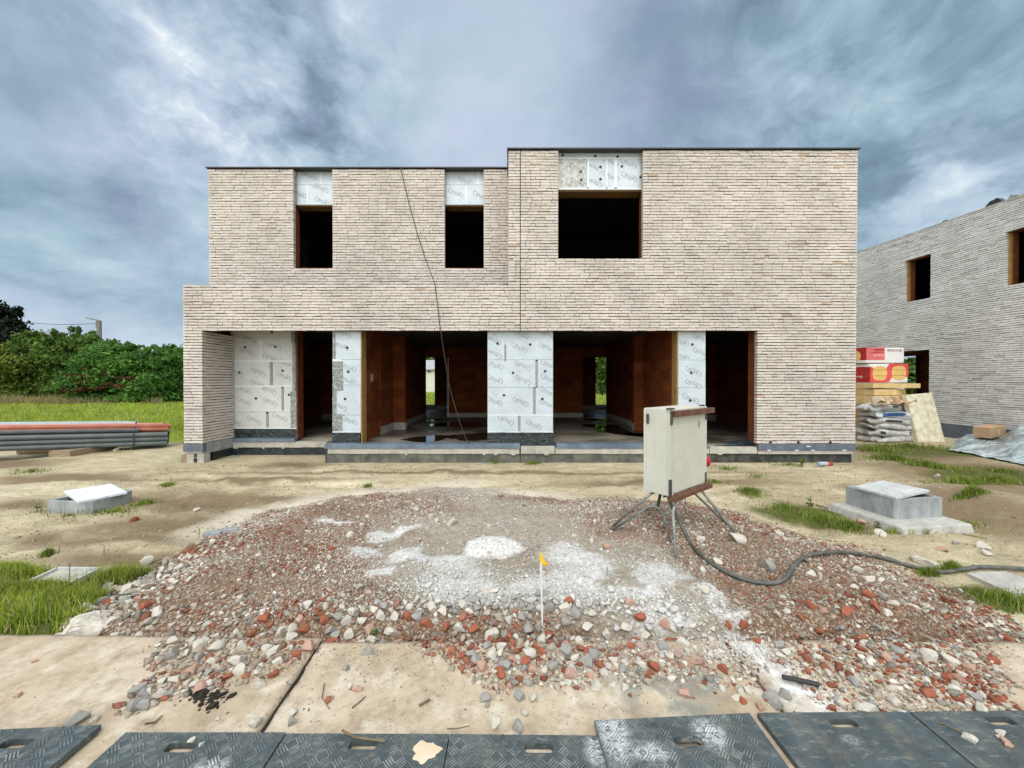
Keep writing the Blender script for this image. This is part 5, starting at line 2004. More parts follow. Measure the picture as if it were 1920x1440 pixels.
# ------------------------------------------------------------------ site power cabinet on its tube stand
def cabinet():
    B = Vector((1.56, 3.80))
    dx = Vector((.62, .50)).normalized()     # along the door face
    dy = Vector((-dx.y, dx.x))               # towards the back
    Wd, Dp = .80, .285
    z0, z1 = .595, 1.462
    A2 = B + dy * Dp
    q = lambda u, v: B + dx * u + dy * v
    c = q(Wd / 2, Dp / 2)
    root = thing("power_cabinet", "pale green site power cabinet marked 1 on a bent tube stand", "power cabinet", (c.x, c.y, 0))

    def box(u0, u1, v0, v1, za, zb, nm, m, bev=0.004, par=root):
        mb = MB()
        p = [q(u0, v0), q(u1, v0), q(u1, v1), q(u0, v1)]
        mb.hexa([(a.x, a.y, za) for a in p] + [(a.x, a.y, zb) for a in p])
        return mb.build(nm, m, par, bevel=bev)
    box(0.0, Wd - .012, .022, Dp, z0, z1, "cabinet_body", 'cab', .006)
    door = box(0.082, Wd - .004, -.002, .0205, z0 + .02, z1 - .004, "door", 'cab', .003)
    box(0.0, .079, .002, .0205, z0, z1 - .002, "corner_panel", 'cab', .003)
    box(-.009, -.0005, Dp - .03, Dp - .002, z0 - .03, z1 - .01, "rear_panel", 'cab', .003)
    # rusty angle bars over and under the door
    b1 = box(.05, Wd + .07, -.055, -.0035, z1 - .075, z1 - .018, "angle_bar", 'rust', .003)
    b2 = box(-.0, Wd + .04, -.05, .015, z0 - .045, z0 - .002, "angle_bar", 'rust', .003)
    # hinges and catches
    for u, za, zb in ((.012, z1 - .155, z1 - .02), (Wd - .045, z1 - .15, z1 - .08)):
        box(u, u + .028, -.014, -.0022 if u > .1 else .0012, za, zb, "hinge", 'steel_d', .001)
    box(-.013, .018, -.018, .0015, z0 + .0, z0 + .17, "hinge", 'steel_d', .001)
    box(Wd - .05, Wd - .022, -.012, -.0025, z0 + .02, z0 + .13, "hinge", 'steel_d', .001)
    box(-.02, .07, -.02, .03, z1 + .0005, z1 + .012, "top_clip", 'steel_d', .001)
    box(Wd - .07, Wd - .004, .02, .06, z1 + .0005, z1 + .014, "top_clip", 'steel_d', .001)
    box(-.0135, -.0115, .22, .25, z1 - .16, z1 - .06, "hinge", 'steel_d', .001)
    # red socket on the right side
    mb = MB()
    p = q(Wd - .012, .07)
    o = Vector((p.x, p.y, z0 + .25))
    ring_pipe(mb, o, (dx.x, dx.y - .35, -.2), .058, .043, .105, 0, 1, 20)
    mb.build("socket", ['red', 'inside_pipe'], root)
    # the number
    V, Fs = text_geo("1")
    mb = MB()
    cu, cz = Wd - .19, z1 - .19
    h = .075
    for f in Fs:
        pts = []
        for i in f:
            a = q(cu + V[i][0] * h * 1.7, -.0045)
            pts.append((a.x, a.y, cz + V[i][1] * h))
        mb.face(pts)
    mb.build("number", 'red', door)
    # tube stand: two bent tubes
    def bent(pts, r=.0145):
        ctl = [Vector(p) for p in pts]
        out = [ctl[0]]
        for i in range(1, len(ctl) - 1):
            a, b, d = ctl[i - 1], ctl[i], ctl[i + 1]
            p0 = b + (a - b).normalized() * min(.09, (a - b).length * .45)
            p1 = b + (d - b).normalized() * min(.09, (d - b).length * .45)
            for t in np.linspace(0, 1, 6):
                out.append(p0 * (1 - t) ** 2 + b * 2 * t * (1 - t) + p1 * t * t)
        out.append(ctl[-1])
        return out
    fz = .565
    Lf, Ff, Rf, Bf = G(1143, 993), G(1268, 1049), G(1385, 1003), G(1258, 1016)
    # front tube: front foot, up, along under the door, down to the right foot
    mb = MB()
    t1 = q(.03, -.03)
    t2 = q(.72, .02)
    mb.tube(bent([Ff + Vector((0, 0, -.02)), (t1.x - .02, t1.y - .02, fz - .09), (t1.x + .05, t1.y + .03, fz - .025), (t2.x - .02, t2.y, fz - .015), Rf + Vector((0, 0, -.02))]), .0145, 10)
    mb.build("stand_tube", 'steel', root, smooth=True)
    mb = MB()
    t3, t4 = q(-.12, .20), q(.06, .10)
    mb.tube(bent([Lf + Vector((0, 0, -.02)), (t3.x + .08, t3.y, fz - .07), (t4.x, t4.y, fz - .16), Bf + Vector((0, 0, -.02))]), .0135, 10)
    mb.build("stand_tube", 'steel', root, smooth=True)
    mb = MB()
    t5 = q(.0, Dp)
    mb.tube(bent([Lf.lerp(Vector((t3.x, t3.y, fz)), .08) + Vector((.02, .04, 0)), (t3.x + .05, t3.y + .03, fz + .01), (t5.x + .1, t5.y, fz + .012), (q(.7, .22).x, q(.7, .22).y, fz + .012), Vector((2.42, 4.35, G(1384, 985).z))]), .0135, 10)
    mb.build("stand_tube", 'steel', root, smooth=True)
    mb = MB()
    for v in (.06, .2):
        a, b = q(-.0, v), q(Wd - .05, v)
        mb.tube([(a.x, a.y, fz + .017), (b.x, b.y, fz + .017)], .012, 8)
    mb.build("stand_rail", 'steel_d', root)
    # rear leg with flange, seen below the cabinet
    mb = MB()
    a = q(.16, .2)
    mb.obox((a.x - .005, a.y, .47), (.012, 0, .0), (0, .012, 0), (.02, 0, .10))
    mb.build("stand_bracket", 'steel_d', root)
    # thin dangling wire
    mb = MB()
    a = q(.5, .1)
    mb.tube([(a.x, a.y, fz), (a.x + .01, a.y, fz - .12), (a.x + .0, a.y - .01, fz - .2), (a.x + .02, a.y, fz - .28)], .003, 5)
    mb.build("hanging_lead", 'steel_d', root)
    # feed cable
    pts = [Vector((q(.2, .12).x, q(.2, .12).y, fz + .005)), Vector((q(.2, .1).x - .005, q(.2, .1).y - .02, .47))]
    for px, py in ((1288, 1010), (1305, 1035), (1335, 1062), (1385, 1088), (1440, 1099), (1472, 1090), (1492, 1062), (1515, 1047), (1560, 1040), (1610, 1043), (1660, 1052), (1715, 1068), (1765, 1077), (1800, 1073), (1845, 1068), (1930, 1072), (2050, 1080)):
        p = G(px, py)
        pts.append(p + Vector((0, 0, .024)))
    # smooth it
    fine = []
    for i in range(len(pts) - 1):
        p0, p1, p2, p3 = pts[max(i - 1, 0)], pts[i], pts[i + 1], pts[min(i + 2, len(pts) - 1)]
        for t in np.linspace(0, 1, 8)[:-1]:
            fine.append(.5 * ((2 * p1) + (p2 - p0) * t + (2 * p0 - 5 * p1 + 4 * p2 - p3) * t * t + (3 * p1 - p0 - 3 * p2 + p3) * t ** 3))
    fine.append(pts[-1])
    mb = MB()
    mb.tube(fine, .0175, 10)
    mb.own("power_cable", 'cable', "thick grey black cable snaking over the rubble from the power cabinet", "cable", smooth=True)


cabinet()


def flag():
    b = G(1017, 1171)
    root = thing("marker_flag", "small yellow flag on a thin white stake in the rubble", "flag", (b.x, b.y, b.z))
    top = Vector((b.x - .012, b.y + .0, P(1012, 1038, b.y).z))
    mb = MB()
    mb.tube([b + Vector((0, 0, -.03)), top], .0072, 8)
    mb.build("stake", 'white', root)
    zt = top.z
    a0, a1 = top + Vector((.004, -.008, -.002)), top + Vector((.006, -.008, -.07))
    tip, low = top + Vector((.055, -.012, -.076)), top + Vector((.045, .004, -.094))
    mb = MB()
    pts = [a0, a1, low, tip]
    bk = [p + Vector((0, .003, 0)) for p in pts]
    mb.face(pts)
    mb.face(bk[::-1])
    for i in range(4):
        j = (i + 1) % 4
        mb.face((pts[i], bk[i], bk[j], pts[j]))
    mb.tube([top + Vector((0, 0, .003)), top + Vector((.003, 0, -.058))], .0092, 8)
    mb.build("pennant", 'yellow', root)


flag()


# ------------------------------------------------------------------ pipe bundle on the left
def pipes():
    Rr, Ll = Vector((-8.93, 9.95, 0)), Vector((-11.05, 8.28, 0))
    d = (Ll - Rr)
    ext = 1.75
    d2 = d * ext
    ln = d2.length
    ax = d.normalized()
    back = Vector((ax.y, -ax.x, 0))
    if back.y < 0:
        back = -back
    dz = (.275 - .125) / d.length      # rises to the left, over the timber
    A = Vector((ax.x, ax.y, dz)).normalized()
    R = .056
    step = .114
    nm_ = {'gpipe': "grey_pipe", 'opipe': "orange_pipe", 'ppipe': "pink_pipe", 'gpipe_l': "grey_pipe", 'gpipe_d': "grey_pipe"}
    rows = []
    # (row, column, material, shift of the end)
    for col in range(6):
        for row in range(3):
            rows.append((row, col + (.0 if row % 2 == 0 else .0), 'gpipe', .0 if (row, col) != (1, 0) else -.04))
    rows[1] = (1, 0, 'gpipe', -.02)
    top = [(3, .55, 'gpipe_d', .52), (3, 1.6, 'opipe', -.0), (3.75, 2.2, 'opipe', -.05), (3.9, 3.2, 'ppipe', .1), (4.15, 4.3, 'gpipe_l', .6), (4.2, 5.3, 'gpipe_l', .75), (3.1, 2.75, 'opipe', .05), (3.1, 4.0, 'gpipe', .1), (3.1, 5.1, 'gpipe', .1)]
    order = {'gpipe': "grey plastic pipe in the tied bundle, "}
    for row, col, m, sh in rows + top:
        r = R if m != 'gpipe_d' else .05
        base = Rr + back * (col * step) + ax * sh + Vector((random.uniform(-.02, .02), 0, .125 + row * (step * .985) + sh * dz))
        mb = MB()
        ring_pipe(mb, base, A, r, r - .006, ln - sh, 0, 1, 14)
        cz = {'gpipe': "dull grey drain pipe lying in the bottom layers of the strapped bundle on the left", 'gpipe_d': "dark grey pipe ending short, just below the orange pipes of the bundle",
              'opipe': "orange plastic pipe on top of the strapped pipe bundle on the left", 'ppipe': "faded pink pipe behind the orange ones on top of the bundle", 'gpipe_l': "pale blue grey pipe along the far top of the pipe bundle"}[m]
        mb.own(nm_[m], [m, 'inside_pipe'], cz, "pipe", group="plastic pipes strapped in a bundle", smooth=False)
    # smooth shading by angle for roundness
    s0 = Rr + ax * .62
    za = .125 - .062 + .62 * dz
    loop = [(-.62, .0), (-.66, .5 * step + .0), (-.64, 3 * step - .05), (-.25, 3.45 * step), (.9 * 1.0, 3.6 * step), (1.7, 4.3 * step), (2.6, 4.75 * step), (4.2, 5.1 * step), (5.9, 5.2 * step)]
    pts = [s0 + back * (a * step) + Vector((0, 0, za + b)) for a, b in loop]
    mb = MB()
    for a, b in zip(pts[:-1], pts[1:]):
        mb.face((a - ax * .012, b - ax * .012, b + ax * .012, a + ax * .012))
        o = (Vector((0, 0, 1)) - back * .6) * .003
        mb.face((a - ax * .012 + o, a + ax * .012 + o, b + ax * .012 + o, b - ax * .012 + o))
    mb.own("strap", 'strap', "dark strap tied round the pipe bundle near its right end", "strap")
    # timber under the bundle
    c = PZ(118, 852, .06)
    mb = MB()
    a = Vector((.27, -.02, 0))
    b = Vector((.03, .5, 0))
    mb.obox((c.x - .0, c.y + .45, .075), a, b, (0, 0, .085))
    mb.own("timber_block", 'wood', "short weathered timber block under the pipe bundle", "timber", bevel=.01)
    c = PZ(20, 856, .06)
    mb = MB()
    mb.obox((c.x - .1, c.y + .7, .085), (.6, .03, 0), (-.03, .06, 0), (0, 0, .08))
    mb.own("timber_block", 'wood', "long dark timber behind the short block under the pipe bundle", "timber", bevel=.01)


pipes()


# ------------------------------------------------------------------ stacks by the neighbouring house
def arc_pts(cx, cz, w, h, n=24, p=3.0):
    out = []
    for k in range(n):
        a = 2 * math.pi * k / n
        c, s = math.cos(a), math.sin(a)
        out.append((cx + w * math.copysign(abs(c) ** (2 / p), c), cz + h * math.copysign(abs(s) ** (2 / p), s)))
    return out


def packs():
    g = 'wrapped insulation packs stacked by the neighbouring house'
    # near vertical edge at px 1624 / 1632, right face to px 1702, left face towards the house
    E = P(1626, 700, 11.75)
    dr = Vector((1.0, .06, 0)).normalized()     # along the right face
    dl = Vector((-.55, 1.0, 0)).normalized()     # along the left face
    y = lambda py: P(1626, py, 11.75).z

    def pack(z0, z1, off, art, label):
        o = Vector((E.x + off, E.y, 0))
        c = o + dr * .6 + dl * .4
        root = thing("insulation_pack", label, "insulation pack", (c.x, c.y, z0), g)
        Wr, Wl = 1.24, 1.1
        mb = MB()
        p = [o, o + dr * Wr, o + dr * Wr + dl * Wl, o + dl * Wl]
        mb.hexa([(a.x, a.y, z0 + .003) for a in p] + [(a.x, a.y, z1 - .003) for a in p])
        mb.build("pack_body", 'pk_white', root, bevel=.03)
        h = z1 - z0
        nr = Vector((dr.y, -dr.x, 0))
        nl = Vector((dl.y, -dl.x, 0))
        if nl.x > 0:
            nl = -nl
        q = lambda s, t, e: (o + dr * (s * Wr) + nr * e) + Vector((0, 0, z0 + t * h))
        ql = lambda s, t, e: (o + dl * (s * Wl) + nl * e) + Vector((0, 0, z0 + t * h))
        mbs = {}
        def put(fn, pts, m, e, nm):
            mbs.setdefault((nm, m), MB()).face([fn(a, b, e) for a, b in pts])
        R = lambda a, b, c_, d: [(a, b), (c_, b), (c_, d), (a, d)]
        if art == 'name':
            put(q, R(.0, .2, .48, 1.0), 'pk_pink', .003, "red_print")
            put(q, R(.10, .66, .44, .70), 'pk_dred', .005, "print_line")
            put(q, R(.18, .84, .46, .90), 'pk_dred', .005, "print_line")
            put(q, R(.22, .77, .45, .81), 'pk_dred', .005, "print_line")
            put(q, R(.53, .76, .92, .775), 'pk_red', .005, "print_line")
            put(q, R(.905, .70, .92, .90), 'pk_red', .005, "print_line")
            for txt, cs, ct, hh, m, ws in (("BAUDER", .715, .845, .11, 'ink', .36), ("BauderPIR", .315, .50, .12, 'pk_white', .27)):
                V, Fs = text_geo(txt)
                w = V[:, 0].max() - V[:, 0].min()
                for f in Fs:
                    put(q, [(cs - V[i][0] * ws / w, ct - V[i][1] * hh) for i in f], m, .006, "upside_down_lettering")
            put(ql, R(0, .2, 1, 1), 'pk_dred', .003, "red_print")
            for cs in (.42,):
                put(ql, arc_pts(cs, .46, .30, .40), 'pk_yel', .005, "yellow_print")
                put(ql, R(cs - .29, .62, cs + .29, .64), 'pk_line', .007, "print_line")
                put(ql, R(cs - .29, .34, cs + .29, .36), 'pk_line', .007, "print_line")
        elif art == 'rings':
            pts = [(0, .02), (.40, .02), (.50, .06), (.56, .25), (.60, .3), (1, .3), (1, 1), (.5, 1), (.47, .9), (.40, .74), (.15, .74), (0, .86)]
            put(q, pts, 'pk_red', .003, "red_print")
            for cs, ct in ((.25, .50), (.75, .52)):
                put(q, arc_pts(cs, ct, .19, .37), 'pk_yel', .006, "yellow_print")
                for dz in (.17, -.13):
                    put(q, R(cs - .185, ct + dz - .012, cs + .185, ct + dz + .012), 'pk_line', .008, "print_line")
            put(ql, R(0, .02, 1, .84), 'pk_dred', .003, "red_print")
            V, Fs = text_geo("BauderPIR")
            w = V[:, 0].max() - V[:, 0].min()
            for f in Fs:
                put(ql, [(.42 + V[i][0] * .5 / w, .32 - V[i][1] * .1) for i in f], 'pk_white', .006, "upside_down_lettering")
        else:
            if art == 'redband':
                put(ql, R(0, .02, 1, .8), 'pk_red', .003, "red_print")
            put(ql, arc_pts(.38, .52, .30, .40), 'pk_yel', .005, "yellow_print")
            for t in (.36, .66):
                put(ql, R(.10, t - .012, .66, t + .012), 'pk_line', .007, "print_line")
            put(q, arc_pts(.3, .52, .2, .40), 'pk_yel', .005, "yellow_print")
        for (nm, m), mb in mbs.items():
            mb.build(nm, m, root)
    pack(y(681), y(651.5), -.03, 'name', "topmost wrapped insulation pack with upside down black lettering on white")
    pack(y(718), y(682), .09, 'rings', "wrapped insulation pack with two yellow squares on red, second from the top")
    pack(y(754), y(719.5), .0, 'plain', "white insulation pack with a yellow patch, just below the yellow squares pack")
    pack(y(790), y(755), -.05, 'redband', "insulation pack with a red curve, second from the bottom of its stack")
    pack(y(790) - .55 if y(790) - .55 > -.05 else -.02, y(791), .0, 'plain', "lowest insulation pack of the stack, half hidden by grey sacks")

    # yellow foam boards on top of a low pile
    E2 = P(1640, 740, 11.25)
    yb = lambda py, Y=11.2: P(1660, py, Y).z
    g2 = "bare yellow insulation boards"
    defs = [(1637, 1703, 757, 742, 11.25, .0, "lowest yellow foam board lying behind the grey sacks"), (1639, 1706, 741, 730, 11.25, .06, "middle yellow foam board of the small pile behind the sacks"), (1637, 1734, 727.5, 719, 11.25, -.02, "top yellow foam board, jutting out to the right under the red packs")]
    for a, b, zb, zt, Y, sk, lab in defs:
        p0, p1 = P(a, zb, Y), P(b, zb, Y)
        z0, z1 = P(a, zb, Y).z, P(a, zt, Y).z
        mb = MB()
        q = [Vector((p0.x, Y, 0)), Vector((p0.x + (p1.x - p0.x) * .55, Y - .14 + sk, 0)), Vector((p1.x, Y + .12, 0)), Vector((p1.x - .3, Y + .49, 0)), Vector((p0.x - .1, Y + .45, 0))]
        mb.prism([v + Vector((0, 0, z1)) for v in q], z1 - z0)
        mb.own("foam_board", 'foamboard', lab, "foam board", group=g2, bevel=.006)
    # pile carrying them: grey-brown boards beneath, down to the ground
    mb = MB()
    p0, p1 = P(1640, 760, 11.3), P(1708, 760, 11.3)
    mb.box(p0.x, 11.28, -.05, p1.x, 11.7, P(1640, 757.5, 11.3).z)
    mb.own("board_pile", 'bag', "grey wrapped pile carrying the yellow boards behind the sacks", "pile", bevel=.02)
    # leaning weathered board
    q = [P(1722.5, 830, 10.72), P(1773, 829, 10.85), P(1747.5, 736, 11.2), P(1699, 740, 11.05)]
    nrm = (q[1] - q[0]).cross(q[3] - q[0]).normalized()
    if nrm.y > 0:
        nrm = -nrm
    bk = [v - nrm * .12 + Vector((-.01, 0, 0)) for v in q]
    mb = MB()
    mb.hexa([q[0], q[1], bk[1], bk[0], q[3], q[2], bk[2], bk[3]])
    mb.own("insulation_board", 'oldboard', "thick weathered cream board leaning on the sacks", "board", bevel=.012)
    # sacks
    g3 = "wrapped sacks heaped beside the leaning board"
    r = random.Random(5)
    spec = [(1664, 823, .62, .34, .15, 'bag', "lowest flat grey sack of the heap, on the ground"), (1662, 811, .60, .34, .15, 'bag', "second lowest grey sack, its wrap torn open"), (1668, 800, .58, .33, .13, 'bag', "grey sack halfway up the heap beside the leaning board"),
            (1660, 790, .60, .32, .13, 'bag', "crumpled grey sack just under the blue printed one"), (1672, 778, .56, .32, .14, 'bag_w', "white sack with blue print near the top of the heap"), (1655, 765, .50, .3, .13, 'bag', "topmost crumpled translucent grey sack")]
    for i, (px, py, w, d, h, m, lab) in enumerate(spec):
        c = P(px + r.uniform(-6, 6), py, 10.95)
        tl = r.uniform(-.12, .12)
        nx, nz = 26, 12
        V, Fq = [], []
        ph = [r.uniform(0, 6) for _ in range(6)]
        for k in range(nz + 1):
            th = -math.pi / 2 + math.pi * k / nz
            for j in range(nx * 2):
                a = math.pi * j / nx
                ca, sa = math.cos(a), math.sin(a)
                sx = math.copysign(abs(ca) ** .45, ca)
                sy = math.copysign(abs(sa) ** .5, sa)
                rr = math.cos(th) ** .38 if math.cos(th) > 1e-6 else 0
                zz = math.copysign(abs(math.sin(th)) ** .8, math.sin(th))
                wr = 1 + .05 * math.sin(5 * a + ph[0] + 2 * th) + .035 * math.sin(11 * a + ph[1]) + .03 * r.uniform(-1, 1)
                V.append((c.x + w * sx * rr * wr, c.y + .15 + d * sy * rr * wr, c.z + h * .62 * zz * (1 + .18 * math.sin(3 * a + ph[2]) + .12 * math.sin(7 * a + ph[3])) + .03 * math.sin(4 * a + ph[4]) + tl * w * sx * rr * .6))
        n2 = nx * 2
        mb = MB()
        mb.v = V
        for k in range(nz):
            for j in range(n2):
                mb.f.append((k * n2 + j, k * n2 + (j + 1) % n2, (k + 1) * n2 + (j + 1) % n2, (k + 1) * n2 + j))
                mi = 0
                if m == 'bag_w' and 4 <= k <= 8 and (36 <= j <= 40 or 47 <= j <= 49):
                    mi = 1
                if m == 'bag' and i in (1, 3, 5) and 4 + i % 2 <= k <= 6 and (35 + i <= j <= 36 + i or 44 + i // 3 <= j <= 45):
                    mi = 2
                mb.mi.append(mi)
                mb.r.append(.5)
        mb.own("sack", [m, 'blue', 'navy'], lab, "sack", group=g3, smooth=True)
    # torn cardboard on the sacks
    for i, (px, py, lab) in enumerate(((1655, 752, "crumpled cream paper wrapper on top of the sacks"), (1690, 754, "torn brown cardboard piece on top of the sacks by the leaning board"))):
        c = P(px, py, 10.8)
        mb = MB()
        rr = random.Random(i + 50)
        n, m_ = 9, 6
        gpt = [[Vector((c.x + (a / (n - 1) - .5) * .46 + rr.uniform(-.02, .02), c.y + (b / (m_ - 1) - .5) * .4, c.z - .08 + .34 * abs(float(vnoise(a * .55 + i * 7, b * .5 + 3, 44)) - .3) + rr.uniform(-.015, .015))) for a in range(n)] for b in range(m_)]
        for b in range(m_ - 1):
            for a in range(n - 1):
                f = (gpt[b][a], gpt[b][a + 1], gpt[b + 1][a + 1], gpt[b + 1][a])
                mb.face(f)
        mb.own("cardboard_scrap", 'card_w' if i == 0 else 'card', lab, "cardboard")
    # cardboard box on the sheet
    z0, z1 = P(1850, 821, 9.9).z, P(1850, 801, 9.9).z
    a, b, d = P(1824, 821, 10.1), P(1857, 821, 9.75), P(1886, 820, 10.3)
    root = thing("cardboard_box", "closed brown cardboard box lying on the plastic sheeting", "box", ((a.x + d.x) / 2, 10.2, z0))
    q = [Vector((a.x, a.y, 0)), Vector((b.x, b.y, 0)), Vector((d.x, d.y, 0)), Vector((a.x + d.x - b.x, a.y + d.y - b.y, 0))]
    mb = MB()
    mb.hexa([v + Vector((0, 0, z0)) for v in q] + [v + Vector((0, 0, z1)) for v in q])
    mb.build("box_body", 'card', root, bevel=.008)
    mb = MB()
    u = q[2] - q[1]
    nn = Vector((u.y, -u.x, 0)).normalized()
    for s0, s1, t0, t1 in ((.46, .56, .3, .75),):
        mb.face([q[1] + u * s + nn * .003 + Vector((0, 0, z0 + (z1 - z0) * t)) for s, t in ((s0, t0), (s1, t0), (s1, t1), (s0, t1))])
    mb.build("tape_patch", 'card_w', root)
    # plastic sheeting over a low pile
    sheet()


def sheet():
    nx, ny = 120, 80
    u, v = np.meshgrid(np.linspace(0, 1, nx), np.linspace(0, 1, ny))
    # outline: near edge runs from (1780,845) to (1935,878); far side against the house
    p00, p10 = PZ(1778, 846, .0), PZ(2000, 888, .0)
    p01, p11 = PZ(1800, 815, .1), PZ(2000, 815, .1)
    x = (p00.x * (1 - u) + p10.x * u) * (1 - v) + (p01.x * (1 - u) + p11.x * u) * v
    y = (p00.y * (1 - u) + p10.y * u) * (1 - v) + (p01.y * (1 - u) + p11.y * u) * v
    prof = sstep(0, .38, v) * sstep(1.03, .7, v) * sstep(0, .10, u)
    s = u * 6 + v * 2.5
    ridge = np.abs(vnoise(s * 1.2 + 4, v * 7, 5) - .5) * 2
    fold = np.abs(vnoise(u * 5 + v * 9, v * 16 - u * 4, 8) - .5) * 2
    prof = prof * (.36 + .64 * sstep(.42, .62, u))
    z = .02 + prof * (.30 + .15 * fbm(u * 4, v * 3, 2)) + prof * (.12 * (1 - ridge) + .05 * (1 - fold)) + .04 * fbm(u * 20, v * 14, 12)
    z = z + hT(x.ravel(), y.ravel()).reshape(x.shape)
    jag = (fbm(u * 14, v * 0 + 3, 6) - .5) * .35 * sstep(.1, 0, v)
    y = y + jag
    i = np.arange(nx * ny).reshape(ny, nx)
    Fq = np.stack([i[:-1, :-1], i[:-1, 1:], i[1:, 1:], i[1:, :-1]], -1).reshape(-1, 4)
    V = np.stack([x.ravel(), y.ravel(), z.ravel()], 1)
    c = V.mean(0) * np.array([1, 1, 0])
    o = np_mesh("plastic_sheet", V - c, Fq, 'tarp', smooth=True)
    o.location = c
    tag(o, "large crumpled clear plastic sheet heaped at the foot of the neighbouring house", "plastic sheet")


packs()


# ------------------------------------------------------------------ small things lying about
def litter():
    # rings of drain ends in the ground by the front wall
    g = "round drain ends standing in the sand along the front wall"
    for px, py, r, lab in ((908, 869, .062, "flush round drain end in the sand below the middle insulation panel"), (1056, 868, .06, "round drain end in the sand left of the power cabinet"), (441, 857, .062, "round drain end by the foot of the left brick pier")):
        p = G(px, py)
        mb = MB()
        ring_pipe(mb, (p.x, p.y, p.z - .06), (0, .12, 1), r, r - .009, .085, 0, 1, 24)
        mb.own("drain_end", ['concrete_grey', 'inside_pipe'], lab, "pipe", group=g)
    # grey can with a red cap by the right wall
    p = G(1548, 874)
    root = thing("spray_can", "grey can with a red cap lying by the right foot of the house", "can", p)
    mb = MB()
    ring_pipe(mb, p + Vector((-.16, 0, .045)), (1, .08, 0), .043, .001, .2, 0, 0, 16)
    mb.build("can_body", 'gpipe_l', root)
    mb = MB()
    ring_pipe(mb, p + Vector((.043, .015, .04)), (1, .08, 0), .04, .001, .1, 0, 0, 16)
    mb.build("cap", 'red', root)
    # black pipe offcut
    a, b = G(1467, 1279), G(1535, 1293)
    mb = MB()
    a, b = a + Vector((0, 0, .03)), b + Vector((0, 0, .028))
    ring_pipe(mb, a, b - a, .013, .009, (b - a).length, 0, 1, 12)
    mb.own("pipe_offcut", ['strap', 'inside_pipe'], "short black pipe offcut lying on the white dusted slab", "pipe")
    # broken paving pieces near the left rim
    g = "grey paver pieces at the left rim of the rubble"
    for px, py, w, lab in ((400, 1003, .085, "grey paver piece with a chipped edge at the left rim of the rubble"), (434, 997, .075, "flat grey paver piece right of the chipped one at the rubble rim")):
        p = G(px, py)
        mb = MB()
        mb.obox(p + Vector((0, 0, .02)), (w, .02, 0), (-.01, .04, 0), (0, 0, .022))
        mb.own("paver_piece", 'concrete_grey', lab, "paver", group=g, bevel=.006)
    # sticks and twigs
    g = "sticks and twigs lying about"
    for pts, r, lab in ((((585, 1165), (620, 1160), (650, 1158)), .013, "stout brown stick lying across the stones left of the white patches"),
                        (((1085, 1190), (1102, 1192), (1121, 1196)), .005, "short pale stick lying in the rubble by the flag"),
                        (((352, 1277), (385, 1287), (428, 1296)), .004, "long thin twig on the stones spilled over the left slab"),
                        (((272, 1372), (290, 1358), (304, 1345)), .005, "dark curved twig on the bare left slab"),
                        (((642, 1385), (665, 1398), (722, 1406)), .006, "forked dry twig lying on a track mat"),
                        (((1720, 1350), (1770, 1372), (1815, 1394)), .004, "long dry grass stalk lying across the right track mats"),
                        (((608, 1283), (604, 1310), (618, 1332)), .003, "curled thin root on the middle slab near its left joint"),
                        (((660, 1330), (675, 1318), (686, 1308)), .004, "short brown twig on the middle slab"),
                        (((786, 1326), (806, 1315)), .006, "stubby dark stick on the middle slab"),
                        (((1556, 1048), (1582, 1062)), .006, "pale wooden sliver beside the cable"),
                        (((1530, 948), (1560, 957)), .012, "pale lath lying in the grass left of the tall chamber"),
                        (((1545, 957), (1580, 968)), .010, "second pale lath below the first in the same grass"),
                        (((1806, 1003), (1850, 1011)), .011, "pale plank strip right of the tall chamber's base"),
                        (((838, 1381), (860, 1380), (880, 1375)), .003, "thin twig along the far edge of the middle mats"),
                        (((1136, 1062), (1138, 1082)), .003, "tiny upright wire stub in the white dust")):
        P3 = [G(*q) for q in pts]
        P3 = [p + Vector((0, 0, r + (.034 if p.y < 1.9 else .004))) for p in P3]
        if lab.startswith("tiny"):
            P3 = [P3[1], P3[1] + Vector((.004, 0, .085))]
        mb = MB()
        mb.tube(P3, r, 6, rads=[r * (1 - .5 * i / len(P3)) for i in range(len(P3))])
        mb.own("twig" if r < .0075 else "stick", 'wood' if 'pale' in lab else 'twig', lab, "stick", group=g)
    # dark soil crumbs on the left slab
    mb = MB()
    rr = random.Random(9)
    for k in range(110):
        px, py = rr.gauss(385, 20), rr.gauss(1306, 10)
        p = G(px, py)
        s = abs(rr.gauss(0, .0042)) + .0025
        mb.obox(p + Vector((0, 0, s * .5)), (s, rr.uniform(-s, s) * .5, 0), (rr.uniform(-s, s) * .4, s, 0), (0, 0, s * .8))
    o = mb.build("soil_crumbs", 'soil', None)
    tag(o, "scatter of black soil crumbs on the left concrete slab", "soil", kind="stuff")
    # dried mud splash on a mat
    c = mpx(798, 1412)
    mb = MB()
    n = 40
    pts = []
    for k in range(n):
        a = 2 * math.pi * k / n
        q = 1 + .16 * math.sin(3 * a + 1) + .1 * math.sin(7 * a) + .06 * rr.uniform(-1, 1)
        pts.append((c[0] + .06 * q * math.cos(a), c[1] + .048 * q * math.sin(a), SLAB_TOP + .0335))
    mb.prism(pts, .001)
    mb.own("mud_splash", 'card_w', "dried pale mud splash on the mat with the forked twig", "mud")
    # pink lump
    p = G(1134, 1025)
    for nm, off in (("pink",0),):
        pass


litter()


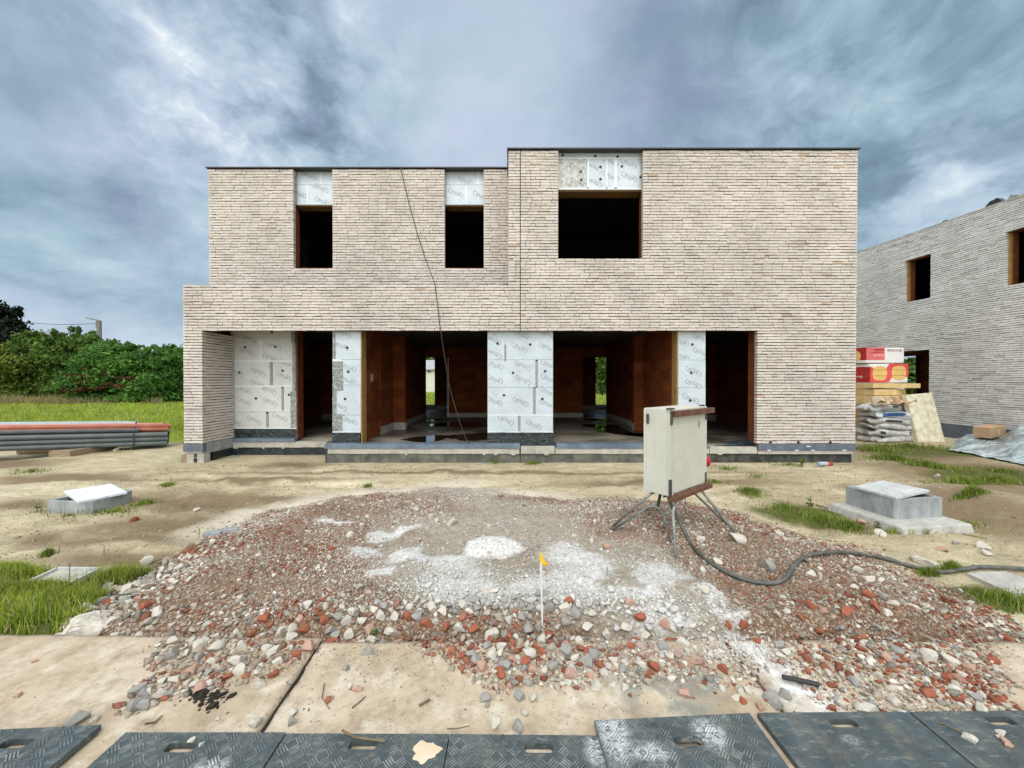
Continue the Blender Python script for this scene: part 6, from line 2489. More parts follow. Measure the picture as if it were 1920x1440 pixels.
# ------------------------------------------------------------------ rubble
def ico(sub):
    t = (1 + 5 ** .5) / 2
    V = [(-1, t, 0), (1, t, 0), (-1, -t, 0), (1, -t, 0), (0, -1, t), (0, 1, t), (0, -1, -t), (0, 1, -t), (t, 0, -1), (t, 0, 1), (-t, 0, -1), (-t, 0, 1)]
    Fc = [(0, 11, 5), (0, 5, 1), (0, 1, 7), (0, 7, 10), (0, 10, 11), (1, 5, 9), (5, 11, 4), (11, 10, 2), (10, 7, 6), (7, 1, 8), (3, 9, 4), (3, 4, 2), (3, 2, 6), (3, 6, 8), (3, 8, 9), (4, 9, 5), (2, 4, 11), (6, 2, 10), (8, 6, 7), (9, 8, 1)]
    V = [np.array(v) / np.linalg.norm(v) for v in V]
    for _ in range(sub):
        cache, nf = {}, []
        def mid(a, b):
            k = (min(a, b), max(a, b))
            if k not in cache:
                m = V[a] + V[b]
                V.append(m / np.linalg.norm(m))
                cache[k] = len(V) - 1
            return cache[k]
        for a, b, c in Fc:
            x, y, z = mid(a, b), mid(b, c), mid(c, a)
            nf += [(a, x, z), (b, y, x), (c, z, y), (x, y, z)]
        Fc = nf
    return np.array(V), np.array(Fc)


def rock_template(seed, sub=2, blocky=False):
    r = np.random.default_rng(seed)
    V, Fc = ico(sub)
    V = V.copy()
    if blocky:
        V = np.sign(V) * np.abs(V) ** .55
        V *= np.array([1.15, .85, .6]) * r.uniform(.8, 1.1, 3)
    else:
        V *= np.array([1.15, .9, .72]) * r.uniform(.85, 1.12, 3)
    ncut = r.integers(5, 9)
    for _ in range(ncut + 3):           # flat broken faces
        n = r.normal(size=3)
        n /= np.linalg.norm(n)
        d = r.uniform(.30, .66)
        s = V @ n - d
        V -= np.outer(np.clip(s, 0, None), n)
    V /= np.abs(V).max() * .92
    V += r.normal(size=V.shape) * .012
    return V, Fc


ROCK_L = [rock_template(100 + i, 2, i % 3 == 0) for i in range(9)]
ROCK_S = [rock_template(200 + i, 1, i % 3 == 0) for i in range(8)]
STONE_COL = {'stone_pale': ((.32, .28, .21), (.68, .635, .55)), 'stone_grey': ((.17, .155, .13), (.36, .345, .31)), 'brick_red': ((.17, .055, .03), (.36, .125, .07)), 'clod': ((.20, .15, .085), (.42, .34, .21)), 'brick_pink': ((.33, .20, .145), (.50, .335, .255))}
SK = ['stone_pale', 'stone_grey', 'brick_red', 'brick_pink', 'clod']


SPILL = [[W(*q, SLAB_TOP) for q in pl] for pl in (
    ((325, 1200), (600, 1200), (575, 1240), (500, 1275), (440, 1290), (390, 1300), (330, 1310), (270, 1325), (246, 1318), (262, 1290), (300, 1255)),
    ((770, 1200), (1420, 1200), (1430, 1270), (1350, 1285), (1280, 1268), (1150, 1268), (1060, 1285), (985, 1272), (940, 1285), (885, 1262), (800, 1232)),
    ((1420, 1200), (1835, 1200), (1850, 1235), (1935, 1300), (1900, 1335), (1560, 1333), (1500, 1285), (1440, 1240)))]


def place_stones():
    """returns arrays x, y, radius, kind"""
    X, Y, R, K = [], [], [], []
    r = np.random.default_rng(11)
    n = 520000
    x = r.uniform(-4.9, 4.9, n)
    y = r.uniform(1.93, 6.4, n)
    sd_ = poly_sd(HEAP, x, y)
    on_slab = y < SLAB_Y
    sp = np.max([poly_sd(p, x + (fbm(x * 4, y * 4, 51) - .5) * .25, y + (fbm(x * 4, y * 4, 52) - .5) * .25) for p in SPILL], 0)
    ins = np.where(on_slab, sp > -.02, sd_ > -.06)
    # how coarse: big at the front centre and left front, fine grit on the flanks and at the back
    front = sstep(3.1, 2.62, y)
    coarse = front * (0.45 + .55 * sstep(2.2, .4, np.abs(x + .15)))
    coarse = np.maximum(coarse, .66 * sstep(.6, .1, sd_) * sstep(4.9, 3.2, y) * sstep(-.9, -2.0, x))
    lime, cem = ell_mask(LIME, x, y), ell_mask(CEM, x, y)
    patch = fbm(x * 2.4, y * 2.4, 61)
    dens = .30 + .85 * sstep(.42, .60, patch)
    dens = np.where(y > 3.5, dens * .9, np.maximum(dens, .95 * coarse + .25))
    dens = dens * (1 - .78 * lime * sstep(2.8, 3.1, y)) * (1 - .62 * cem * sstep(2.75, 3.15, y))
    grey_band = sstep(.5, .2, np.abs(y - 3.05)) * sstep(.95, .5, np.abs(x + .2))
    dens = np.maximum(dens, .9 * grey_band)
    dens = np.where(on_slab, np.where(sp > .06, 1.0, .42), dens)
    dens *= np.where((x > 1.0) & (x < 2.1) & (y < 3.2) & (y > 2.0), .55, 1.0)
    keep = ins & (r.uniform(0, 1, n) < dens)
    x, y, coarse, on_slab, lime, cem, sd2 = (a[keep] for a in (x, y, coarse, on_slab, lime, cem, sd_))
    m = len(x)
    base = np.where(on_slab, np.where(x > .5, .0074, .0092), .0046 + .0088 * coarse * np.where(x > 1.2, .7, 1.0))
    rad = base * np.exp(r.normal(0, .52, m))
    rad = np.clip(rad, .0034, .046)
    # thin out: big ones claim room (cell hashing)
    order = np.argsort(-rad)
    cell = {}
    ok = np.zeros(m, bool)
    cs = .05
    for i in order:
        xi, yi, ri = x[i], y[i], rad[i]
        ci, cj = int(xi // cs), int(yi // cs)
        good = True
        for a in range(ci - 1, ci + 2):
            for b in range(cj - 1, cj + 2):
                for (u, v, w) in cell.get((a, b), ()):
                    dd = (u - xi) ** 2 + (v - yi) ** 2
                    if dd < (.74 * (w + ri)) ** 2:
                        good = False
                        break
                if not good:
                    break
            if not good:
                break
        if good:
            ok[i] = True
            cell.setdefault((ci, cj), []).append((xi, yi, ri))
    x, y, rad, lime, cem = x[ok], y[ok], rad[ok], lime[ok], cem[ok]
    m = len(x)
    q = r.uniform(0, 1, m)
    redz = fbm(x * 2.0 + 5, y * 2.0, 71)
    gz = sstep(.45, .2, np.abs(y - 3.05)) * sstep(1.1, .4, np.abs(x + .1))
    pr = np.clip(.19 + (redz - .5) * 1.0, .06, .5) * (1 - .75 * gz)
    k = np.where(q < pr, 2, np.where(q < pr + .10 * (1 - gz), 3, np.where(q < pr + .10 + .17 + .4 * gz, 1, 0)))
    return x, y, rad, k


def scatter_extra():
    """single stones lying away from the heap: photo pixel, radius in pixels, kind"""
    return [(808, 971, 8, 0), (820, 977, 5, 0), (846, 984, 10, 0), (680, 985, 5, 0), (273, 1056, 12, 0), (655, 1008, 9, 0), (1315, 1013, 8, 0), (368, 958, 6, 0), (1460, 1003, 9, 0), (1652, 1003, 10, 0), (1617, 982, 10, 3), (1435, 1062, 15, 1),
            (1380, 1012, 14, 0), (1345, 1058, 10, 0), (1365, 1068, 8, 3), (620, 1030, 7, 2), (540, 1000, 6, 2), (1632, 1090, 11, 0), (1612, 1072, 8, 0), (1605, 1105, 10, 0), (1520, 1078, 8, 0), (1290, 980, 8, 0), (1135, 1026, 9, 3), (1110, 1018, 7, 0),
            (690, 1222, 13, 1), (648, 1256, 7, 1), (655, 1290, 6, 0), (615, 1317, 7, 2), (672, 1295, 8, 3), (622, 1311, 5, 3), (548, 1341, 9, 0), (546, 1354, 8, 1), (475, 1359, 13, 0), (409, 1350, 6, 0), (273, 1325, 16, 1), (245, 1325, 10, 1), (265, 1318, 9, 2), (260, 1298, 12, 1), (270, 1305, 11, 1),
            (174, 1355, 10, 0), (135, 1362, 16, 1), (66, 1241, 5, 3), (37, 1304, 6, 3), (510, 1270, 11, 2), (440, 1260, 8, 2), (490, 1288, 10, 0), (545, 1280, 6, 1), (930, 1370, 9, 0), (970, 1365, 12, 1), (985, 1337, 7, 0), (975, 1310, 12, 1), (1000, 1310, 9, 0), (908, 1311, 11, 1), (912, 1325, 7, 1), (930, 1290, 9, 0),
            (956, 1290, 8, 3), (1108, 1270, 8, 3), (1170, 1291, 9, 0), (1180, 1304, 5, 2), (1280, 1303, 10, 3), (1390, 1300, 9, 0), (1400, 1295, 9, 0), (1382, 1310, 9, 0), (1392, 1315, 8, 2), (1452, 1320, 16, 1), (1470, 1305, 12, 1), (1425, 1330, 8, 3), (1440, 1317, 5, 2), (1355, 1292, 8, 0), (1205, 1250, 10, 0), (1222, 1252, 12, 2),
            (1320, 1110, 12, 0), (1075, 1150, 10, 1), (1365, 1175, 9, 2), (1395, 1172, 10, 2), (1110, 1230, 15, 1), (1070, 1130, 10, 2), (1185, 1215, 9, 2), (880, 1230, 10, 1), (893, 1240, 10, 1), (860, 1180, 14, 0), (1420, 1205, 9, 2), (1820, 1400, 9, 0), (1880, 1388, 10, 0), (1873, 1395, 6, 0), (1886, 1404, 8, 3), (1893, 1412, 6, 3),
            (1843, 1339, 14, 0), (1770, 1033, 8, 3), (1840, 1028, 12, 0), (1850, 1040, 9, 0), (1790, 1020, 6, 1), (250, 978, 8, 2), (1710, 965, 4, 0), (1755, 895, 5, 0), (217, 845, 5, 0), (360, 1403, 7, 0), (377, 1410, 6, 0), (565, 1165, 9, 3)]


def build_rubble():
    x, y, rad, k = place_stones()
    r = np.random.default_rng(5)
    ex = []
    for px, py, pr, kk in scatter_extra():
        p = G(px, py)
        ex.append((p.x, p.y, pr * p.y / F * 1.05, kk))
    # broad pale field stones of the left front and loose chips on the slabs
    n = 6500
    sx, sy = r.uniform(-2.4, 3.6, n), r.uniform(1.9, 2.56, n)
    den = .25 + .75 * sstep(2.1, 2.5, sy)
    kp = r.uniform(0, 1, n) < den * np.where(sx < -1.3, .25, .9)
    sx, sy = sx[kp], sy[kp]
    chips = (sx, sy, np.clip(.0028 * np.exp(r.normal(0, .5, len(sx))), .0015, .012), r.choice(4, len(sx), p=[.2, .4, .3, .1]))
    n = 14000
    bx, by = r.uniform(-7, 7.2, n), r.uniform(3.2, 8.0, n)
    kp = poly_sd(HEAP, bx, by) < -.1
    bx, by = bx[kp], by[kp]
    crumbs = (bx, by, np.clip(.0045 * np.exp(r.normal(0, .55, len(bx))), .0025, .022), r.choice(5, len(bx), p=[.16, .12, .05, .03, .64]))
    # the 300 that show largest become things of their own
    show = rad / np.maximum(y, 1.9)
    top = np.argsort(-show)[:300 - len(ex)]
    mask = np.zeros(len(x), bool)
    mask[top] = True
    singles = ex + [(x[i], y[i], rad[i], int(k[i])) for i in top]
    words = {0: ("rubble_stone", "pale rounded stone among the broken rubble"), 1: ("rubble_stone", "grey rubble stone lying in or near the rubble heap"), 2: ("brick_fragment", "broken red brick fragment in or near the rubble heap"), 3: ("brick_fragment", "pinkish mortar stained brick fragment in or near the rubble heap")}
    meshes = {}
    rr = random.Random(8)
    for i, (sx_, sy_, sr, kk) in enumerate(singles):
        ti = rr.randrange(len(ROCK_L))
        key = (ti, kk)
        if key not in meshes:
            V, Fc = ROCK_L[ti]
            me = bpy.data.meshes.new(words[kk][0])
            me.from_pydata(V.tolist(), [], Fc.tolist())
            me.materials.append(MAT[SK[kk]])
            meshes[key] = me
        o = bpy.data.objects.new(words[kk][0], meshes[key])
        s = sr * rr.uniform(.9, 1.15)
        z = top_at(sx_, sy_) + (.030 if sy_ < 1.87 else 0)
        o.location = (sx_, sy_, z + s * .32)
        o.rotation_euler = (rr.uniform(-.35, .35), rr.uniform(-.35, .35), rr.uniform(0, 6.28))
        o.scale = (s, s, s)
        COL.objects.link(o)
        tag(o, words[kk][1], "stone" if kk < 2 else "brick", group="large loose stones and brick fragments")
    # all other stones as one heap
    x, y, rad, k = (np.concatenate([a[~mask] if j == 0 else a for j, a in enumerate(t)]) for t in zip((x, y, rad, k), chips, crumbs)) if False else \
        [np.concatenate([a[~mask], b, c]) for a, b, c in zip((x, y, rad, k), chips, crumbs)]
    m = len(x)
    z = np.where(y < SLAB_Y, np.maximum(hT(x, y), SLAB_TOP), hT(x, y))
    lm, cm = ell_mask(LIME, x, y, .8), ell_mask(CEM, x, y, .75)
    tid = r.integers(0, len(ROCK_S), m)
    Vs, Fs, Cs = [], [], []
    off = 0
    for t, (V, Fc) in enumerate(ROCK_S):
        idx = np.where(tid == t)[0]
        c = len(idx)
        if not c:
            continue
        a = r.uniform(0, 2 * np.pi, c)
        b = r.normal(0, .35, c)
        ca, sa, cb, sb = np.cos(a), np.sin(a), np.cos(b), np.sin(b)
        s = rad[idx]
        P0 = V[None] * s[:, None, None] * r.uniform(.85, 1.15, (c, 1, 3))
        Y1 = P0[..., 1] * cb[:, None] - P0[..., 2] * sb[:, None]
        Z1 = P0[..., 1] * sb[:, None] + P0[..., 2] * cb[:, None]
        X2 = P0[..., 0] * ca[:, None] - Y1 * sa[:, None]
        Y2 = P0[..., 0] * sa[:, None] + Y1 * ca[:, None]
        W_ = np.stack([X2 + x[idx][:, None], Y2 + y[idx][:, None], Z1 + (z[idx] + s * .28)[:, None]], -1)
        Vs.append(W_.reshape(-1, 3))
        Fs.append((Fc[None] + (np.arange(c) * len(V))[:, None, None] + off).reshape(-1, 3))
        off += c * len(V)
        c0 = np.array([STONE_COL[q][0] for q in SK])[k[idx]]
        c1 = np.array([STONE_COL[q][1] for q in SK])[k[idx]]
        f = r.uniform(0, 1, (c, 1))
        colr = c0 * (1 - f) + c1 * f
        du = np.clip(.8 * lm[idx] + .45 * cm[idx], 0, .85)[:, None]
        colr = colr * (1 - du) + np.array([.58, .57, .535]) * du
        dirt = sstep(.35, .7, fbm(x[idx] * 1.7, y[idx] * 1.7, 81))[:, None] * np.where(rad[idx] < .011, .72, .30)[:, None] * (1 - du)
        colr = colr * (1 - dirt) + np.array([.235, .16, .105]) * dirt
        Cs.append(np.repeat(colr, len(Fc), 0))
    o = np_mesh("rubble", np.concatenate(Vs), np.concatenate(Fs), 'rock', face_attr=dict(col=np.concatenate(Cs)))
    tag(o, "heap of broken brick and pale stone rubble in front of the house", "rubble", kind="stuff")
    print("stones", m, "singles", len(singles))


build_rubble()


def mortar_dome():
    c = G(925, 1040)
    V, Fc = ico(4)
    V = V.copy()
    n = fbm(V[:, 0] * 3 + 5, V[:, 1] * 3 + V[:, 2] * 2, 3) - .5
    V *= (1 + .22 * n)[:, None]
    V[:, 2] = np.sign(V[:, 2]) * np.abs(V[:, 2]) ** .8
    V *= np.array([.30, .19, .125])
    V[:, 2] += (fbm(V[:, 0] * 40, V[:, 1] * 40, 4) - .5) * .014
    me = bpy.data.meshes.new("mortar_lump")
    me.from_pydata(V.tolist(), [], Fc.tolist())
    me.polygons.foreach_set("use_smooth", [True] * len(Fc))
    me.materials.append(MAT['lump'])
    o = bpy.data.objects.new("mortar_lump", me)
    o.location = (c.x, c.y + .08, hTs(c.x, c.y) - .01)
    COL.objects.link(o)
    tag(o, "large round hardened white mortar lump in the middle of the heap behind the flag", "stone")


mortar_dome()


def boulders():
    """a few larger lumps"""
    for nm, px, py, w, d, h, seed, mat, lab in (("boulder", 165, 1180, .26, .16, .08, 1, 'stone_pale', "long flat pale boulder where the left grass meets the rubble"),
                                               ("boulder", 185, 1126, .07, .05, .05, 2, 'stone_grey', "grey boulder between grass and stones at the left rim"),
                                               ("mortar_lump", 1735, 1058, .15, .10, .055, 3, 'stone_pale', "pale mortar lump beside the cable at the right rim of the rubble"),
                                               ("mortar_lump", 530, 1185, .085, .07, .055, 4, 'stone_pale', "rough white mortar lump in the stones near the left slab"),
                                               ("mortar_lump", 925, 1108, .09, .05, .03, 5, 'stone_pale', "flat white mortar lump just in front of the large round one"),
                                               ("brick_piece", 205, 1128, .05, .035, .03, 6, 'brick_red', "orange red brick piece beside the grey boulder on the left")):
        p = G(px, py)
        V, Fc = rock_template(300 + seed, 3)
        V = V + np.random.default_rng(seed).normal(size=V.shape) * .012
        me = bpy.data.meshes.new(nm)
        me.from_pydata((V * np.array([w, d, h])).tolist(), [], Fc.tolist())
        me.materials.append(MAT[mat])
        o = bpy.data.objects.new(nm, me)
        o.location = p + Vector((0, 0, h * .2))
        o.rotation_euler = (0, 0, .5 if seed == 1 else seed * 1.3)
        COL.objects.link(o)
        tag(o, lab, "stone")


boulders()


# ------------------------------------------------------------------ grass and weeds
def blades(name, x, y, z, h, w, mat, kind="stuff", label=None, cat=None, lean=.45, seed=0, own=False):
    r = np.random.default_rng(seed)
    n = len(x)
    a = r.uniform(0, 2 * np.pi, n)
    bend = np.abs(r.normal(0, lean, n)) * h
    b = r.uniform(0, 2 * np.pi, n)
    dx, dy = np.cos(a) * w * .5, np.sin(a) * w * .5
    bx, by = np.cos(b) * bend, np.sin(b) * bend
    lv = []
    for t, ww in ((0, 1), (.45, .8), (.8, .45), (1, 0)):
        cx, cy, cz = x + bx * t * t, y + by * t * t, z + h * t * (1 - .22 * t * (bend / np.maximum(h, 1e-6)))
        lv.append((np.stack([cx - dx * ww, cy - dy * ww, cz], 1), np.stack([cx + dx * ww, cy + dy * ww, cz], 1)))
    V = np.concatenate([q for p in lv[:3] for q in p] + [lv[3][0]])
    i = np.arange(n)
    q = []
    for s in (0, 2):
        q += [np.stack([i + s * n, i + (s + 1) * n, i + (s + 3) * n], 1), np.stack([i + s * n, i + (s + 3) * n, i + (s + 2) * n], 1)]
    q.append(np.stack([i + 4 * n, i + 5 * n, i + 6 * n], 1))
    Fc = np.concatenate(q)
    rnd = np.tile(r.uniform(0, 1, n), 5)
    c = np.array([x.mean(), y.mean(), z.min()])
    o = np_mesh(name, V - c, Fc, mat, face_attr=dict(rnd=rnd))
    o.location = c
    if kind == "stuff":
        o["kind"] = "stuff"
    return tag(o, label, cat)


def patch(ells, n, seed, thr=.25, freq=3.0):
    """random points inside ground ellipses, thinned by noise"""
    r = np.random.default_rng(seed)
    X, Y, Q = [], [], []
    for cx, cy, rx, ry in ells:
        a, q = r.uniform(0, 2 * np.pi, n), np.abs(r.normal(0, .62, n))
        Q.append(q)
        X.append(cx + rx * q * np.cos(a))
        Y.append(cy + ry * q * np.sin(a))
    x, y = np.concatenate(X), np.concatenate(Y)
    m = fbm(x * freq, y * freq, seed + 3)
    k = (m > thr + .25 * r.uniform(-1, 1, len(x))) & ((y > SLAB_Y + .06) | (x < -4.1)) & (poly_sd(HEAP, x, y) < .04)
    return x[k], y[k], .3 + .7 * np.exp(-1.3 * np.concatenate(Q)[k] ** 2)


def grass_all():
    r = np.random.default_rng(3)
    # left foreground
    E = [ell(*q) for q in ((40, 1165, 200, 40), (150, 1130, 120, 26), (235, 1085, 55, 14), (60, 1110, 120, 12), (20, 1080, 70, 8), (-80, 1170, 120, 60))]
    x, y, wt = patch(E, 5200, 1, .36)
    m = fbm(x * 2.5, y * 2.5, 8)
    blades("grass", x, y, hT(x, y) - .01, wt * r.uniform(.05, .13, len(x)) * (.5 + m), np.full(len(x), .0065), 'grass_d', label="lush grass in the lower left corner beside the rubble", cat="grass", seed=1)
    k = r.uniform(0, 1, len(x)) < .33
    blades("grass", x[k], y[k], hT(x[k], y[k]) - .01, r.uniform(.06, .15, k.sum()) * (.5 + m[k]), np.full(k.sum(), .0055), 'grass', label="yellow green blades mixed into the lower left grass", cat="grass", seed=2)
    # right patches
    E = [ell(*q) for q in ((1470, 955, 55, 18), (1540, 975, 60, 22), (1590, 990, 30, 10), (1885, 1128, 85, 24), (1940, 1150, 60, 20), (1410, 925, 30, 10), (1780, 1070, 30, 6))]
    x, y, wt = patch(E, 1900, 4, .50, 5)
    blades("grass", x, y, hT(x, y) - .01, wt * r.uniform(.04, .13, len(x)), np.full(len(x), .007), 'grass_d', label="low grass between the rubble and the tall concrete chamber", cat="grass", seed=4)
    E = [ell(*q) for q in ((1700, 838, 90, 9), (1680, 862, 60, 8), (1740, 875, 50, 10), (1850, 885, 80, 10), (1800, 905, 60, 6), (1780, 812, 40, 6), (1870, 900, 60, 8), (1640, 845, 30, 5), (1820, 928, 40, 6))]
    x, y, wt = patch(E, 2300, 5, .52, 2.6)
    m = fbm(x * 1.5, y * 1.5, 18)
    blades("grass", x, y, hT(x, y) - .01, wt * r.uniform(.04, .17, len(x)) * (.3 + 1.2 * m), np.full(len(x), .014), 'grass_d', label="grass and weeds between the house and the plastic sheet", cat="grass", seed=5)
    # weeds along the foot of the house and round the left chamber, sparse on the sand
    E = [ell(*q) for q in ((270, 945, 16, 8), (130, 968, 60, 6), (215, 960, 50, 6), (395, 858, 50, 3), (930, 868, 14, 3), (1000, 870, 20, 2), (1480, 872, 70, 4), (1360, 880, 40, 5), (1420, 895, 30, 5), (315, 911, 14, 3), (690, 913, 12, 3), (1340, 905, 40, 5), (90, 1041, 9, 4), (60, 885, 40, 4), (200, 845, 60, 3),
                             (1690, 1000, 90, 4), (1810, 985, 40, 8), (1755, 945, 12, 4), (1740, 1078, 24, 5), (20, 840, 40, 4))]
    x, y, wt = patch(E, 330, 6, .38, 4)
    blades("weeds", x, y, hT(x, y) - .006, r.uniform(.03, .09, len(x)), np.full(len(x), .008), 'grass_d', label="sparse weeds on the bare sand and along the foot of the house", cat="weeds", seed=6)
    n = 2600
    x, y = r.uniform(-9, 9, n), r.uniform(4.2, 9.5, n)
    k = (fbm(x * 1.1, y * 1.1, 40) > .585) & (poly_sd(HEAP, x, y) < -.15) & ~((y > 8) & (x > -7.2) & (x < 7.6))
    x, y = x[k], y[k]
    blades("weeds", x, y, hT(x, y) - .006, r.uniform(.015, .05, len(x)), np.full(len(x), .007), 'grass', label="tiny tufts scattered over the sand", cat="weeds", seed=7)
    # meadow on the left and behind
    n = 80000
    v = r.uniform(0, 1, n)
    y = 10.6 * (4.2) ** v
    x = -6.6 - y * r.uniform(-.02, 1.45, n)
    k = (y > 11.4 + (fbm(x * .8, x * .3, 90) - .5) * 1.4 - .12 * (x + 7))
    k &= ~((x > -7.15) & (y < 18.6))
    x, y = x[k], y[k]
    m = fbm(x * .35, y * .35, 33)
    m2 = fbm(x * 1.4, y * 1.4, 35)
    sc = (y / 12)
    blades("meadow_grass", x, y, hT(x, y) - .02, (.05 + .26 * m * m2 * 2) * r.uniform(.6, 1.3, len(x)), .016 * sc, 'grass', label="bright green meadow left of the house reaching back to the bushes", cat="grass", seed=8, lean=.6)
    k = (y > 27) & (fbm(x * .5, y * .5, 77) > .5) & (x < -y * .98 + 2)
    blades("seed_heads", x[k], y[k], hT(x[k], y[k]), r.uniform(.25, .7, k.sum()), .012 * sc[k], 'straw', label="tall dry seed heads along the far edge of the left meadow", cat="grass", seed=9, lean=.3)
    n = 9000
    y = r.uniform(19, 44, n)
    x = r.uniform(-14, 14, n) * y / 30
    blades("meadow_grass", x, y, hT(x, y) - .02, r.uniform(.15, .5, n), .02 * y / 14, 'grass', label="meadow seen through the house behind its back doors", cat="grass", seed=10, lean=.6)


grass_all()


def weeds_plants():
    """single leafy plants one can point at"""
    g = "single weeds on the site"
    def plant(px, py, h, n, lab, mat='grass', lw=.03, spread=.5, seed=0, group=g):
        p = G(px, py)
        r = random.Random(seed)
        mb = MB()
        for k in range(n):
            a = r.uniform(0, 6.28)
            d = Vector((math.cos(a), math.sin(a), 0))
            t0 = r.uniform(0, .75) * h
            L = r.uniform(.4, .8) * spread * h
            s = d.cross(Vector((0, 0, 1))) * lw * .5
            b0 = p + Vector((0, 0, t0))
            m = b0 + d * L * .5 + Vector((0, 0, L * .35))
            e = b0 + d * L + Vector((0, 0, L * .15))
            mb.face((b0, m + s, e, m - s), 0, r.random())
        mb.tube([p, p + Vector((r.uniform(-.02, .02), 0, h))], .003, 5, 0)
        mb.own("weed", mat, lab, "plant", org=p, group=group, rnd=True)
    plant(70, 960, .13, 14, "leafy weed at the left corner of the low chamber", 'leaf_bright', .03, .7, 1)
    plant(242, 1378 - 1378 + 1210, .06, 10, "tiny weed among stones", 'leaf_bright', .02, .9, 2) if False else None
    plant(702, 1192, .05, 9, "small green weed growing between the front stones", 'leaf_bright', .022, 1.0, 3)
    plant(372, 1018, .16, 9, "upright grass stalk at the left rim of the rubble", 'straw', .008, .5, 4)
    plant(1645, 990, .08, 10, "small dark weed at the front of the tall chamber's base", 'leaf_mid', .03, .8, 5)
    plant(1502, 875, .22, 16, "tall weed against the right foot of the house", 'leaf_mid', .05, .6, 6)
    plant(1519, 950, .16, 16, "bushy weed in the grass left of the tall chamber", 'leaf_bright', .04, .5, 7)
    plant(930, 868, .12, 22, "grass tuft in front of the middle insulation panel", 'grass', .012, .8, 8)
    plant(195, 1042, .10, 5, "dry stalk standing on the bare sand by the left chamber frame", 'straw', .006, .4, 9)
    plant(130, 1090, .16, 5, "dark dry stalk standing in front of the gravel filled frame", 'bark', .005, .4, 10)


weeds_plants()


# ------------------------------------------------------------------ trees, bushes, pole, far house
def crown(root, clumps, leaf, mat, nper, seed, name="crown", core=True):
    """leaf sized faces spread through overlapping clumps"""
    r = np.random.default_rng(seed)
    V, rn = [], []
    o = np.array(root_org(root))
    for cx, cy, cz, rx, ry, rz in clumps:
        n = int(nper * (rx * rz) ** .9) + 20
        d = r.normal(size=(n, 3))
        d /= np.linalg.norm(d, axis=1)[:, None]
        q = r.uniform(.35, 1.05, n) ** .6
        lump = 1 + .38 * np.sin(d[:, 0] * 5 + cx) * np.cos(d[:, 2] * 6 + cz) + .18 * np.sin(d[:, 1] * 9 + d[:, 2] * 7 + seed)
        p = np.array([cx, cy, cz]) + d * np.array([rx, ry, rz]) * (q * lump)[:, None]
        a = r.normal(size=(n, 3)) * .8 + d * .9
        a /= np.linalg.norm(a, axis=1)[:, None]
        t = np.cross(a, r.normal(size=(n, 3)))
        t /= np.linalg.norm(t, axis=1)[:, None]
        b = np.cross(a, t)
        s = leaf * r.uniform(.6, 1.3, n)[:, None]
        V.append(np.stack([p - t * s, p - b * s * .55, p + t * s, p + b * s * .55], 1))
        rn.append(np.clip(r.beta(2, 2.5, n) * .65 + .5 * r.uniform() - .05, 0, 1))
    V = np.concatenate(V).reshape(-1, 3) - o
    V = V[:, :]
    Fc = np.arange(len(V)).reshape(-1, 4)
    return np_mesh(name, V, Fc, mat, face_attr=dict(rnd=np.concatenate(rn)), parent=root)


def trunk(root, base, top, r0, limbs, seed):
    mb = MB()
    base, top = Vector(base), Vector(top)
    rr = random.Random(seed)
    pts = [base.lerp(top, t) + Vector((rr.uniform(-1, 1), rr.uniform(-1, 1), 0)) * r0 * t for t in np.linspace(0, 1, 6)]
    mb.tube(pts, r0, 8, rads=[r0 * (1 - .75 * t) for t in np.linspace(0, 1, 6)])
    for k in range(limbs):
        t = rr.uniform(.3, .95)
        a = rr.uniform(0, 6.28)
        p = base.lerp(top, t)
        L = (top - base).length * rr.uniform(.2, .4)
        e = p + Vector((math.cos(a) * L, math.sin(a) * L, L * .55))
        mb.tube([p, p.lerp(e, .5) + Vector((0, 0, L * .06)), e], r0 * .3, 6, rads=[r0 * .35, r0 * .2, r0 * .05])
    return mb.build("trunk", 'bark', root)


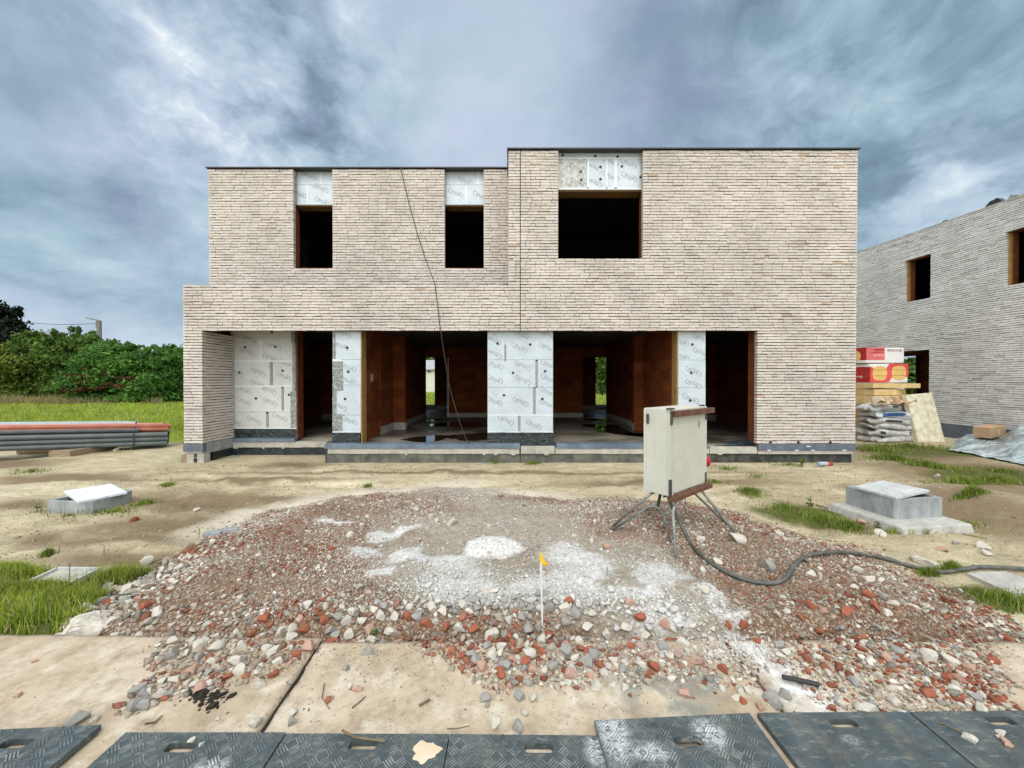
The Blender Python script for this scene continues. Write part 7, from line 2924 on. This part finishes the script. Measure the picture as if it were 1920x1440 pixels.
def bush(nm, label, cat, px0, px1, pytop, pybase, Y, mat, leaf, nper, seed, group=None, nclump=14, trunk_r=.12, red=0, pz=None):
    r = random.Random(seed)
    x0, x1 = P(px0, 700, Y).x, P(px1, 700, Y).x
    zt = P((px0 + px1) / 2, pytop, Y).z
    zb = 0.0
    cx = (x0 + x1) / 2
    root = thing(nm, label, cat, (cx, Y, 0), group)
    w = (x1 - x0) / 2
    cl = []
    for k in range(nclump):
        u = (k + .5) / nclump * 2 - 1
        u = u * .95 + r.uniform(-.08, .08)
        hh = (zt - zb) * (1 - .30 * abs(u) ** 2.2) * r.uniform(.80, 1.0)
        for lev in range(3):
            rz = hh * r.uniform(.20, .28)
            cl.append((cx + u * w * .85 + r.uniform(-.1, .1) * w, Y + r.uniform(-.35, .35) * w * .7, zb + hh * (.16 + .33 * lev) + (0 if lev < 2 else hh * .02), w * r.uniform(.16, .28) + .25, w * r.uniform(.2, .35) + .3, rz))
    for k in range(nclump * 3):          # loose sprigs along the top
        u = r.uniform(-1, 1)
        hh = (zt - zb) * (1 - .30 * abs(u) ** 2.2) * r.uniform(.93, 1.06)
        cl.append((cx + u * w * .95, Y + r.uniform(-.3, .3) * w, zb + hh, w * r.uniform(.02, .06) + .06, .2, (zt - zb) * r.uniform(.02, .06)))
    crown(root, cl, leaf, mat, nper, seed)
    if red:
        cl2 = []
        for k in range(red * 2):
            u, t = r.uniform(-.8, .5), r.uniform(.2, .75)
            cl2.append((cx + u * w, Y - w * .33 - .35, (zt - zb) * t * (1 - .3 * u * u), r.uniform(.15, .55), .4, r.uniform(.08, .2)))
        crown(root, cl2, leaf * .7, 'leaf_red', nper * .9, seed + 5, "red_leaves")
    trunk(root, (cx, Y, -.1), (cx + w * .05, Y, (zt - zb) * .7), trunk_r, 5, seed)
    return root


def background():
    g = "bushes and small trees behind the left meadow"
    bush("tree", "very dark leaved tree rising highest at the left edge", "tree", -75, 50, 572, 700, 40, 'leaf_dark', .22, 900, 1, g, 6, .3)
    bush("bush", "olive green bush filling the left edge below the dark tree", "bush", -120, 75, 650, 735, 36, 'leaf_olive', .16, 900, 2, g, 8)
    bush("bush", "broad mid green bush in front of the dark hedge", "bush", 20, 130, 632, 735, 37, 'leaf_mid', .16, 900, 3, g, 8)
    bush("bush", "dark green tall bush below the street lamp", "bush", 70, 218, 624, 735, 39, 'leaf_mid', .17, 900, 4, g, 10)
    bush("overgrown_mound", "bright green overgrown mound with rusty red patches beside the house", "mound", 150, 352, 652, 750, 31, 'leaf_bright', .13, 1300, 5, g, 12, red=9)
    bush("bush", "far grey green bush peeping over between hedge and mound", "bush", 195, 250, 646, 720, 60, 'leaf_mid', .25, 500, 6, g, 5)
    bush("bush", "bright green bush at the end of the mound, cut by the house corner", "bush", 290, 390, 650, 750, 33, 'leaf_bright', .14, 1000, 7, g, 7)
    # seen through the house
    g2 = "trees far behind the house"
    bush("tree", "dark tree above the far white house, seen through the left back door", "tree", 770, 850, 655, 735, 66, 'leaf_mid', .5, 160, 8, g2, 5)
    bush("tree", "dark tree seen through the right back door", "tree", 1090, 1170, 640, 735, 46, 'leaf_mid', .3, 450, 9, g2, 6)
    bush("tree", "green tree seen through the doorway of the neighbouring house", "tree", 1650, 1790, 676, 760, 44, 'leaf_mid', .3, 300, 10, g2, 8)
    # street lamp pole with its wire
    Y = 55
    b, t = P(187, 720, Y), P(187, 601, Y)
    root = thing("street_lamp", "grey concrete pole with a thin lamp arm rising behind the left bushes", "street lamp", (b.x, Y, 0))
    mb = MB()
    mb.tube([(b.x, Y, -.2), (b.x, Y, t.z)], .26, 8, rads=[.34, .26])
    mb.build("pole", 'pole', root)
    mb = MB()
    tip = P(166, 597, Y)
    mb.tube([(b.x, Y, t.z), (b.x - .5, Y, t.z + .18), tuple(tip)], .06, 6)
    mb.build("lamp_arm", 'pole', root)
    mb = MB()
    mb.obox(tip.lerp(t, .12), (.45, 0, -.08), (0, .16, 0), (0, 0, .07))
    mb.build("lamp_head", 'pole', root)
    mb = MB()
    q = P(182.5, 608, Y)
    mb.obox(q, (.1, 0, 0), (0, .12, 0), (0, 0, .55))
    mb.build("junction_box", 'steel_d', root)
    mb = MB()
    a, c = P(183, 606, Y), P(-40, 590, Y - 6)
    pts = []
    for s in np.linspace(0, 1, 20):
        p = a.lerp(c, s)
        pts.append(p - Vector((0, 0, 1.1 * 4 * s * (1 - s) * .55)))
    mb.tube(pts, .035, 5)
    mb.own("overhead_wire", 'steel_d', "overhead wire sagging from the street lamp pole to the dark tree", "wire")
    # far white house
    Y = 58
    x0, x1 = P(740, 700, Y).x, P(860, 700, Y).x
    zr, ze, zb_ = P(800, 680, Y).z, P(800, 693, Y).z, -.1
    root = thing("far_house", "small white house with a grey roof far behind the left back door", "house", ((x0 + x1) / 2, Y + 4, 0))
    mb = MB()
    mb.box(x0, Y, zb_, x1, Y + 8, ze)
    mb.build("wall", 'render_w', root)
    mb = MB()
    mb.hexa(((x0 - .4, Y - .5, ze + .01), (x1 + .4, Y - .5, ze + .01), (x1 + .4, Y + 8.5, ze + .01), (x0 - .4, Y + 8.5, ze + .01), (x0 - .2, Y + 3.8, zr + .6), (x1 + .2, Y + 3.8, zr + .6), (x1 + .2, Y + 4.2, zr + .6), (x0 - .2, Y + 4.2, zr + .6)))
    mb.build("roof", 'roof_g', root)
    a, c = P(802, 695.2, Y), P(808, 697.8, Y)
    mb = MB()
    mb.box(a.x, Y - .04, c.z, c.x, Y + .1, a.z)
    mb.build("window", 'inside_pipe', root)


background()
